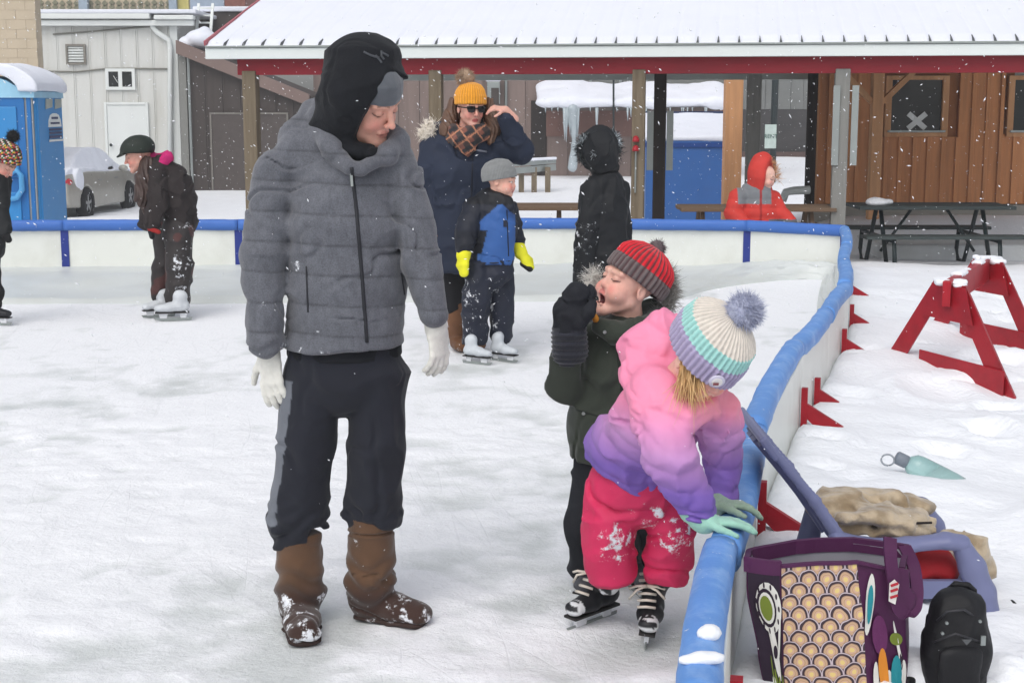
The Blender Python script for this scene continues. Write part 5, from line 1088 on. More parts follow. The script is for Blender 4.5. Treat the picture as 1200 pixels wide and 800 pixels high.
def strands(name, roots, dirs, L, wd, m, parent, bend=.5, seed=1):
    g = np.random.default_rng(seed); n = len(roots); d = dirs / np.linalg.norm(dirs, axis=1, keepdims=True); L = L * (.6 + .8 * g.random(n))[:, None]
    sd = np.cross(d, g.normal(size=(n, 3))); sd /= np.linalg.norm(sd, axis=1, keepdims=True) + 1e-9; bd = g.normal(size=(n, 3)) * bend
    m1 = roots + d * L * .5 + bd * L * .12; tip = roots + d * L + bd * L * .45
    V = np.stack([roots - sd * wd, roots + sd * wd, m1 + sd * wd * .8, m1 - sd * wd * .8, tip], 1).reshape(-1, 3); i = np.arange(n)[:, None] * 5
    return mesh_np(name, V, [i + np.array([[0, 1, 2, 3]]), i + np.array([[3, 2, 4]])], m, parent)
def pompom(c, r, m, parent, n=1400, seed=3, core=.72):
    g = np.random.default_rng(seed); d = g.normal(size=(n, 3)); d /= np.linalg.norm(d, axis=1, keepdims=True)
    s = Sdf(r / 9); s.ell(c, r * core); s.noise(r * .15, 1.3 / r, 2); o = s.build('pompom', m, parent)
    f = strands('fluff', c + d * r * (core - .12), d + .35 * g.normal(size=(n, 3)), r * .36, r * .022, m, o, .5, seed); f['kind'] = 'stuff'; return o
def fur(pts, out, L, m, parent, n=900, seed=5, wd=.0022, spread=.6, name='fur_trim', rad=.012):
    g = np.random.default_rng(seed); pts = np.array(pts); k = len(pts) - 1; t = g.random(n) * k; i = np.minimum(t.astype(int), k - 1); f = (t - i)[:, None]
    R_ = pts[i] * (1 - f) + pts[i + 1] * f; out = np.array(out, float); O = out[i] * (1 - f) + out[i + 1] * f if out.ndim == 2 else np.tile(out, (n, 1))
    o = strands(name, R_ + g.normal(size=(n, 3)) * rad, O + spread * g.normal(size=(n, 3)), L, wd, m, parent, .8, seed); o['kind'] = 'stuff'; return o

def head(s, C, R, k=1.0, mouth=0.0, neck=None, kid=0.0):
    """adds a head to Sdf s; local axes: x right, y forward, z up; k = size (1 = adult)"""
    H = lambda x, y, z: C + R @ (k * np.array((x, y, z)))
    s.ell(H(0, -.014, .036), k * np.array((.077, .095, .088)), R, .012 * k)
    s.ell(H(0, .026, -.028), k * np.array((.061, .062, .082)), R, .02 * k)
    mz = -.012 * mouth
    for q in (-1, 1):
        s.cap(H(q * (.048 - .004 * kid), .0, -.045 + mz), H(q * .014, .066 - .006 * kid, -.096 + .010 * kid + 2 * mz), .022 * k, .019 * k, .018 * k)
        s.ell(H(q * (.033 + .004 * kid), .056, -.034 - .010 * kid), (.025 + .008 * kid) * k, None, .018 * k)
    s.ell(H(0, .074 - .007 * kid, -.098 + .010 * kid + 2.2 * mz), .019 * k, None, .014 * k)
    s.cap(H(0, .086 - .005 * kid, .016), H(0, .106 - .013 * kid, -.024), .0085 * k, (.0095 - .000 * kid) * k, .010 * k)
    s.ell(H(0, .110 - .015 * kid, -.028), (.0092 + .0006 * kid) * k, None, .007 * k)
    for q in (-1, 1): s.ell(H(q * (.0115 - .001 * kid), .099 - .012 * kid, -.031), (.0072 - .0002 * kid) * k, None, .006 * k)
    for q in (-1, 1): s.cap(H(q * .046, .070, .026), H(q * .014, .085, .026), .010 * k, .010 * k, .014 * k)
    for q in (-1, 1): s.ell(H(q * .031, .094, .006), k * np.array((.017, .012, .0095)), R, .010 * k, op='-')
    for q in (-1, 1): s.ell(H(q * .031, .0745, .004), .0135 * k, None, .004 * k)
    s.cap(H(-.017, .085, -.060), H(.017, .085, -.060), .0050 * k, None, .006 * k); s.ell(H(0, .087, -.059), .0062 * k, None, .006 * k)
    s.cap(H(-.013, .083, -.071 + 2 * mz), H(.013, .082, -.071 + 2 * mz), .0058 * k, None, .006 * k)
    if mouth > 0: s.ell(H(0, .090, -.066 + mz), k * np.array((.015, .03, .006 + .011 * mouth)), R, .004 * k, op='-')
    else: s.ell(H(0, .097, -.0655), k * np.array((.023, .012, .0017)), R, .002 * k, op='-')
    for q in (-1, 1):
        s.ell(H(q * .079, -.012, -.006), k * np.array((.008, .018, .030)), R, .006 * k); s.ell(H(q * .086, -.008, -.004), k * np.array((.006, .009, .016)), R, .004 * k, op='-')
    if neck is not None: s.cap(H(0, -.022, -.055), neck, .052 * k, .058 * k, .02 * k)
def skin_col(C, R, k=1.0, base=(214, 164, 146), lips=(170, 92, 90), brow=(112, 84, 66), blush=(214, 120, 110), bl=.55, eyes='down', mouth=0.0, iris=(80, 96, 110), brow_a=.8):
    def fn(V, N):
        Lc = (V - C) @ R / k; x, y, z = Lc[:, 0], Lc[:, 1], Lc[:, 2]; c = np.tile(lin(base), (len(V), 1)); ax = np.abs(x)
        def mixc(w, rgb): 
            nonlocal c; w = np.clip(w, 0, 1)[:, None]; c = c * (1 - w) + lin(rgb) * w
        fr = y > .03
        mixc(bl * np.exp(-((ax - .040) ** 2 + (z + .034) ** 2) / .022 ** 2) * fr, blush); mixc(.55 * bl * np.exp(-(x ** 2 + (z + .028) ** 2) / .012 ** 2) * (y > .088), blush)
        mixc(.25 * np.exp(-((ax - .031) ** 2 / .02 ** 2 + (z - .004) ** 2 / .013 ** 2)) * fr, (150, 96, 84))
        mixc(.9 * ((x / .021) ** 2 + ((z + .0645) / (.0115 + .012 * mouth)) ** 2 < 1) * (y > .06), lips)
        if mouth > 0: mixc(1.0 * ((x / .016) ** 2 + ((z + .066 + .012 * mouth) / (.007 + .011 * mouth)) ** 2 < 1) * (y < .086) * (y > .04), (92, 30, 34))
        zb = .033 - 14 * (ax - .028) ** 2; mixc(.6 * (np.abs(z + .0655) < .0018) * (ax < .021) * (y > .06), (120, 58, 56)) if mouth == 0 else None; mixc(brow_a * (np.abs(z - zb) < .0042) * (ax > .011) * (ax < .047) * fr, brow)
        if eyes == 'down': zl_ = -.004 + 22 * (ax - .031) ** 2; mixc(.85 * (np.abs(z - zl_) < .0022) * (np.abs(ax - .031) < .0155) * fr, (70, 46, 40))
        else:
            e = ((ax - .031) / .0135) ** 2 + ((z - .002) / .0052) ** 2; mixc((e < 1) * fr, (226, 222, 216)); mixc((((ax - .031) / .0058) ** 2 + ((z - .002) / .0058) ** 2 < 1) * (e < 1) * fr, iris)
            mixc(.85 * (np.abs(z - .0075 + 20 * (ax - .031) ** 2) < .0018) * (np.abs(ax - .031) < .0155) * fr, (60, 42, 38))
        return c
    return fn
M_SKIN = mat('skin', (214, 164, 146), .5, .10, 55, .3, 220, attr=True, bdist=.0015, spec=.35)
_b = M_SKIN.node_tree.nodes['Principled BSDF']; _b.inputs['Subsurface Weight'].default_value = .12; _b.inputs['Subsurface Scale'].default_value = .006
M_EYE = mat('eye', (40, 30, 28), .15, 0, 5, 0)
def body(parent, hs, hcol, core, ch=.02):
    """head (fine) and the hidden trunk and limbs (coarse) in ONE mesh; core = list of (points, radii)"""
    V, Q = hs.mesh(); c = hcol(V, normals(V, Q)); s = Sdf(ch)
    for pts, rs in core: s.chain(pts, [max(r * .6, .016) for r in rs], k=.02)
    V2, Q2 = s.mesh(); return mesh_np('body', np.vstack([V, V2]), [np.vstack([Q, Q2 + len(V)])], M_SKIN, parent, None, True, np.vstack([c, np.tile(lin((206, 156, 138)), (len(V2), 1))]))
def hat(parent, C, R, k, prof, rgbs, m, ribs=40, amp=.0022, name='knit_hat', rx=.084, ry=.103, nphi=240, twist=0.0, cable=0.0, rowamp=0.0, groove=None):
    """knitted hat turned round the head: prof = (height, radius factor), rgbs = colour per profile point"""
    pr = np.array(prof, float); t = np.linspace(0, len(pr) - 1, (len(pr) - 1) * 9 + 1); z = np.interp(t, np.arange(len(pr)), pr[:, 0]); r = np.interp(t, np.arange(len(pr)), pr[:, 1])
    for _ in range(3): r[1:-1] = .25 * r[:-2] + .5 * r[1:-1] + .25 * r[2:]
    cols = np.array([lin(c) for c in rgbs]); ci = np.clip(np.round(t + 1e-6).astype(int), 0, len(cols) - 1)
    ph = np.linspace(0, 2 * math.pi, nphi, endpoint=False); Zg, Pg = np.meshgrid(z, ph, indexing='ij'); Rg = np.repeat(r[:, None], nphi, 1)
    wv = np.cos(ribs * (Pg + twist * Zg)); bmp = amp * wv * np.clip(Rg * 1.5, 0, 1) + cable * np.sin(ribs * .5 * Pg) * np.sin(Zg * 420) * np.clip(Rg, 0, 1) + rowamp * np.sin(Zg * 700)
    bmp = bmp + .004 * fbm(np.cos(Pg) * 2.5, np.sin(Pg) * 2.5, Zg * 22, 2)
    X = (rx * Rg + bmp) * np.cos(Pg) * k; Y_ = ((ry * Rg + bmp) * np.sin(Pg) - .012) * k; L_ = np.stack([X, Y_, Zg * k], -1).reshape(-1, 3); V = L_ @ R.T + C
    nr = len(z); ix = np.arange(nr * nphi).reshape(nr, nphi); Q = np.stack([ix[:-1].ravel(), np.roll(ix, -1, 1)[:-1].ravel(), np.roll(ix, -1, 1)[1:].ravel(), ix[1:].ravel()], 1)
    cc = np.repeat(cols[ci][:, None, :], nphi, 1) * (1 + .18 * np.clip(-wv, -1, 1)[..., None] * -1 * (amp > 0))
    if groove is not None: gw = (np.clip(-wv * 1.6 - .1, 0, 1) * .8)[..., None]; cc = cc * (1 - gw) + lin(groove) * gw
    return mesh_np(name, V, [Q], m, parent, None, True, cc.reshape(-1, 3))
def hand(s, w, d, pn, sgn=1, L=1.0, curl=.35, th=(.55, .8), kk=.006, fr=.0092, spread=.10, curls=None):
    """palm and five fingers: w wrist, d towards the fingers, pn where the palm faces, thumb on side sgn"""
    d = nrm(d); pn = nrm(pn - (np.array(pn) @ d) * d); sd = np.cross(d, pn) * sgn; w = np.array(w, float)
    s.cap2(w - d * .01 * L, w + d * .03 * L, (.030 * L, .022 * L), (.038 * L, .018 * L), sd, kk); s.cap2(w + d * .03 * L, w + d * .085 * L, (.038 * L, .017 * L), (.040 * L, .014 * L), sd, kk)
    for i, (o, ln) in enumerate(((.030, .068), (.011, .078), (-.009, .074), (-.028, .058))):
        p = w + (d * .088 + sd * o) * L; q = nrm(d + sd * spread * o / .03); ang = (curls[i] if curls else curl * (1 + .15 * i)); rr = (fr - .0005 * i) * L
        for fcn, sc in ((.45, 1.0), (.32, .92), (.25, .82)):
            cu = ang; q = nrm(q * math.cos(cu) + pn * math.sin(cu)); e = p + q * ln * fcn * L; s.cap(p, e, rr * sc, rr * (sc - .07), kk * .6); p = e
    p = w + (d * .022 + sd * .030) * L; q = nrm(d * th[0] + sd * th[1] + pn * .25)
    for ln, a_, b_ in ((.038, .0135, .0115), (.030, .0115, .010), (.024, .010, .0085)):
        e = p + q * ln * L; s.cap(p, e, a_ * L, b_ * L, kk); p = e; q = nrm(q + d * .25 + pn * .12)
def mitten(s, w, d, pn, sgn=1, L=1.0, curl=.3, kk=.012):
    d = nrm(d); pn = nrm(pn - (np.array(pn) @ d) * d); sd = np.cross(d, pn) * sgn; w = np.array(w, float)
    s.cap2(w - d * .02 * L, w + d * .05 * L, (.034 * L, .028 * L), (.044 * L, .030 * L), sd, kk); q = nrm(d * math.cos(curl) + pn * math.sin(curl)); m_ = w + d * .05 * L
    s.cap2(m_, m_ + q * .055 * L, (.044 * L, .028 * L), (.036 * L, .023 * L), sd, kk); p = w + (d * .02 + sd * .035) * L; s.chain([p, p + nrm(d * .7 + sd * .6 + pn * .2) * .045 * L, p + nrm(d * .9 + sd * .4 + pn * .3) * .068 * L], [.017 * L, .016 * L, .013 * L], kk * .6)
def skate(parent, G, f, up, k, mboot, colf, top=None, h=.007, tongue=False):
    """one ice skate: boot, blade holder and steel blade; G = middle of the blade on the ice"""
    f = nrm(f); u = np.array(up, float); u = nrm(u - (u @ f) * f); sd = np.cross(f, u); G = np.array(G, float); P = lambda a, b, c=0: G + (f * a + u * b + sd * c) * k
    s = Sdf(h); s.cap2(P(-.085, .105), P(.02, .100), (.036 * k, .036 * k), (.042 * k, .036 * k), sd, .015); s.cap2(P(.02, .100), P(.105, .092), (.042 * k, .034 * k), (.036 * k, .025 * k), sd, .015)
    tp = P(-.065, .27) if top is None else np.array(top); s.chain2([P(-.05, .115), P(-.055, .18), tp], [(.040 * k, .048 * k), (.038 * k, .046 * k), (.045 * k, .052 * k)], sd, .02); 
    if tongue: s.ell(P(-.015, .235), (.03 * k, .03 * k, .04 * k), None, .02)
    s.cut(P(0, .064), -u, .003); s.noise(.003, 30); b = s.build('skate_boot', mboot, parent, col=lambda V, N: colf((V - G) @ np.stack([f, sd, u], 1) / k, N))
    mb = MB(); mb.prism([P(-.115, .066, -.030), P(.125, .066, -.028), P(.125, .066, .028), P(-.115, .066, .030)], -u * .008 * k); mb.build('sole', M_SOLE, b)
    mb = MB()
    for a0, a1 in ((-.10, -.045), (.035, .10)): mb = MB(); mb.prism([P(a0, .058, -.008), P(a1, .058, -.008), P(a1 - .008, .022, -.008), P(a0 + .008, .022, -.008)], sd * .016 * k); mb.build('blade_holder', M_HOLDER, b)
    mb = MB(); mb.prism([P(-.135, .026, -.002), P(-.130, .003, -.002), P(-.06, 0, -.002), P(.07, 0, -.002), P(.125, .010, -.002), P(.140, .028, -.002)], sd * .004 * k); mb.build('blade', M_STEEL, b); return b
M_SOLE = mat('skate_sole', (40, 38, 38), .6); M_HOLDER = mat('blade_holder', (214, 216, 220), .4)
M_KNIT = mat('knit', (200, 200, 200), .95, .10, 40, .35, 220, attr=True, sheen=.3); M_CLOTH = mat('cloth', (200, 200, 200), .85, .10, 14, .35, 260, attr=True, bdist=.002, sheen=.1, wrinkle=.5, wscale=10)
M_SHELL = mat('shell_cloth', (200, 200, 200), .6, .10, 9, .25, 120, attr=True, bdist=.002, wrinkle=.7, wscale=13); M_LEATHER = mat('skate_leather', (200, 200, 200), .45, .12, 12, .15, 80, attr=True)
def snowy(c, V, amt, sc=16, z0=None, off=0.):
    """marks where snow sticks to the cloth; the material breaks it into flecks and patches"""
    a = np.clip(np.asarray(amt), 0, 1) * np.ones(len(V)); a = np.where(a > 0, np.clip(.05 + .85 * a + .35 * fbm(V[:, 0] * 7 + off, V[:, 1] * 7, V[:, 2] * 7, 2), .03, 1), 0); old = c[:, 3] if c.shape[1] == 4 else np.zeros(len(V)); return np.column_stack([c[:, :3], np.maximum(a, old)])
def tile(V, rgb): return np.tile(lin(rgb), (len(V), 1))
def person(Y, px, label, zg=0.0, group=None):
    p = at(px, 700, Y); return thing('person', (p[0], p[1], zg), label, 'person', group)
def seams(period, amp, z0=0.0, tx=0.0):
    def fn(x, y, z):
        f = ((z + tx * x - z0) / period) % 1.0; return amp * (1 - 1.6 * np.abs(np.sin(math.pi * f)) ** .55)
    return fn
# ------------------------------------------------------------------ adult in the grey quilted jacket
def adult_grey():
    Y = 4.22; K = ppm(at(400, 400, Y)); P = lambda px, py, dy=0: at(px, py, Y + dy); m = lambda r: r / K
    T = person(Y, 405, 'adult in grey quilted jacket, black hood and brown boots looking down at the children')
    C = P(430, 117, -.05); R = frame((.74, -.50, -.46), (-.15, -.12, 1))
    hs = Sdf(.0035); head(hs, C, R, 1.0, 0, P(408, 185, .0))
    core = [([P(405, 200), P(405, 300), P(405, 410)], [.09, .11, .12]), ([P(368, 420), P(360, 530), P(352, 690)], [.06, .055, .045]), ([P(440, 420), P(440, 530), P(434, 690)], [.06, .055, .045]),
            ([P(405, 200), P(328, 205), P(308, 300), P(312, 412)], [.05, .045, .035, .028]), ([P(405, 200), P(470, 205), P(489, 300), P(510, 375, -.04)], [.05, .045, .035, .028])]
    body(T, hs, skin_col(C, R, 1, base=(212, 160, 142), lips=(192, 128, 116), eyes='down', brow=(140, 104, 82), bl=.42), core)
    # grey beanie under the hood
    hat(T, C, R, 1.02, [(.030, 1.04), (.034, 1.07), (.05, 1.08), (.085, 1.0), (.11, .75), (.128, .3), (.13, .02)], [(88, 92, 98)] * 7, M_KNIT, 90, .0, 'beanie', ry=.101)
    # black fleece hood: closed shell cut along the line from the peak to the chin
    s = Sdf(.006); s.ell(P(422, 100, -.025), (m(46), .150, m(60)), None, .03); s.ell(P(430, 78, -.03), (m(38), .125, m(36)), None, .03); s.ell(P(424, 112, -.06), (m(40), .115, m(42)), None, .02); s.ell(P(408, 140, .0), (m(38), .11, m(44)), None, .04); s.cap(P(400, 155, .01), P(406, 196, .02), .085, .085, .03)
    nv = nrm((.80, -.12, -.58)); s.cut(P(440, 118, -.14), nv, .006)
    s.cap2(P(454, 79, -.10), P(469, 86, -.04), (.018, .007), (.014, .006), (0, 1, 0), .012)
    s.cap2(P(402, 176, -.06), P(432, 180, -.085), (.038, .045), (.026, .03), (0, 0, 1), .02)
    s.folds(.009, (7, 7, 9)); s.noise(.003, 26); s.crease(.006, (6, 6, 7), .07, 3.0); mF = mat('black_fleece', (20, 22, 27), .9, .2, 18, .4, 120, sheen=.04, wrinkle=.4, wscale=9)
    o, sf = garment(s, 'hood', mF, T)
    mg = mat('emblem_reflect', (74, 77, 82), .6)        # two crossing arcs printed on the hood's side
    for pts in ([(426, 61), (434, 65), (444, 68)], [(440, 65), (446, 72), (447, 74)], [(447, 60), (447, 66), (450, 70)], [(448, 62), (455, 66)]): strip(sf, pts, .0035, 0, 'emblem', mg, o, 6, .000)
    # jacket
    H_ = at(405, 402, Y)[2]; s = Sdf(.006); ux = nrm((1, .10, 0))
    s.chain2([P(405, 228), P(405, 255), P(404, 330), P(405, 410)], [(m(62), .12), (m(67), .145), (m(66), .14), (m(70), .15)], ux, .04)
    s.cap2(P(345, 192), P(465, 196), (m(22), m(22)), (m(22), m(22)), (0, 1, 0), .05); s.cap(P(352, 182), P(405, 160, .02), m(22), m(28), .05); s.cap(P(460, 188), P(420, 165, .02), m(20), m(24), .05)
    s.cut(P(405, 404), (.02, .0, -1), .008)
    s.chain([P(327, 205, -.01), P(309, 300, -.06), P(311, 398, -.10)], [m(29), m(26), m(20)], .010); s.chain([P(472, 208, -.01), P(493, 300, -.05), P(509, 366, -.08)], [m(25), m(22.5), m(16.5)], .010)
    # folded-down hood round the neck and the standing collar
    s.chain([P(340, 178, -.03), P(352, 158, .05), P(375, 140, .10), P(398, 128, .13)], [m(13), m(20), m(22), m(18)], .03); s.chain([P(380, 150, -.02), P(388, 172, -.09), P(410, 194, -.135)], [m(13), m(12), m(8)], .02); s.chain([P(378, 122, .06), P(372, 140, .02), P(384, 165, -.06)], [m(9), m(10), m(9)], .015)
    s.chain([P(458, 150, .03), P(466, 166, -.02), P(455, 180, -.08), P(424, 196, -.13)], [m(9), m(12), m(11), m(8)], .02)
    sm = seams(.086, .0034, .02, .05); s.mod(.007, sm); s.noise(.007, (7, 7, 11), 3); s.folds(.006, (5, 5, 12), 3.0); s.crease(.007, (5, 5, 11), .06, 2.0)
    s.mod(.004, lambda x, y, z: .0035 * fbm(x * 42, y * 42, z * 9, 2) * np.exp(-(np.minimum(((z + .05 * x - .02) / .086) % 1, 1 - ((z + .05 * x - .02) / .086) % 1) / .22) ** 2))
    zt, zb = P(405, 178)[2], H_
    def gcol(V, N):
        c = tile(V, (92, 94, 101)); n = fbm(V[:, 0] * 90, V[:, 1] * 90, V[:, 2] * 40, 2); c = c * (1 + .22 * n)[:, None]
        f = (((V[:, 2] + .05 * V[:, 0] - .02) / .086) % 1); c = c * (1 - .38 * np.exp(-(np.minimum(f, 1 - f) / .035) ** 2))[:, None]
        arm = (np.abs(V[:, 0] - P(312, 350)[0]) < .12) & (V[:, 2] < P(0, 300)[2]); c = snowy(c, V, np.where(arm, .30, 0.0), 46); hem = (V[:, 2] < P(0, 375)[2]) & ~arm; return snowy(c, V, np.where(hem, .12, 0.), 50, off=3)
    mJ = mat('heather_cloth', (92, 94, 101), .9, .10, 8, .45, 240, attr=True, weave=.22, bdist=.002, sheen=.25, wrinkle=.35, wscale=9)
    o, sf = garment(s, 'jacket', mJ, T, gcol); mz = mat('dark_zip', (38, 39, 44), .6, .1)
    strip(sf, [(412, 196), (418, 250), (424, 320), (430, 401)], .006, 0, 'zip', mz, o, 14, -.001); strip(sf, [(359, 312), (361, 366)], .003, 0, 'pocket_zip', mz, o, 10, .0); strip(sf, [(470, 320), (474, 345)], .003, 0, 'pocket_zip', mz, o, 8, .0)
    q = sf.hit(412, 205, .006); mb = MB(); mb.bar(q + (0, -.003, .012), q + (.002, -.004, -.026), .007, .004, up=(0, 1, 0)); mb.build('zip_pull', M_STEEL, o)
    # black hoodie hem below the jacket
    s = Sdf(.008); s.cap2(P(405, 385), P(405, 412), (m(64), .120), (m(68), .125), ux, .02); s.cut(P(405, 418), (0, 0, -1), .006); s.cut(P(405, 398), (0, 0, 1), .004); s.noise(.006, 14); garment(s, 'hoodie_hem', mF, T)
    # track trousers
    s = Sdf(.0065); s.cap2(P(405, 415), P(405, 440), (m(66), .120), (m(69), .125), ux, .03)
    s.chain2([P(368, 440), P(358, 520, -.01), P(352, 575, -.02), P(350, 608, -.02)], [(m(37), .105), (m(34), .095), (m(32), .087), (m(32.5), .088)], ux, .010); s.chain2([P(442, 440), P(443, 520), P(438, 575, .0), P(438, 598, .0)], [(m(36), .105), (m(34), .095), (m(30.5), .085), (m(31), .084)], ux, .010)
    for px, py, w_, dy in ((350, 600, 35, -.02), (350, 619, 33, -.02), (438, 585, 34, 0), (438, 600, 35, 0)): s.cap2(P(px - 10, py - 2, dy), P(px + 10, py + 3, dy), (m(w_ - 13), .083), (m(w_ - 13), .083), (0, 1, 0), .012)
    s.cut(P(350, 634, -.02), (.12, 0, -1), .01, (P(350, 640, -.02), .14)); s.cut(P(438, 613), (0, 0, -1), .01, (P(448, 625), .12))
    s.folds(.009, (8, 8, 6), 1.0); s.noise(.004, (16, 16, 9), 2); s.crease(.009, (7, 7, 4.5), .10, 1.0); s.crease(.005, (14, 14, 10), .12, 4.0, .02)
    hz = P(0, 612)[2]; s.mod(.014, lambda x, y, z: -.004 + .004 * (1 - np.exp(-((z - hz) / .065) ** 2)) - .0055 * np.sin((z + .035 * np.sin(x * 26) + .02 * vnoise(x * 20, y * 20, z * 8)) * 2 * math.pi / .052) * np.exp(-((z - hz) / .065) ** 2) * ss(.012, .035, z - np.where(x < P(397, 0)[0], P(0, 634)[2], P(0, 613)[2])))
    x0 = P(361, 0)[0]
    def tcol(V, N):
        c = tile(V, (29, 31, 40)); zz = V[:, 2]; py_t = ss(P(0, 475)[2], P(0, 500)[2], zz); axis_x = np.interp(zz, [P(350, 610)[2], P(361, 520)[2], P(370, 440)[2]], [P(350, 610)[0], P(361, 520)[0], P(370, 440)[0]]); axis_y = Y - .01
        ang = np.arctan2(-(V[:, 1] - axis_y), -(V[:, 0] - axis_x)); w = (np.abs(ang - .62) < .34) & (V[:, 0] < axis_x) & (zz < P(0, 440)[2]) & (zz > P(0, 607)[2]); c[w] = lin((104, 108, 116)); return c
    garment(s, 'trousers', M_CLOTH, T, tcol)
    # boots
    def boot(top, ank, heel, toe, rs, side, hh):
        s = Sdf(.006); s.chain2([top, lerp(top, ank, .5), ank], [(rs[0], rs[0] * .95), (rs[0] * .95, rs[0] * .95), (rs[1], rs[1] * 1.05)], ux, .02); s.cap(ank, heel, rs[1], rs[2], .02)
        f = nrm((toe - heel) * (1, 1, 0)); s.chain2([heel, lerp(heel, toe, .55), toe], [(.050, .048), (.050, .045), (.046, .034)], np.cross(f, UP), .02)
        zc = min(heel[2], toe[2]) - .035; s.cut((0, 0, .012), (0, 0, -1), .004); s.cut(top + UP * .01, (0, 0, 1), .004)
        def fold(x, y, z): return .006 * np.sin((z + .25 * (y - ank[1]) * side + .02 * np.sin(x * 40)) * 95) * np.exp(-((z - ank[2] - .03) / .07) ** 2)
        s.mod(.006, fold); s.noise(.006, (9, 9, 12), 2); s.crease(.008, (6, 6, 13), .06, side + 2.)
        def bc(V, N):
            c = tile(V, (86, 62, 44)); c = c * (1 + .30 * fbm(V[:, 0] * 12, V[:, 1] * 12, V[:, 2] * 8, 3))[:, None]; lo = ss(.17, .09, V[:, 2])[:, None]; c = c * (1 - lo) + lin((58, 40, 34)) * lo; c = snowy(c, V, np.where(V[:, 2] < .135, .62 * ss(.135, .10, V[:, 2]) + .02, 0.), 24, off=side * 5); return snowy(c, V, np.where((V[:, 2] > .2) & (N[:, 0] < -.3), .25, 0.), 26)
        mB = mat('suede_boot', (108, 76, 50), .9, .15, 9, .4, 160, attr=True, sheen=.25, bdist=.002, wrinkle=.5, wscale=12); o, _ = garment(s, 'boot', mB, T, bc)
        s = Sdf(.006); s.chain2([heel * (1, 1, 0) + UP * .018 - f * .02, lerp(heel, toe, .55) * (1, 1, 0) + UP * .018, toe * (1, 1, 0) + UP * .018], [(.055, .018), (.055, .018), (.050, .018)], np.cross(f, UP), .01); s.cut((0, 0, .0), (0, 0, -1), .001); s.cut((0, 0, .022), (0, 0, 1), .001); garment(s, 'sole', mat('boot_sole', (56, 42, 38), .8, .2, 20, .2, snow=.3, snow_scale=18), o)
    boot(P(351, 626, -.02), P(352, 692, .0), P(350, 712, .05), np.array([*gz(357, 742, .04)[:2], .045]), (m(28), m(27.5), .055), 1, 0)
    boot(P(436, 606), P(434, 684, .02), P(432, 704, .04), np.array([*gz(492, 720, .04)[:2], .042]), (m(28), m(28), .055), -1, 0)
    # white knitted gloves
    mG = mat('white_glove', (222, 220, 212), .95, .06, 30, .4, 200, sheen=.3, dirt=(180, 178, 170), dirt_amt=.4, dirt_scale=20)
    s = Sdf(.004); hand(s, P(315, 414, -.05), (.10, -.10, -1), (.45, .85, 0), -1, 1.0, .20, th=(.62, .72), fr=.0118); s.cap(P(313, 402, -.04), P(315, 416, -.05), .036, .034, .01); s.noise(.0015, 60); o, _ = garment(s, 'glove', mG, T)
    s = Sdf(.004); hand(s, P(511, 382, -.05), (.10, .0, -1), (-.75, .60, 0), 1, .97, .50, th=(.85, .30), fr=.0115, curls=[.30, .36, .42, .48]); s.cap(P(509, 372, -.045), P(511, 384, -.05), .033, .033, .01); s.noise(.0015, 60); garment(s, 'glove', mG, T)
adult_grey()

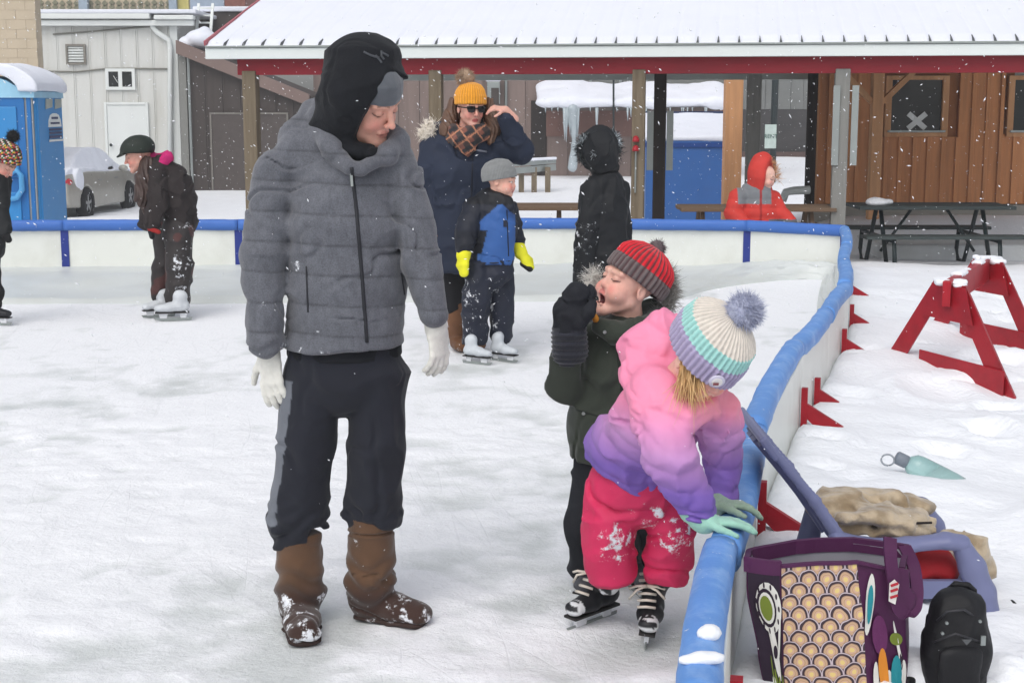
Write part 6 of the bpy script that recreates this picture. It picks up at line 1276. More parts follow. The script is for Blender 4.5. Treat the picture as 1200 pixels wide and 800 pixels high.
# ------------------------------------------------------------------ boy in the olive coat
def boy_green():
    Y = 4.55; K = ppm(at(720, 450, Y)); P = lambda px, py, dy=0: at(px, py, Y + dy); m = lambda r: r / K
    T = person(Y, 715, 'boy in dark olive coat and red knitted hat tasting snow from his black mitten')
    C = P(735, 333, -.02); R = frame((-.80, -.50, .34), (.40, .05, 1)); k = .90
    hs = Sdf(.003); head(hs, C, R, k, 1.0, P(737, 395, .03), 1.0)
    core = [([P(728, 400), P(728, 470), P(722, 540)], [.06, .09, .09]), ([P(700, 540), P(692, 620), P(700, 690)], [.05, .045, .04]), ([P(745, 540), P(745, 620), P(745, 690)], [.05, .045, .04]), ([P(728, 410), P(680, 420), P(662, 460, -.06), P(672, 405, -.14)], [.04, .04, .03, .025])]
    body(T, hs, skin_col(C, R, k, base=(222, 174, 158), lips=(206, 122, 116), brow=(170, 134, 108), blush=(226, 128, 118), bl=.6, eyes='down', mouth=1.0, brow_a=.35), core)
    # hat
    Rh = frame((-.69, -.42, .57), (.58, .12, .80)); Ch = C + Rh @ np.array((0, -.004, .012)); gr = (100, 90, 90); rd = (196, 28, 42)
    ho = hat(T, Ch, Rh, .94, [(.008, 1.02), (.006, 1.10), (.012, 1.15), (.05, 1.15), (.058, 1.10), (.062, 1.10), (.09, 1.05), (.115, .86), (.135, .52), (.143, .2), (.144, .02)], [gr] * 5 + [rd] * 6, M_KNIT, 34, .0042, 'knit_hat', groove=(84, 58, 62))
    mP = mat('grey_yarn', (106, 96, 98), .95, .2, 60, 0); pompom(P(770, 291, .01), .034, mP, ho, 900, 4)
    # fur-lined hood lying back, coat
    mC = mat('olive_cloth', (46, 52, 44), .8, .12, 9, .35, 220, bdist=.002, sheen=.15, wrinkle=.5, wscale=11)
    s = Sdf(.007); ux = nrm((1, .35, 0)); s.chain2([P(730, 402), P(728, 440), P(724, 490), P(722, 540)], [(m(45), .10), (m(54), .125), (m(56), .125), (m(58), .13)], ux, .03)
    s.cut(P(722, 537), (-.05, 0, -1), .006)
    s.chain([P(692, 398, -.02), P(664, 448, -.06), P(668, 415, -.12)], [m(22), m(22), m(19)], .02); s.chain([P(768, 405, .0), P(785, 460, .02), P(780, 520, .0)], [m(24), m(22), m(19)], .02)
    s.chain([P(702, 383, -.10), P(728, 392, -.13), P(755, 385, -.08), P(775, 372, .02)], [m(10), m(12), m(12), m(12)], .015); s.chain([P(770, 385, .04), P(760, 372, .12), P(735, 380, .14), P(712, 380, .08)], [m(18), m(20), m(18), m(14)], .02)
    s.folds(.012, (8, 8, 9), 2.0); s.noise(.004, 18, 2); s.crease(.008, (7, 7, 6), .06, 4.0); o, sf = garment(s, 'coat', mC, T); mz = mat('coat_dark', (28, 32, 28), .7)
    strip(sf, [(722, 398), (728, 450), (730, 530)], .004, 0, 'placket', mz, o, 12, -.001); strip(sf, [(676, 480), (710, 490)], .003, 0, 'pocket_flap', mz, o, 8, .0)
    mb = MB()
    for q in ((709, 389), (750, 386), (684, 484)):
        h = sf.hit(*q, .002)
        if h is not None: mb = MB(); mb.lathe(h, [(.006, 0), (.005, .004)], 10, axis=(0, -1, 0)); mb.build('snap', M_STEEL, o)
    mF = mat('fur_grey', (146, 144, 138), .95, .35, 40, 0)
    fur([P(690, 345, .04), P(694, 332, .05), P(698, 322, .06)], [(-.5, -.1, .4)] * 3, .020, mat('fur_pale', (206, 204, 198), .95, .2, 40, 0), o, 700, 6, .0010)
    fur([P(760, 380, .02), P(777, 366, .05), P(785, 345, .07), P(780, 325, .09), P(765, 320, .12)], [(.6, -.2, -.1), (.8, -.2, .1), (.9, 0, .3), (.8, 0, .5), (.6, 0, .7)], .026, mF, o, 3000, 7, .0010, .8)
    # mustard lining showing at collar and pocket
    s = Sdf(.006); s.cap2(P(698, 374, -.115), P(694, 366, -.10), (.010, .016), (.008, .012), (1, 0, 0), .005); s.noise(.003, 30); garment(s, 'lining', mat('mustard_lining', (190, 126, 44), .8, .2, 20), o)
    s = Sdf(.006); s.cap2(P(748, 410, -.135), P(746, 432, -.14), (.009, .004), (.009, .004), (1, 0, 0), .004); garment(s, 'lining', mat('mustard_edge', (190, 134, 44), .8), o)
    # mitten held to the mouth, striped knitted cuff
    mM = mat('black_mitten', (30, 32, 38), .85, .15, 20, .3, 120)
    s = Sdf(.005); s.chain2([P(667, 394, -.14), P(668, 366, -.16), P(678, 347, -.165), P(691, 343, -.16)], [(m(18), m(16)), (m(20), m(15)), (m(17), m(13)), (m(10), m(9))], (1, .3, 0), .012); s.chain([P(680, 378, -.19), P(690, 366, -.20), P(694, 356, -.19)], [m(8), m(7.5), m(6)], .008); s.noise(.004, 24); s.crease(.005, 16, .08); garment(s, 'mitten', mM, T)
    s = Sdf(.005); s.chain2([P(668, 412, -.12), P(667, 388, -.145)], [(m(21), m(19)), (m(20), m(18))], (1, .3, 0), .01); s.mod(.003, lambda x, y, z: .003 * np.sin(z * 420)); garment(s, 'cuff', M_KNIT, T, lambda V, N: np.where((np.sin((V[:, 2]) * 190) > .45)[:, None], lin((44, 46, 56)), lin((32, 34, 42))))
    # trousers and skates, mostly behind the girl
    s = Sdf(.008); s.cap2(P(722, 520), P(722, 545), (m(48), .10), (m(48), .10), ux, .02); s.chain([P(694, 545), P(683, 610, -.02), P(686, 668, .0)], [m(22), m(21), m(20)], .02); s.chain([P(748, 545, .03), P(752, 610, .02), P(750, 668, .03)], [m(24), m(22), m(20)], .02); s.ell(P(680, 620, -.04), (m(15), .05, m(24)), None, .02); s.folds(.012, 9); s.noise(.004, 20); garment(s, 'snow_trousers', mat('black_trousers', (26, 28, 34), .8, .15, 10, .3, 120), T)
    for x, y, f, in ((694, 702, (-.5, -.8, 0)), (744, 696, (.2, -.9, 0))):
        g = gz(x, y, 0); skate(T, g, f, UP, .74, M_LEATHER, lambda Lc, N: np.where((Lc[:, 0] > .07)[:, None], lin((70, 70, 74)), lin((32, 32, 36))), None)
boy_green()

# ------------------------------------------------------------------ girl in the pink and purple jacket
def girl_pink():
    Y = 4.05; K = ppm(at(770, 550, Y)); P = lambda px, py, dy=0: at(px, py, Y + dy); m = lambda r: r / K
    T = person(Y, 745, 'small girl in pink to purple jacket and bobble hat leaning on the blue rail')
    u_ = nrm((.38, -.36, .85)); f_ = nrm((.44, -.66, -.60)); R = frame(f_, u_); C = P(824, 423, -.37); k = .88
    hs = Sdf(.0035); head(hs, C, R, k, 0, P(775, 468, -.24), 1.0)
    core = [([P(775, 470, -.22), P(755, 510, -.12), P(745, 555, 0)], [.06, .085, .09]), ([P(720, 560), P(714, 620), P(714, 655)], [.05, .04, .03]), ([P(780, 560), P(784, 620), P(780, 650)], [.05, .04, .03]), ([P(775, 470, -.24), P(790, 540, -.38), P(830, 606, -.36)], [.05, .035, .025]), ([P(820, 480, -.25), P(850, 540, -.22), P(850, 590, -.24)], [.05, .035, .025])]
    body(T, hs, skin_col(C, R, k, base=(228, 182, 164), lips=(200, 112, 108), brow=(170, 130, 96), blush=(232, 130, 122), bl=.6, eyes='down', brow_a=.5), core)
    lav = (158, 148, 178); tl = (152, 200, 194); cr = (204, 196, 186)
    Rh = frame(f_ - .10 * u_, u_ + .10 * f_); ho = hat(T, C - R @ np.array((0, .004, .006)), Rh, .97, [(.020, 1.02), (.014, 1.10), (.018, 1.17), (.070, 1.19), (.077, 1.15), (.080, 1.15), (.118, 1.08), (.121, 1.06), (.132, .96), (.156, .66), (.172, .28), (.174, .03)], [lav] * 5 + [tl] * 2 + [cr] * 5, M_KNIT, 44, .0030, 'knit_hat', cable=.0016)
    pompom(C + R @ np.array((-.015, .005, .182)) , .055, mat('lilac_fluff', (176, 180, 200), .95, .12, 60, 0), ho, 2600, 9)
    # plain round patch on the turned-up brim
    d = Rh @ nrm((.42, .91, 0)); pc = C - R @ np.array((0, .004, .006)) + Rh @ np.array((.42 * .097, .91 * .118 - .012, .043)) + d * .004; mb = MB(); mb.lathe(pc - d * .003, [(.021, 0), (.021, .0035), (.019, .005)], 24, axis=d); pt = mb.build('badge', mat('badge_lilac', (196, 192, 210), .5), ho, smooth=True)
    mb = MB(); mb.lathe(pc + d * .0021, [(.014, 0), (.014, .001)], 20, axis=d); mb.build('badge_centre', mat('badge_white', (226, 222, 220), .5), pt); mb = MB(); q = nrm(np.cross(d, UP)); mb.obox(pc + d * .0036 - UP * .004 + q * .003, (q, d, np.cross(q, d)), (.007, .0006, .004)); mb.build('badge_mark', mat('badge_mark', (132, 70, 74), .5), pt)
    mH = mat('blonde_hair', (206, 168, 116), .6, .25, 30, 0, spec=.5); g = np.random.default_rng(2); n = 260; t = g.random(n)
    a = np.deg2rad(150 + 75 * t); hx = np.stack([.082 * np.cos(a), .05 + .03 * np.sin(a), np.full(n, .022)], 1) if False else None
    rts = []; drs = []
    for i in range(n):
        th = math.radians(2 + 36 * g.random()); lp = np.array((.080 * math.cos(th), .098 * math.sin(th) - .012, .018 - .03 * g.random())) * k; rts.append(C + R @ lp + g.normal(size=3) * .004); drs.append(np.array((.12, -.10, -1.0)) + .14 * g.normal(size=3) + R @ (lp * 3))
    strands('hair', np.array(rts), np.array(drs), .095, .0013, mH, T, .5, 3)
    # jacket, colour running from pink at the hood to purple at hem and cuffs
    ux = nrm((.80, .45, .25)); s = Sdf(.0055)
    s.chain2([P(742, 556, .0), P(745, 530, -.03), P(772, 492, -.16), P(792, 462, -.24)], [(m(48), .11), (m(49), .12), (m(47), .115), (m(40), .10)], ux, .03)
    s.ell(P(722, 525, .02), (m(34), .10, m(40)), None, .04)
    s.cut(P(745, 552, .0), (-.30, .25, -.90), .006, (P(742, 575, 0), .26))
    s.ell(P(805, 470, -.28), (m(42), .09, m(30)), None, .05)                                             # chest under the face
    s.chain([P(770, 462, -.32), P(782, 535, -.44), P(817, 592, -.42)], [m(31), m(27.5), m(19.5)], .012); s.chain([P(838, 486, -.26), P(848, 540, -.22), P(848, 577, -.24)], [m(27), m(22.5), m(17)], .012)
    # hood bunched behind the head
    s.chain([P(800, 380, -.22), P(772, 385, -.20), P(752, 405, -.20), P(752, 440, -.24), P(775, 468, -.34)], [m(13), m(18), m(21), m(22), m(16)], .03); s.ell(P(775, 420, -.20), (m(30), .08, m(42)), None, .03)
    s.chain([P(775, 475, -.38), P(800, 490, -.42), P(832, 480, -.36)], [m(12), m(13), m(12)], .02)
    ax_ = nrm(P(792, 462, -.24) - P(742, 556, 0))
    def quilt(x, y, z): q = ((x - P(742, 556)[0]) * ax_[0] * .7 + (y - Y) * ax_[1] * .7 + (z - P(742, 556)[2]) * 1.1) / .062; return .0040 * (1 - 1.6 * np.abs(np.sin(math.pi * q)) ** .6)
    s.mod(.010, quilt); s.folds(.009, (11, 11, 11), 4.0); s.noise(.004, 22, 3); s.crease(.008, (9, 9, 9), .08, 1.0); s.crease(.004, (19, 19, 24), .12, 6.0, .015)
    z1, z0 = P(0, 462, -.2)[2], P(0, 538, -.1)[2]
    def jc(V, N):
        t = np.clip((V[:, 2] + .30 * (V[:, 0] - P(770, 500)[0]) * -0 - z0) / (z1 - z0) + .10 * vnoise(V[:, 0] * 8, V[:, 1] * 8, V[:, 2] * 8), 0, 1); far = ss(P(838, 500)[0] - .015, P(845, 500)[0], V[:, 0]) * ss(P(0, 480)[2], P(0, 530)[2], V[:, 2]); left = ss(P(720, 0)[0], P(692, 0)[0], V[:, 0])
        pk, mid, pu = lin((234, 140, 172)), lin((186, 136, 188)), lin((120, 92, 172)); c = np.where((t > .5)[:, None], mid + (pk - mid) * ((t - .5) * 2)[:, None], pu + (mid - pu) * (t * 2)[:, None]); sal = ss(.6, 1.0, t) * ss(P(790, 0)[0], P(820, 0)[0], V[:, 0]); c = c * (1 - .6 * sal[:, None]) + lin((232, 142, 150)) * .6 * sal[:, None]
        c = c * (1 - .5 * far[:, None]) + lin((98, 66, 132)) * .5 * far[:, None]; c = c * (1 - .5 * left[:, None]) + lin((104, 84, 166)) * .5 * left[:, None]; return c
    o, sf = garment(s, 'jacket', M_SHELL, T, jc)
    # snow trousers
    s = Sdf(.0055); s.cap2(P(748, 540, .0), P(750, 570, .0), (m(52), .115), (m(54), .12), (1, .2, 0), .03); s.chain([P(722, 565), P(714, 620, -.02), P(714, 660, .0), P(718, 674, .0)], [m(32), m(30), m(30.5), m(25)], .010); s.chain([P(782, 565, .0), P(786, 620, -.03), P(783, 655, .0), P(781, 668, .0)], [m(29), m(27), m(28.5), m(25)], .010)
    s.cut(P(714, 690), (0, 0, -1), .008, (P(714, 700), .10)); s.cut(P(780, 682), (0, 0, -1), .008, (P(780, 692), .10)); s.folds(.010, (10, 10, 12), 6.0); s.noise(.003, 22, 2); s.crease(.009, (7, 7, 10), .10, 5.0)
    kn = [(P(728, 635, -.09), .075), (P(790, 630, -.10), .085), (P(768, 606, -.09), .04)]
    def pc_(V, N):
        c = tile(V, (198, 44, 88)) * (1 + .08 * fbm(V[:, 0] * 9, V[:, 1] * 9, V[:, 2] * 9, 2))[:, None]; a = np.zeros(len(V))
        for q, r in kn: a = np.maximum(a, 1.0 * np.exp(-(np.sum(((V - q) * (1, .6, 1)) ** 2, 1)) / r ** 2))
        a = np.where(a > .10, a * .98, .12); return snowy(c, V, a, 20)
    garment(s, 'snow_trousers', M_SHELL, T, pc_)
    # mittens gripping the rail
    mM = mat('teal_glove', (150, 196, 178), .9, .15, 20, .4, 160, sheen=.2, snow=.12, snow_scale=30); mM2 = mat('sage_glove', (136, 158, 140), .9, .15, 20, .4, 160, sheen=.2, snow=.08, snow_scale=30)
    rz = RH + .045; 
    s = Sdf(.004); hand(s, P(822, 611, -.43), (1, -.04, .02), (0, -.05, -1), -1, .86, .26, th=(.75, .6), fr=.0115, curls=[.22, .24, .24, .3]); s.cap(P(812, 598, -.42), P(826, 610, -.43), .036, .034, .01); s.noise(.002, 40); garment(s, 'glove', mM, T)
    s = Sdf(.004); hand(s, P(838, 590, -.28), (1, -.12, .0), (0, -.1, -1), -1, .80, .30, th=(.75, .6), fr=.0115); s.cap(P(846, 578, -.24), P(842, 590, -.27), .030, .030, .01); s.noise(.002, 40); garment(s, 'glove', mM2, T)
    # skates
    def sc(Lc, N):
        c = np.tile(lin((30, 30, 34)), (len(Lc), 1)); toe = Lc[:, 0] > .085; n = fbm(Lc[:, 0] * 40, Lc[:, 1] * 40, Lc[:, 2] * 40, 2); c[toe & (n > -.12)] = lin((206, 208, 210)); c[(Lc[:, 0] < .02) & (Lc[:, 1] > .20)] = lin((206, 202, 196)); st = (np.abs(Lc[:, 1] - .095 - .2 * (Lc[:, 0] + .02)) < .010) & (np.abs(Lc[:, 2]) > .025); c[st] = lin((196, 196, 198)); return c
    for (gp, fw, tp, tl_) in ((gz(694, 733, .0), nrm((-.70, -.72, 0)), P(714, 680, .0), (.12, .05, 1)), (gz(758, 749, .0), nrm((-.16, -1, .0)), P(778, 672, .02), (.12, .0, 1))):
        b = skate(T, gp, fw, tl_, .84, M_LEATHER, sc, tp, .0055, True); sd = np.cross(fw, UP); mb = MB(); 
        for i in range(6):
            q = gp + (fw * (.055 - .021 * i) + UP * (.137 + .017 * i)) * .84; mb.tube([q - sd * .026, q + fw * .012 + UP * .006, q + sd * .026], .0045, 5)
        q = gp + (fw * .02 + UP * .205) * .84
        for e in ((-1, .2), (1, .15), (-1, -.4), (1, -.5)): mb.tube([q, q + sd * .03 * e[0] + fw * .02 + UP * .02 * e[1], q + sd * .052 * e[0] + fw * .012 + UP * .05 * (e[1] - .3)], .004, 5)
        mb.build('laces', mat('lace_white', (216, 208, 196), .9), b, smooth=True)
girl_pink()
# ------------------------------------------------------------------ woman in the navy coat
def woman():
    Y = 9.25; K = ppm(at(540, 250, Y)); P = lambda px, py, dy=0: at(px, py, Y + dy); m = lambda r: r / K
    T = person(Y, 540, 'woman in navy parka, mustard bobble hat and sunglasses shading her eyes with one hand')
    C = P(552, 127, -.05); R = frame((.36, -.92, -.12), (.0, 0, 1)); hs = Sdf(.0055); head(hs, C, R, 1.0, 0, P(545, 165, .0))
    # bare hand at her brow
    hand(hs, P(592, 129, -.16), (-1, -.15, .20), (.1, .5, -1), 1, .80, .55, fr=.011); hs.cap(P(602, 140, -.14), P(592, 129, -.16), .032, .026, .01)
    hand(hs, P(506, 258, -.10), (.05, -.1, -1), (.7, .5, 0), -1, .95, .45, fr=.0095)
    core = [([P(545, 170), P(545, 240), P(540, 310)], [.09, .12, .12]), ([P(532, 310), P(533, 400)], [.06, .045]), ([P(553, 310, .05), P(555, 395, .05)], [.06, .045]), ([P(545, 175), P(503, 175), P(496, 220), P(506, 258, -.10)], [.05, .05, .04, .03]), ([P(545, 175), P(590, 172), P(613, 178, -.06), P(592, 134, -.17)], [.05, .05, .04, .03])]
    body(T, hs, skin_col(C, R, 1, base=(212, 162, 146), lips=(178, 84, 84), brow=(90, 66, 52), bl=.6, eyes='open'), core)
    mus = (214, 146, 40); ho = hat(T, C, frame((.36, -.92, .02), (0, .05, 1)), 1.0, [(.026, 1.03), (.022, 1.10), (.028, 1.16), (.075, 1.17), (.085, 1.12), (.115, 1.02), (.145, .74), (.160, .36), (.164, .03)], [mus] * 9, M_KNIT, 36, .0022, ry=.104, rowamp=.0012)
    pompom(P(545, 92, -.03), .070, mat('beige_fluff', (164, 140, 118), .95, .3, 30, 0), ho, 1500, 5)
    # sunglasses
    G = MB(); X = lambda x, y, z: C + R @ np.array((x, y, z))
    fr = MB(); fr.tube([X(-.012, .108, .012), X(.012, .108, .012)], .004, 6); mg = mat('black_frame', (18, 18, 20), .25, 0, 5, 0)
    g = fr.build('sunglasses', mg, T, smooth=True)
    for q in (-1, 1):
        mb = MB(); mb.prism([X(q * .034 + a * .026, .100 + .006 - abs(a) * .006 - .02 * max(0, q * a) * .5, .006 + b * .021) for a, b in ((-.9, .9), (.0, 1), (.95, .85), (1.0, .1), (.7, -.85), (0, -1), (-.7, -.8), (-1, 0))], R[:, 1] * .006); mb.build('lens', mg, g)
        mb = MB(); mb.tube([X(q * .060, .094, .014), X(q * .080, .05, .012), X(q * .086, -.01, .010)], .004, 6); mb.build('temple', mg, g)
    # long hair on both sides
    mH = mat('brown_hair', (92, 66, 50), .55, .3, 30, .2, 60, spec=.5)
    s = Sdf(.008)
    for q, px in ((-1, (530, 527, 524, 528)), (1, (573, 576, 578, 574))): s.chain([P(px[0], 120, .0), P(px[1], 138, -.02), P(px[2], 152, -.06), P(px[3], 166, -.10)], [.030, .042, .046, .022], .02)
    s.ell(P(550, 130, .06), (.10, .08, .12), None, .03); s.mod(.007, lambda x, y, z: .006 * np.sin(x * 190 + 2.5 * np.sin(z * 30) + y * 120)); s.noise(.006, 18); garment(s, 'hair', mH, T)
    # coat
    ux = nrm((1, .12, 0)); s = Sdf(.009); s.chain2([P(545, 172), P(546, 200), P(544, 255), P(538, 312)], [(m(40), .13), (m(45), .17), (m(44), .165), (m(42), .18)], ux, .05); s.cut(P(538, 319), (.02, 0, -1), .01)
    s.chain([P(508, 178), P(495, 222, -.03), P(504, 254, -.08)], [m(17), m(14), m(10.5)], .02); s.chain([P(586, 172), P(611, 178, -.06), P(593, 139, -.15)], [m(18), m(14), m(9)], .02)
    s.chain([P(520, 165, .04), P(510, 156, .10), P(530, 150, .16), P(560, 150, .16), P(576, 160, .08)], [m(9), m(11), m(11), m(11), m(9)], .03); s.folds(.013, (7, 7, 8), 5); s.crease(.009, 7, .07, 2.0); s.noise(.006, (14, 14, 14))
    mC = mat('navy_cloth', (32, 40, 58), .75, .12, 8, .3, 160, snow=.03, snow_scale=30); o, sf = garment(s, 'coat', mC, T); mz = mat('navy_dark', (24, 28, 40), .7)
    strip(sf, [(554, 178), (552, 240), (550, 312)], .006, 0, 'placket', mz, o, 12, 0); strip(sf, [(558, 176), (570, 178)], .007, 0, 'chest_mark', mat('mark_grey', (120, 124, 136), .6), o, 5, 0)
    fur([P(506, 146, .02), P(502, 154, .0), P(500, 160, .02), P(508, 150, .1)], [(-.7, -.4, .5)] * 4, .030, mat('fur_cream', (236, 228, 216), .95, .1, 30, 0), o, 1500, 12, .0022, .7, 'fur_trim', .02); fur([P(578, 150, .06), P(584, 158, .02)], [(.6, -.3, .6)] * 2, .045, mat('fur_cream_b', (200, 188, 174), .95, .2, 30, 0), o, 400, 13, .003)
    # plaid scarf
    s = Sdf(.007); s.chain([P(528, 148, .02), P(534, 158, -.10), P(548, 163, -.15), P(562, 157, -.11), P(568, 147, .0)], [m(8), m(10), m(11.5), m(10), m(8)], .03); s.cap(P(545, 166, -.15), P(548, 176, -.165), m(13), m(7), .03); s.folds(.014, 13, 2.0)
    def plaid(V, N):
        a = (V[:, 0] * .8 + V[:, 2] * .6) * 85; b_ = (V[:, 0] * -.6 + V[:, 2] * .8) * 85; c = tile(V, (64, 52, 50)); c[np.sin(a) > .45] = lin((120, 74, 62)); c[np.sin(b_) > .5] = lin((40, 40, 44)); c[(np.sin(a * 1.0 + 1.7) > .93) | (np.sin(b_ + 2.2) > .93)] = lin((176, 120, 92)); return c
    garment(s, 'scarf', M_CLOTH, T, plaid)
    s = Sdf(.009); s.chain([P(530, 310), P(531, 358)], [m(14), m(12.5)], .02); s.chain([P(553, 310, .05), P(555, 355, .05)], [m(14), m(12)], .02); s.noise(.006, 10); garment(s, 'leggings', mat('black_leggings', (20, 20, 24), .8, .1), T)
    mB = mat('tall_boot', (104, 70, 46), .6, .25, 9, .2, 60, snow=.18, snow_scale=20)
    for px, dy in ((534, 0), (556, .06)):
        s = Sdf(.008); g = gz(px + 2, 414, .0); g[1] = Y + dy - .02; s.chain([P(px - 1, 356, dy), P(px, 388, dy), np.array([g[0] - .01, g[1] + .02, .09])], [m(11), m(9.5), .048], .02); s.chain2([np.array([g[0] - .01, g[1] + .03, .05]), np.array([g[0] + .02, g[1] - .12, .045])], [(.045, .045), (.042, .034)], (1, 0, 0), .015); s.cut(P(px, 354, dy), (0, 0, 1), .004); s.cut((0, 0, .006), (0, 0, -1), .002); s.noise(.006, 14); garment(s, 'boot', mB, T)
woman()

# ------------------------------------------------------------------ boy in the blue jacket
def boy_blue():
    Y = 8.85; K = ppm(at(575, 320, Y)); P = lambda px, py, dy=0: at(px, py, Y + dy); m = lambda r: r / K
    T = person(Y, 573, 'boy in bright blue and navy jacket with yellow mittens, grey hat and white skates')
    C = P(588, 212, -.02); R = frame((.93, -.30, -.10), (.1, 0, 1)); k = .88; hs = Sdf(.0055); head(hs, C, R, k, 0, P(582, 236), 1.0)
    core = [([P(580, 240), P(576, 300)], [.08, .10]), ([P(561, 310, -.04), P(558, 365, -.05)], [.04, .03]), ([P(586, 310, .05), P(587, 360, .05)], [.04, .03]), ([P(575, 242), P(556, 246), P(545, 290, -.06)], [.04, .035, .03])]
    body(T, hs, skin_col(C, R, k, base=(216, 168, 150), lips=(184, 104, 100), brow=(130, 100, 80), bl=.8, eyes='open'), core)
    gy = (122, 124, 124); hat(T, C, frame((.90, -.28, .16), (-.14, .04, 1)), .94, [(.016, 1.02), (.012, 1.09), (.018, 1.13), (.055, 1.14), (.062, 1.12), (.095, 1.03), (.128, .74), (.142, .36), (.147, .03)], [gy] * 9, M_KNIT, 70, .0008)
    ux = nrm((.72, -.35, 0)); s = Sdf(.008); s.chain2([P(579, 240), P(577, 270), P(574, 302)], [(m(24), .105), (m(29), .125), (m(28), .12)], ux, .03); s.cut(P(575, 308), (0, 0, -1), .006)
    s.chain([P(556, 246, -.02), P(547, 272, -.10), P(544, 290, -.13)], [m(15), m(13), m(10)], .015); s.chain([P(597, 246, .06), P(603, 272, .10), P(608, 290, .08)], [m(11), m(10), m(8.5)], .015)
    s.chain([P(572, 235, .04), P(580, 232, .02), P(594, 236, -.06), P(598, 243, -.08)], [m(8), m(9), m(7), m(6)], .015); s.folds(.010, 10, 1.0); s.crease(.009, 7, .07, 2.0); s.noise(.004, 20)
    def jc(V, N):
        c = tile(V, (26, 30, 42)); q = (V - P(580, 260, -.1)); px = 600 + V[:, 0] / V[:, 1] * F_PX * .98
        arm = (np.linalg.norm((V - P(547, 268, -.10)) * (1, .6, .45), axis=1) < .080) | (V[:, 0] < P(559, 0)[0]) | (V[:, 0] > P(604, 0)[0])
        yoke = V[:, 2] > P(0, 246)[2] + .9 * (V[:, 0] - P(586, 0)[0]) * np.sign(P(586, 0)[0] - V[:, 0]) + .05
        back = V[:, 1] > Y + .08; c[~arm & ~yoke & ~back] = lin((50, 90, 152)); pk = (V[:, 2] < P(0, 268)[2]) & (V[:, 2] > P(0, 296)[2]) & (V[:, 0] < P(571, 0)[0] - .25 * (P(0, 268)[2] - V[:, 2])); c[pk] = lin((24, 27, 36)); col = V[:, 2] > P(0, 238)[2]; c[col] = lin((20, 22, 28)); return c
    o, sf = garment(s, 'jacket', M_SHELL, T, jc); strip(sf, [(594, 246), (596, 300)], .004, 0, 'zip', mat('zip_black2', (22, 24, 30), .6), o, 8, 0)
    mb = MB()
    h = sf.hit(592, 262, .004)
    if h is not None: mb.obox(h, ((1, -.3, 0), (.3, 1, 0), (0, 0, 1)), (.012, .003, .020)); mb.build('chest_emblem', mat('emblem_dark', (24, 30, 48), .6), o)
    # yellow mittens
    mY = mat('yellow_mitten', (222, 218, 40), .7, .08, 12, .25, 80)
    s = Sdf(.006); s.cap(P(545, 290, -.13), P(543, 300, -.14), .045, .044, .01); mitten(s, P(543, 300, -.14), (-.02, -.15, -1), (.7, .5, 0), -1, 1.0, .15); s.noise(.003, 20); garment(s, 'mitten', mY, T)
    s = Sdf(.006); s.cap(P(607, 288, .08), P(610, 296, .06), .042, .042, .01); mitten(s, P(611, 298, .05), (.62, -.25, -.72), (-.6, .4, -.5), 1, .95, .2); s.noise(.003, 20); garment(s, 'mitten', mY, T)
    s = Sdf(.006); s.cap2(P(613, 309, .035), P(621, 315, .02), (.030, .02), (.030, .02), (0, 1, 0), .01); garment(s, 'mitten_palm', M_BLACK, T)
    # snowy trousers
    s = Sdf(.008); s.cap2(P(574, 300), P(574, 316), (m(27), .11), (m(28), .12), ux, .02); s.chain([P(561, 318, -.05), P(558, 355, -.06), P(556, 395, -.03)], [m(17), m(16), m(15)], .012); s.chain([P(586, 318, .05), P(588, 355, .05), P(587, 390, .05)], [m(15.5), m(14), m(13.5)], .012); s.cut(P(558, 402, -.03), (0, 0, -1), .006, (P(556, 408, -.03), .09)); s.folds(.014, 12, 3); s.noise(.004, 20)
    def tc(V, N): return snowy(tile(V, (30, 34, 48)), V, np.where(V[:, 2] < P(0, 322)[2], .42, 0.), 20, off=2)
    garment(s, 'snow_trousers', M_SHELL, T, tc)
    wc = lambda Lc, N: np.where(((np.abs(np.sin(Lc[:, 1] * 130)) > .93) & (np.abs(Lc[:, 2]) < .02) & (Lc[:, 0] > -.03))[:, None], lin((150, 154, 160)), lin((188, 193, 198)))
    for g, fw in ((gz(559, 427, 0), (.85, -.55, 0)), (gz(590, 424, 0), (.80, -.6, 0))): skate(T, g, fw, UP, .80, M_LEATHER, wc, P(557, 396, -.03) if g[0] < P(575, 0)[0] else P(587, 392, .05))
boy_blue()

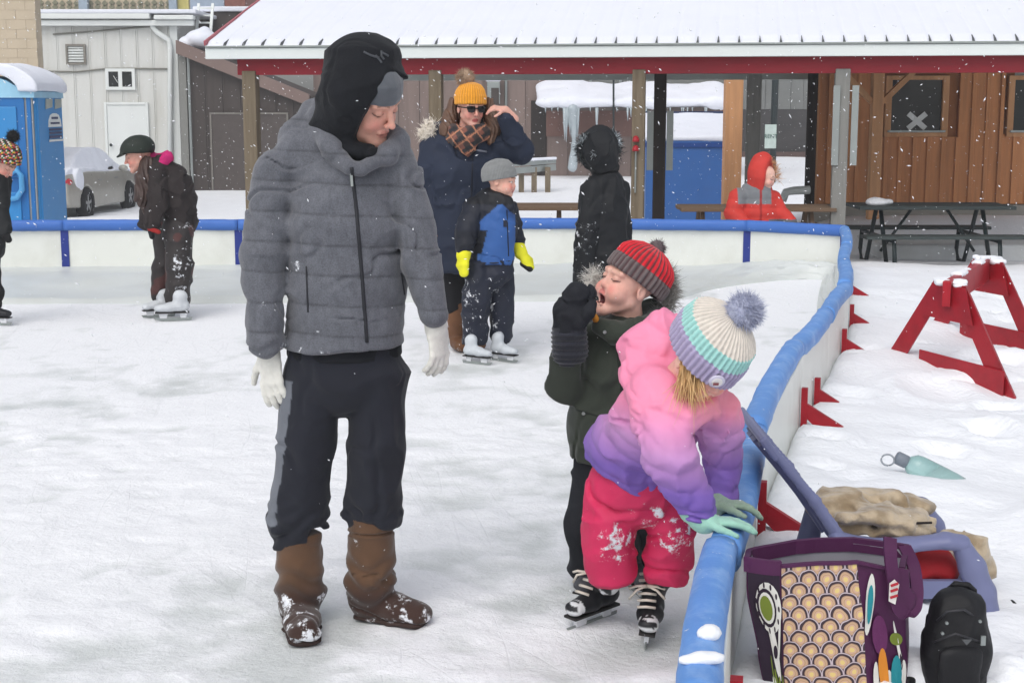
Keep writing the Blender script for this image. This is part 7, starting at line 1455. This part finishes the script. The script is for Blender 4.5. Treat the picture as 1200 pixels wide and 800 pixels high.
# ------------------------------------------------------------------ child in the black hooded coat, seen from behind
def black_hood():
    Y = 9.75; K = ppm(at(705, 250, Y)); P = lambda px, py, dy=0: at(px, py, Y + dy); m = lambda r: r / K
    T = person(Y, 706, 'child in black hooded coat with frosty fur trim, seen from behind')
    C = P(704, 180, -.02); R = frame((.55, .80, -.05), (0, 0, 1)); hs = Sdf(.008); head(hs, C, R, .95, 0, P(708, 215))
    body(T, hs, skin_col(C, R, .95), [([P(710, 215), P(710, 330)], [.09, .12]), ([P(700, 330), P(700, 380)], [.06, .05]), ([P(718, 330), P(718, 380)], [.06, .05])])
    mC = mat('black_padded', (22, 24, 28), .7, .15, 9, .3, 90, snow=.0, snow_scale=34); s = Sdf(.008); s.ell(P(702, 176, -.01), (m(22), .135, m(27)), None, .02); s.ell(P(708, 192, .02), (m(18), .12, m(18)), None, .03); s.ell(P(717, 176, .11), (m(12), .10, m(22)), R, .015, op='-'); s.folds(.018, 10); s.noise(.006, 22); garment(s, 'hood', mC, T)
    fu = mat('frosty_fur', (58, 62, 64), .95, .5, 40, 0); g = np.random.default_rng(8)
    for pts, lab, nn in (([P(713, 153, .06), P(721, 160, .06), P(724, 172, .06), P(722, 188, .05)], fu, 700), ([P(690, 158, -.08), P(682, 164, -.06), P(679, 175, -.04), P(683, 190, -.05)], fu, 700)):
        fur(pts, [(.5 if pts[0][0] > P(700, 0)[0] else -.6, -.3, .4)] * len(pts), .022, lab, T, 900, 9, .002)
    fur([P(715, 154, .03), P(722, 163, .03), P(724, 172, .04)], [(.6, -.3, .5)] * 3, .025, mat('frost', (170, 178, 184), .9, .2, 40, 0), T, 160, 10, .0022); fur([P(685, 160, -.08), P(680, 168, -.07)], [(-.7, -.3, .4)] * 2, .025, mat('frost_b', (160, 168, 172), .9, .2, 40, 0), T, 120, 11, .0022)
    fur([P(694, 176, -.13), P(697, 184, -.13)], [(0, -1, .2)] * 2, .018, mat('frost_c', (150, 156, 160), .9, .2, 40, 0), T, 40, 14, .002)
    ux = nrm((.9, -.3, 0)); s = Sdf(.008); s.chain2([P(711, 216), P(712, 245), P(712, 300), P(711, 345)], [(m(19), .12), (m(23), .14), (m(23), .15), (m(26), .15)], ux, .03); s.cut(P(710, 350), (0, 0, -1), .006); s.chain([P(695, 222, -.06), P(687, 275, -.12), P(684, 312, -.14), P(681, 334, -.15)], [m(14), m(13.5), m(11), m(9.5)], .012); s.chain([P(727, 222, .06), P(731, 280, .06), P(730, 320, .04)], [m(11), m(10), m(8)], .012); s.folds(.012, 11, 2); s.crease(.009, 7, .07, 2.0); s.noise(.005, 22)
    def cc(V, N): return snowy(tile(V, (24, 26, 30)), V, np.where((V[:, 0] < P(703, 0)[0]) & (V[:, 2] < P(0, 258)[2]), .40, .02), 44, off=4)
    garment(s, 'coat', mat('black_padded_coat', (24, 26, 30), .7, .12, 9, .3, 90, attr=True), T, cc)
    s = Sdf(.008); s.chain([P(700, 345), P(700, 385)], [m(13), m(12)], .01); s.chain([P(720, 345), P(720, 385)], [m(13), m(12)], .01); s.noise(.008, 9); garment(s, 'trousers', mat('black_trousers_b', (24, 26, 30), .8, .1), T)
    for px in (698, 720): g_ = gz(px, 397, 0); skate(T, g_, (.4, .9, 0), UP, .9, M_LEATHER, lambda Lc, N: np.tile(lin((40, 40, 44)), (len(Lc), 1)), None, .009)
    s = Sdf(.007); mitten(s, P(681, 336, -.15), (-.05, 0, -1), (.8, .4, 0), -1, .8); garment(s, 'mitten', M_BLACK, T)
black_hood()

# ------------------------------------------------------------------ bent-over skater with the dark helmet
def helmet_girl():
    Y = 10.75; K = ppm(at(200, 260, Y)); P = lambda px, py, dy=0: at(px, py, Y + dy); m = lambda r: r / K
    T = person(Y, 205, 'long haired skater in dark helmet and pink lined hood bent over with hands on knees')
    C = P(162, 183, -.02); R = frame((-.93, -.25, -.26), (-.22, 0, 1)); hs = Sdf(.007); head(hs, C, R, .95, 0, P(186, 196))
    body(T, hs, skin_col(C, R, .95, base=(206, 156, 140), bl=.8, lips=(176, 96, 94)), [([P(188, 198), P(205, 225), P(212, 258)], [.08, .11, .10]), ([P(208, 260, -.08), P(208, 350, -.08)], [.06, .04]), ([P(194, 262, .08), P(190, 345, .10)], [.055, .04])])
    s = Sdf(.007); s.ell(C + R @ np.array((0, -.012, .052)), (.118, .128, .100), R, .02); s.cut(C + R @ np.array((0, .0, .020)), -R[:, 2] + .25 * R[:, 1], .006); s.cap2(C + R @ np.array((0, .10, .045)), C + R @ np.array((0, .145, .034)), (.080, .012), (.055, .008), R[:, 0], .015)
    s.noise(.004, 14); mh = mat('dark_helmet', (34, 42, 36), .65, .3, 8, .2, spec=.3, snow=.12, snow_scale=30); o, sf = garment(s, 'helmet', mh, T)
    s = Sdf(.007); s.chain([P(176, 182, .02), P(184, 190, .05), P(194, 188, .06), P(197, 182, .04)], [m(5), m(8), m(8), m(5)], .02); s.chain([P(178, 195, -.04), P(188, 194, -.08), P(197, 184, -.06)], [m(4), m(5), m(6)], .02); s.folds(.012, 14); garment(s, 'hood_lining', mat('magenta_cloth', (184, 30, 104), .7, .12, 10, .3, 80), T)
    mH = mat('dark_brown_hair', (58, 40, 34), .55, .35, 20, .2, 60, spec=.5); s = Sdf(.007); s.chain([P(172, 190, -.06), P(168, 210, -.14), P(166, 232, -.18), P(170, 248, -.17)], [m(7), m(9.5), m(8), m(3)], .02); s.chain([P(176, 192, -.06), P(178, 220, -.16), P(176, 240, -.17)], [m(6), m(7), m(3)], .02); s.mod(.006, lambda x, y, z: .005 * np.sin(x * 150 + 2 * np.sin(z * 25) + y * 90)); garment(s, 'hair', mH, T)
    mC = mat('dark_brown_jacket', (42, 36, 36), .75, .2, 6, .3, 90, snow=.04, snow_scale=30); ux = (0, 1, .0); s = Sdf(.008); s.chain2([P(190, 200), P(203, 218), P(211, 242), P(212, 258)], [(.14, m(17)), (.16, m(22)), (.15, m(20)), (.15, m(19))], ux, .03); s.chain([P(184, 206, -.10), P(185, 238, -.20), P(177, 262, -.22)], [m(14), m(12), m(9)], .015); s.chain([P(184, 206, .10), P(178, 236, .20), P(172, 262, .16)], [m(14), m(12), m(9)], .015); s.folds(.016, 9, 3); s.crease(.009, 7, .07, 2.0); s.noise(.006, 18); garment(s, 'jacket', mC, T)
    s = Sdf(.007); mitten(s, P(174, 264, -.22), (.45, -.1, -.8), (.3, -.2, -1), 1, .85, .4); s.noise(.003, 20); garment(s, 'mitten', M_BLACK, T); s = Sdf(.006); s.cap2(P(176, 268, -.25), P(186, 272, -.26), (.020, .02), (.016, .015), (0, 0, 1), .01); garment(s, 'mitten_cuff', mat('red_cuff', (150, 36, 34), .8), T)
    s = Sdf(.008); s.ell(P(211, 262), (m(18), .15, m(17)), None, .03); s.chain([P(208, 268, -.07), P(210, 312, -.10), P(208, 350, -.08)], [m(18), m(16), m(15)], .02); s.chain([P(196, 268, .08), P(191, 312, .10), P(188, 347, .10)], [m(15), m(12), m(11)], .02); s.cut(P(208, 361, -.08), (0, 0, -1), .006, (P(208, 366, -.08), .12)); s.folds(.010, 9, 7); s.noise(.004, 18)
    def tc(V, N): c = tile(V, (48, 44, 44)) * (1 + .4 * fbm(V[:, 0] * 10, V[:, 1] * 10, V[:, 2] * 6, 2))[:, None]; red = (fbm(V[:, 0] * 6 + 3, V[:, 1] * 6, V[:, 2] * 6, 2) > .12); c[red] = c[red] * .5 + lin((92, 44, 40)) * .5; return snowy(c, V, np.where(V[:, 0] > P(199, 0)[0], .45, .12), 14, off=1)
    garment(s, 'snow_trousers', M_SHELL, T, tc)
    wc = lambda Lc, N: np.tile(lin((192, 196, 200)), (len(Lc), 1))
    for g, fw, k in ((gz(203, 376, 0), (-.97, -.22, 0), 1.02), (gz(186, 372, 0), (-.80, -.5, 0), .95)): skate(T, g, fw, UP, k, M_LEATHER, wc, P(208, 354, -.08) if k > 1 else P(189, 350, .10), .008)
helmet_girl()

# ------------------------------------------------------------------ skater cut by the left edge
def edge_kid():
    Y = 10.4; K = ppm(at(5, 240, Y)); P = lambda px, py, dy=0: at(px, py, Y + dy); m = lambda r: r / K
    T = person(Y, 0, 'skater at the left edge in dark jacket and multicoloured bobble hat')
    C = P(4, 192, -.02); R = frame((.75, -.30, -.60), (.45, 0, 1)); hs = Sdf(.007); head(hs, C, R, .93, 0, P(-10, 212)); body(T, hs, skin_col(C, R, .93, base=(206, 158, 142), bl=.7), [([P(-14, 215), P(-16, 280)], [.08, .10]), ([P(-12, 285), P(-6, 370)], [.05, .04])])
    def hc(V_): pass
    ho = hat(T, C, frame((.72, -.28, -.20), (.10, .05, 1)), 1.16, [(.020, 1.03), (.014, 1.10), (.020, 1.16), (.060, 1.16), (.068, 1.12), (.10, 1.02), (.13, .72), (.146, .34), (.150, .03)], [(40, 36, 38)] * 2 + [(60, 70, 60)] * 2 + [(70, 90, 70)] * 5, mat('multi_knit', (60, 70, 60), .95, .2, 40, .3, 160, attr=True), 40, .0012)
    me = ho.data; g = np.random.default_rng(4); co = np.zeros(len(me.vertices) * 3, np.float32); me.vertices.foreach_get('co', co); co = co.reshape(-1, 3); cell = np.floor(co / .012).astype(int); hsh = (cell[:, 0] * 73 + cell[:, 1] * 151 + cell[:, 2] * 283) % 97; pal = np.array([lin(c) for c in ((30, 30, 32), (176, 40, 48), (44, 110, 62), (210, 200, 196), (36, 34, 40), (204, 160, 60), (40, 90, 60), (34, 32, 34), (180, 90, 96))]); c4 = np.ones((len(co), 4), np.float32); c4[:, :3] = pal[hsh % len(pal)]; c4[:, 3] = 0; me.attributes['Col'].data.foreach_set('color', c4.ravel())
    pompom(P(15, 160, -.02), .058, mat('black_fluff', (28, 28, 30), .95, .3, 30, 0), ho, 700, 6)
    mC = mat('dark_jacket_b', (28, 30, 32), .75, .2, 8, .3, 90, snow=.03, snow_scale=30); s = Sdf(.008); s.chain2([P(-8, 212), P(-14, 250), P(-18, 290)], [(m(20), .12), (m(22), .15), (m(22), .15)], (1, 0, 0), .03); s.chain([P(-2, 216, -.04), P(0, 250, -.10), P(4, 268, -.14)], [m(12), m(11), m(9)], .015); s.folds(.012, 10); s.noise(.005, 20); garment(s, 'jacket', mC, T); s = Sdf(.007); mitten(s, P(4, 268, -.14), (.3, -.1, -1), (.4, .5, -.2), -1, .85, .3); garment(s, 'mitten', M_BLACK, T)
    s = Sdf(.008); s.chain([P(-16, 285), P(-10, 320, -.04), P(-8, 352, -.02)], [m(16), m(12), m(11)], .02); s.ell(P(-2, 345, -.06), (m(7), .06, m(8)), None, .02); s.folds(.012, 10); garment(s, 'trousers', mat('black_trousers_c', (26, 28, 30), .8, .15, 8, .2), T); skate(T, gz(-4, 381, 0), (.95, -.3, 0), UP, .95, M_LEATHER, lambda Lc, N: np.tile(lin((34, 34, 38)), (len(Lc), 1)), None, .008)
edge_kid()

# ------------------------------------------------------------------ child in red beyond the boards
def red_child():
    Y = 14.75; K = ppm(at(885, 230, Y)); P = lambda px, py, dy=0: at(px, py, Y + dy); m = lambda r: r / K
    T = person(Y, 885, 'child in red hooded jacket with grey yoke standing beyond the rear boards', -.1)
    C = P(898, 208, -.05); R = frame((.80, -.50, -.30), (.2, 0, 1)); hs = Sdf(.008); head(hs, C, R, .95, 0, P(890, 235), 1.0); body(T, hs, skin_col(C, R, .95, base=(222, 180, 164), lips=(190, 110, 106), bl=.7), [([P(886, 235), P(884, 290)], [.09, .11]), ([P(878, 290), P(878, 340)], [.06, .05]), ([P(892, 290), P(892, 340)], [.06, .05])])
    mR = mat('red_padded', (192, 54, 46), .7, .1, 9, .3, 80, attr=True); s = Sdf(.010); s.ell(P(893, 204, .0), (m(17), .15, m(26)), None, .03); s.ell(P(889, 222, .02), (m(14), .13, m(16)), None, .04); s.cut(P(900, 204, -.06), nrm((.86, -.46, -.12)), .01); s.noise(.008, 12); garment(s, 'hood', mR, T, (194, 56, 48))
    fur([P(904, 185, -.04), P(909, 198, -.05), P(911, 212, -.06)], [(.5, -.3, .3)] * 3, .035, mat('fringe_hair', (196, 150, 110), .7, .2, 30, 0), T, 260, 15, .002)
    ux = nrm((.9, -.35, 0)); s = Sdf(.010); s.chain2([P(887, 226), P(886, 250), P(885, 285)], [(m(20), .12), (m(25), .15), (m(25), .15)], ux, .03); s.chain([P(866, 232, -.02), P(859, 250, -.08), P(872, 262, -.20)], [m(12), m(10), m(8)], .02); s.chain([P(905, 234, .02), P(914, 250, -.04), P(926, 259, -.10)], [m(11), m(9.5), m(7.5)], .02); s.mod(.008, seams(.09, .005)); s.noise(.006, 14)
    def jc(V, N):
        c = tile(V, (192, 54, 46)); yk = (V[:, 2] > P(0, 238)[2]) & (V[:, 0] > P(868, 0)[0] + .6 * (V[:, 2] - P(0, 238)[2]) * 0) & (V[:, 0] < P(908, 0)[0]) ; c[yk] = lin((116, 120, 124)); cuff = (V[:, 2] < P(0, 256)[2]) & (np.abs(V[:, 0] - P(890, 0)[0]) > .12) & (V[:, 2] > P(0, 275)[2]); c[cuff] = lin((92, 94, 98)); zp = np.abs(V[:, 0] - P(895, 0)[0]) < .012; c[zp & (N[:, 1] < 0)] = lin((150, 30, 30)); return c
    garment(s, 'jacket', mR, T, jc); s = Sdf(.010); s.chain([P(877, 290), P(877, 345)], [m(12), m(10)], .02); s.chain([P(893, 290), P(893, 345)], [m(12), m(10)], .02); garment(s, 'trousers', mat('dark_trousers', (40, 42, 48), .8), T); s = Sdf(.008); mitten(s, P(927, 260, -.10), (1, -.2, -.3), (0, 0, -1), 1, .8); garment(s, 'mitten', mat('grey_mitten', (96, 100, 104), .8), T)
    s = Sdf(.01)
    for px in (877, 893): g = P(px, 346); s.chain2([np.array([g[0], Y + .03, g[2]]), np.array([g[0], Y + .03, -.02]), np.array([g[0] + .02, Y - .10, -.04])], [(.05, .05), (.05, .06), (.045, .035)], (1, 0, 0), .02)
    garment(s, 'boots', M_BLACK, T)
red_child()

# ------------------------------------------------------------------ falling snow
def flakes():
    g = np.random.default_rng(21); n = 13500; Yv = 2.2 + 24 * g.random(n) ** .75; X = (g.random(n) - .5) * 2 * (.42 * Yv + .5); Z = -.2 + g.random(n) * (1.6 + .24 * Yv) ; ok = (Z > 0.02) & (Z < 5.5); ok &= ~((Yv > 13.2) & (Z > 1.8) & (Yv < 22.) & (X > -4)); Yv, X, Z = Yv[ok], X[ok], Z[ok]; n = len(X)
    c = np.stack([X, Yv, Z], 1); r = (.0013 + .0026 * g.random(n) ** 2.2) * np.clip(Yv / 7, .35, 1.25); ln = r * (1.0 + 3.0 * g.random(n) ** 1.5); d = np.stack([.75 + .5 * g.normal(size=n), .3 * g.normal(size=n), -.55 + .6 * g.normal(size=n)], 1); d /= np.linalg.norm(d, axis=1, keepdims=True); a = np.cross(d, g.normal(size=(n, 3))); a /= np.linalg.norm(a, axis=1, keepdims=True); b = np.cross(d, a)
    V = np.stack([c + d * ln[:, None], c - d * ln[:, None], c + a * r[:, None], c - a * r[:, None], c + b * r[:, None], c - b * r[:, None]], 1).reshape(-1, 3); F = np.array([[0, 2, 4], [0, 4, 3], [0, 3, 5], [0, 5, 2], [1, 4, 2], [1, 3, 4], [1, 5, 3], [1, 2, 5]]); i = np.arange(n)[:, None, None] * 6
    tag(mesh_np('falling_snow', V, [(i + F[None]).reshape(-1, 3)], mat('snowflake', (240, 242, 246), .8, 0, 5, 0), None, (0, 0, 0)), kind='stuff')
flakes()
# ------------------------------------------------------------------ air thick with fine snow
def haze():
    mb = MB(); mb.box(-60, 60, -8, 70, -2.2, 10.5); o = mb.build('haze', None); m = bpy.data.materials.new('haze'); m.use_nodes = True; t = m.node_tree; t.nodes.remove(t.nodes['Principled BSDF']); v = t.nodes.new('ShaderNodeVolumePrincipled'); v.inputs['Color'].default_value = (.9, .92, .95, 1); v.inputs['Density'].default_value = .0026; v.inputs['Anisotropy'].default_value = 0.0; t.links.new(v.outputs[0], t.nodes['Material Output'].inputs['Volume']); o.data.materials.append(m); tag(o, kind='stuff')
haze()
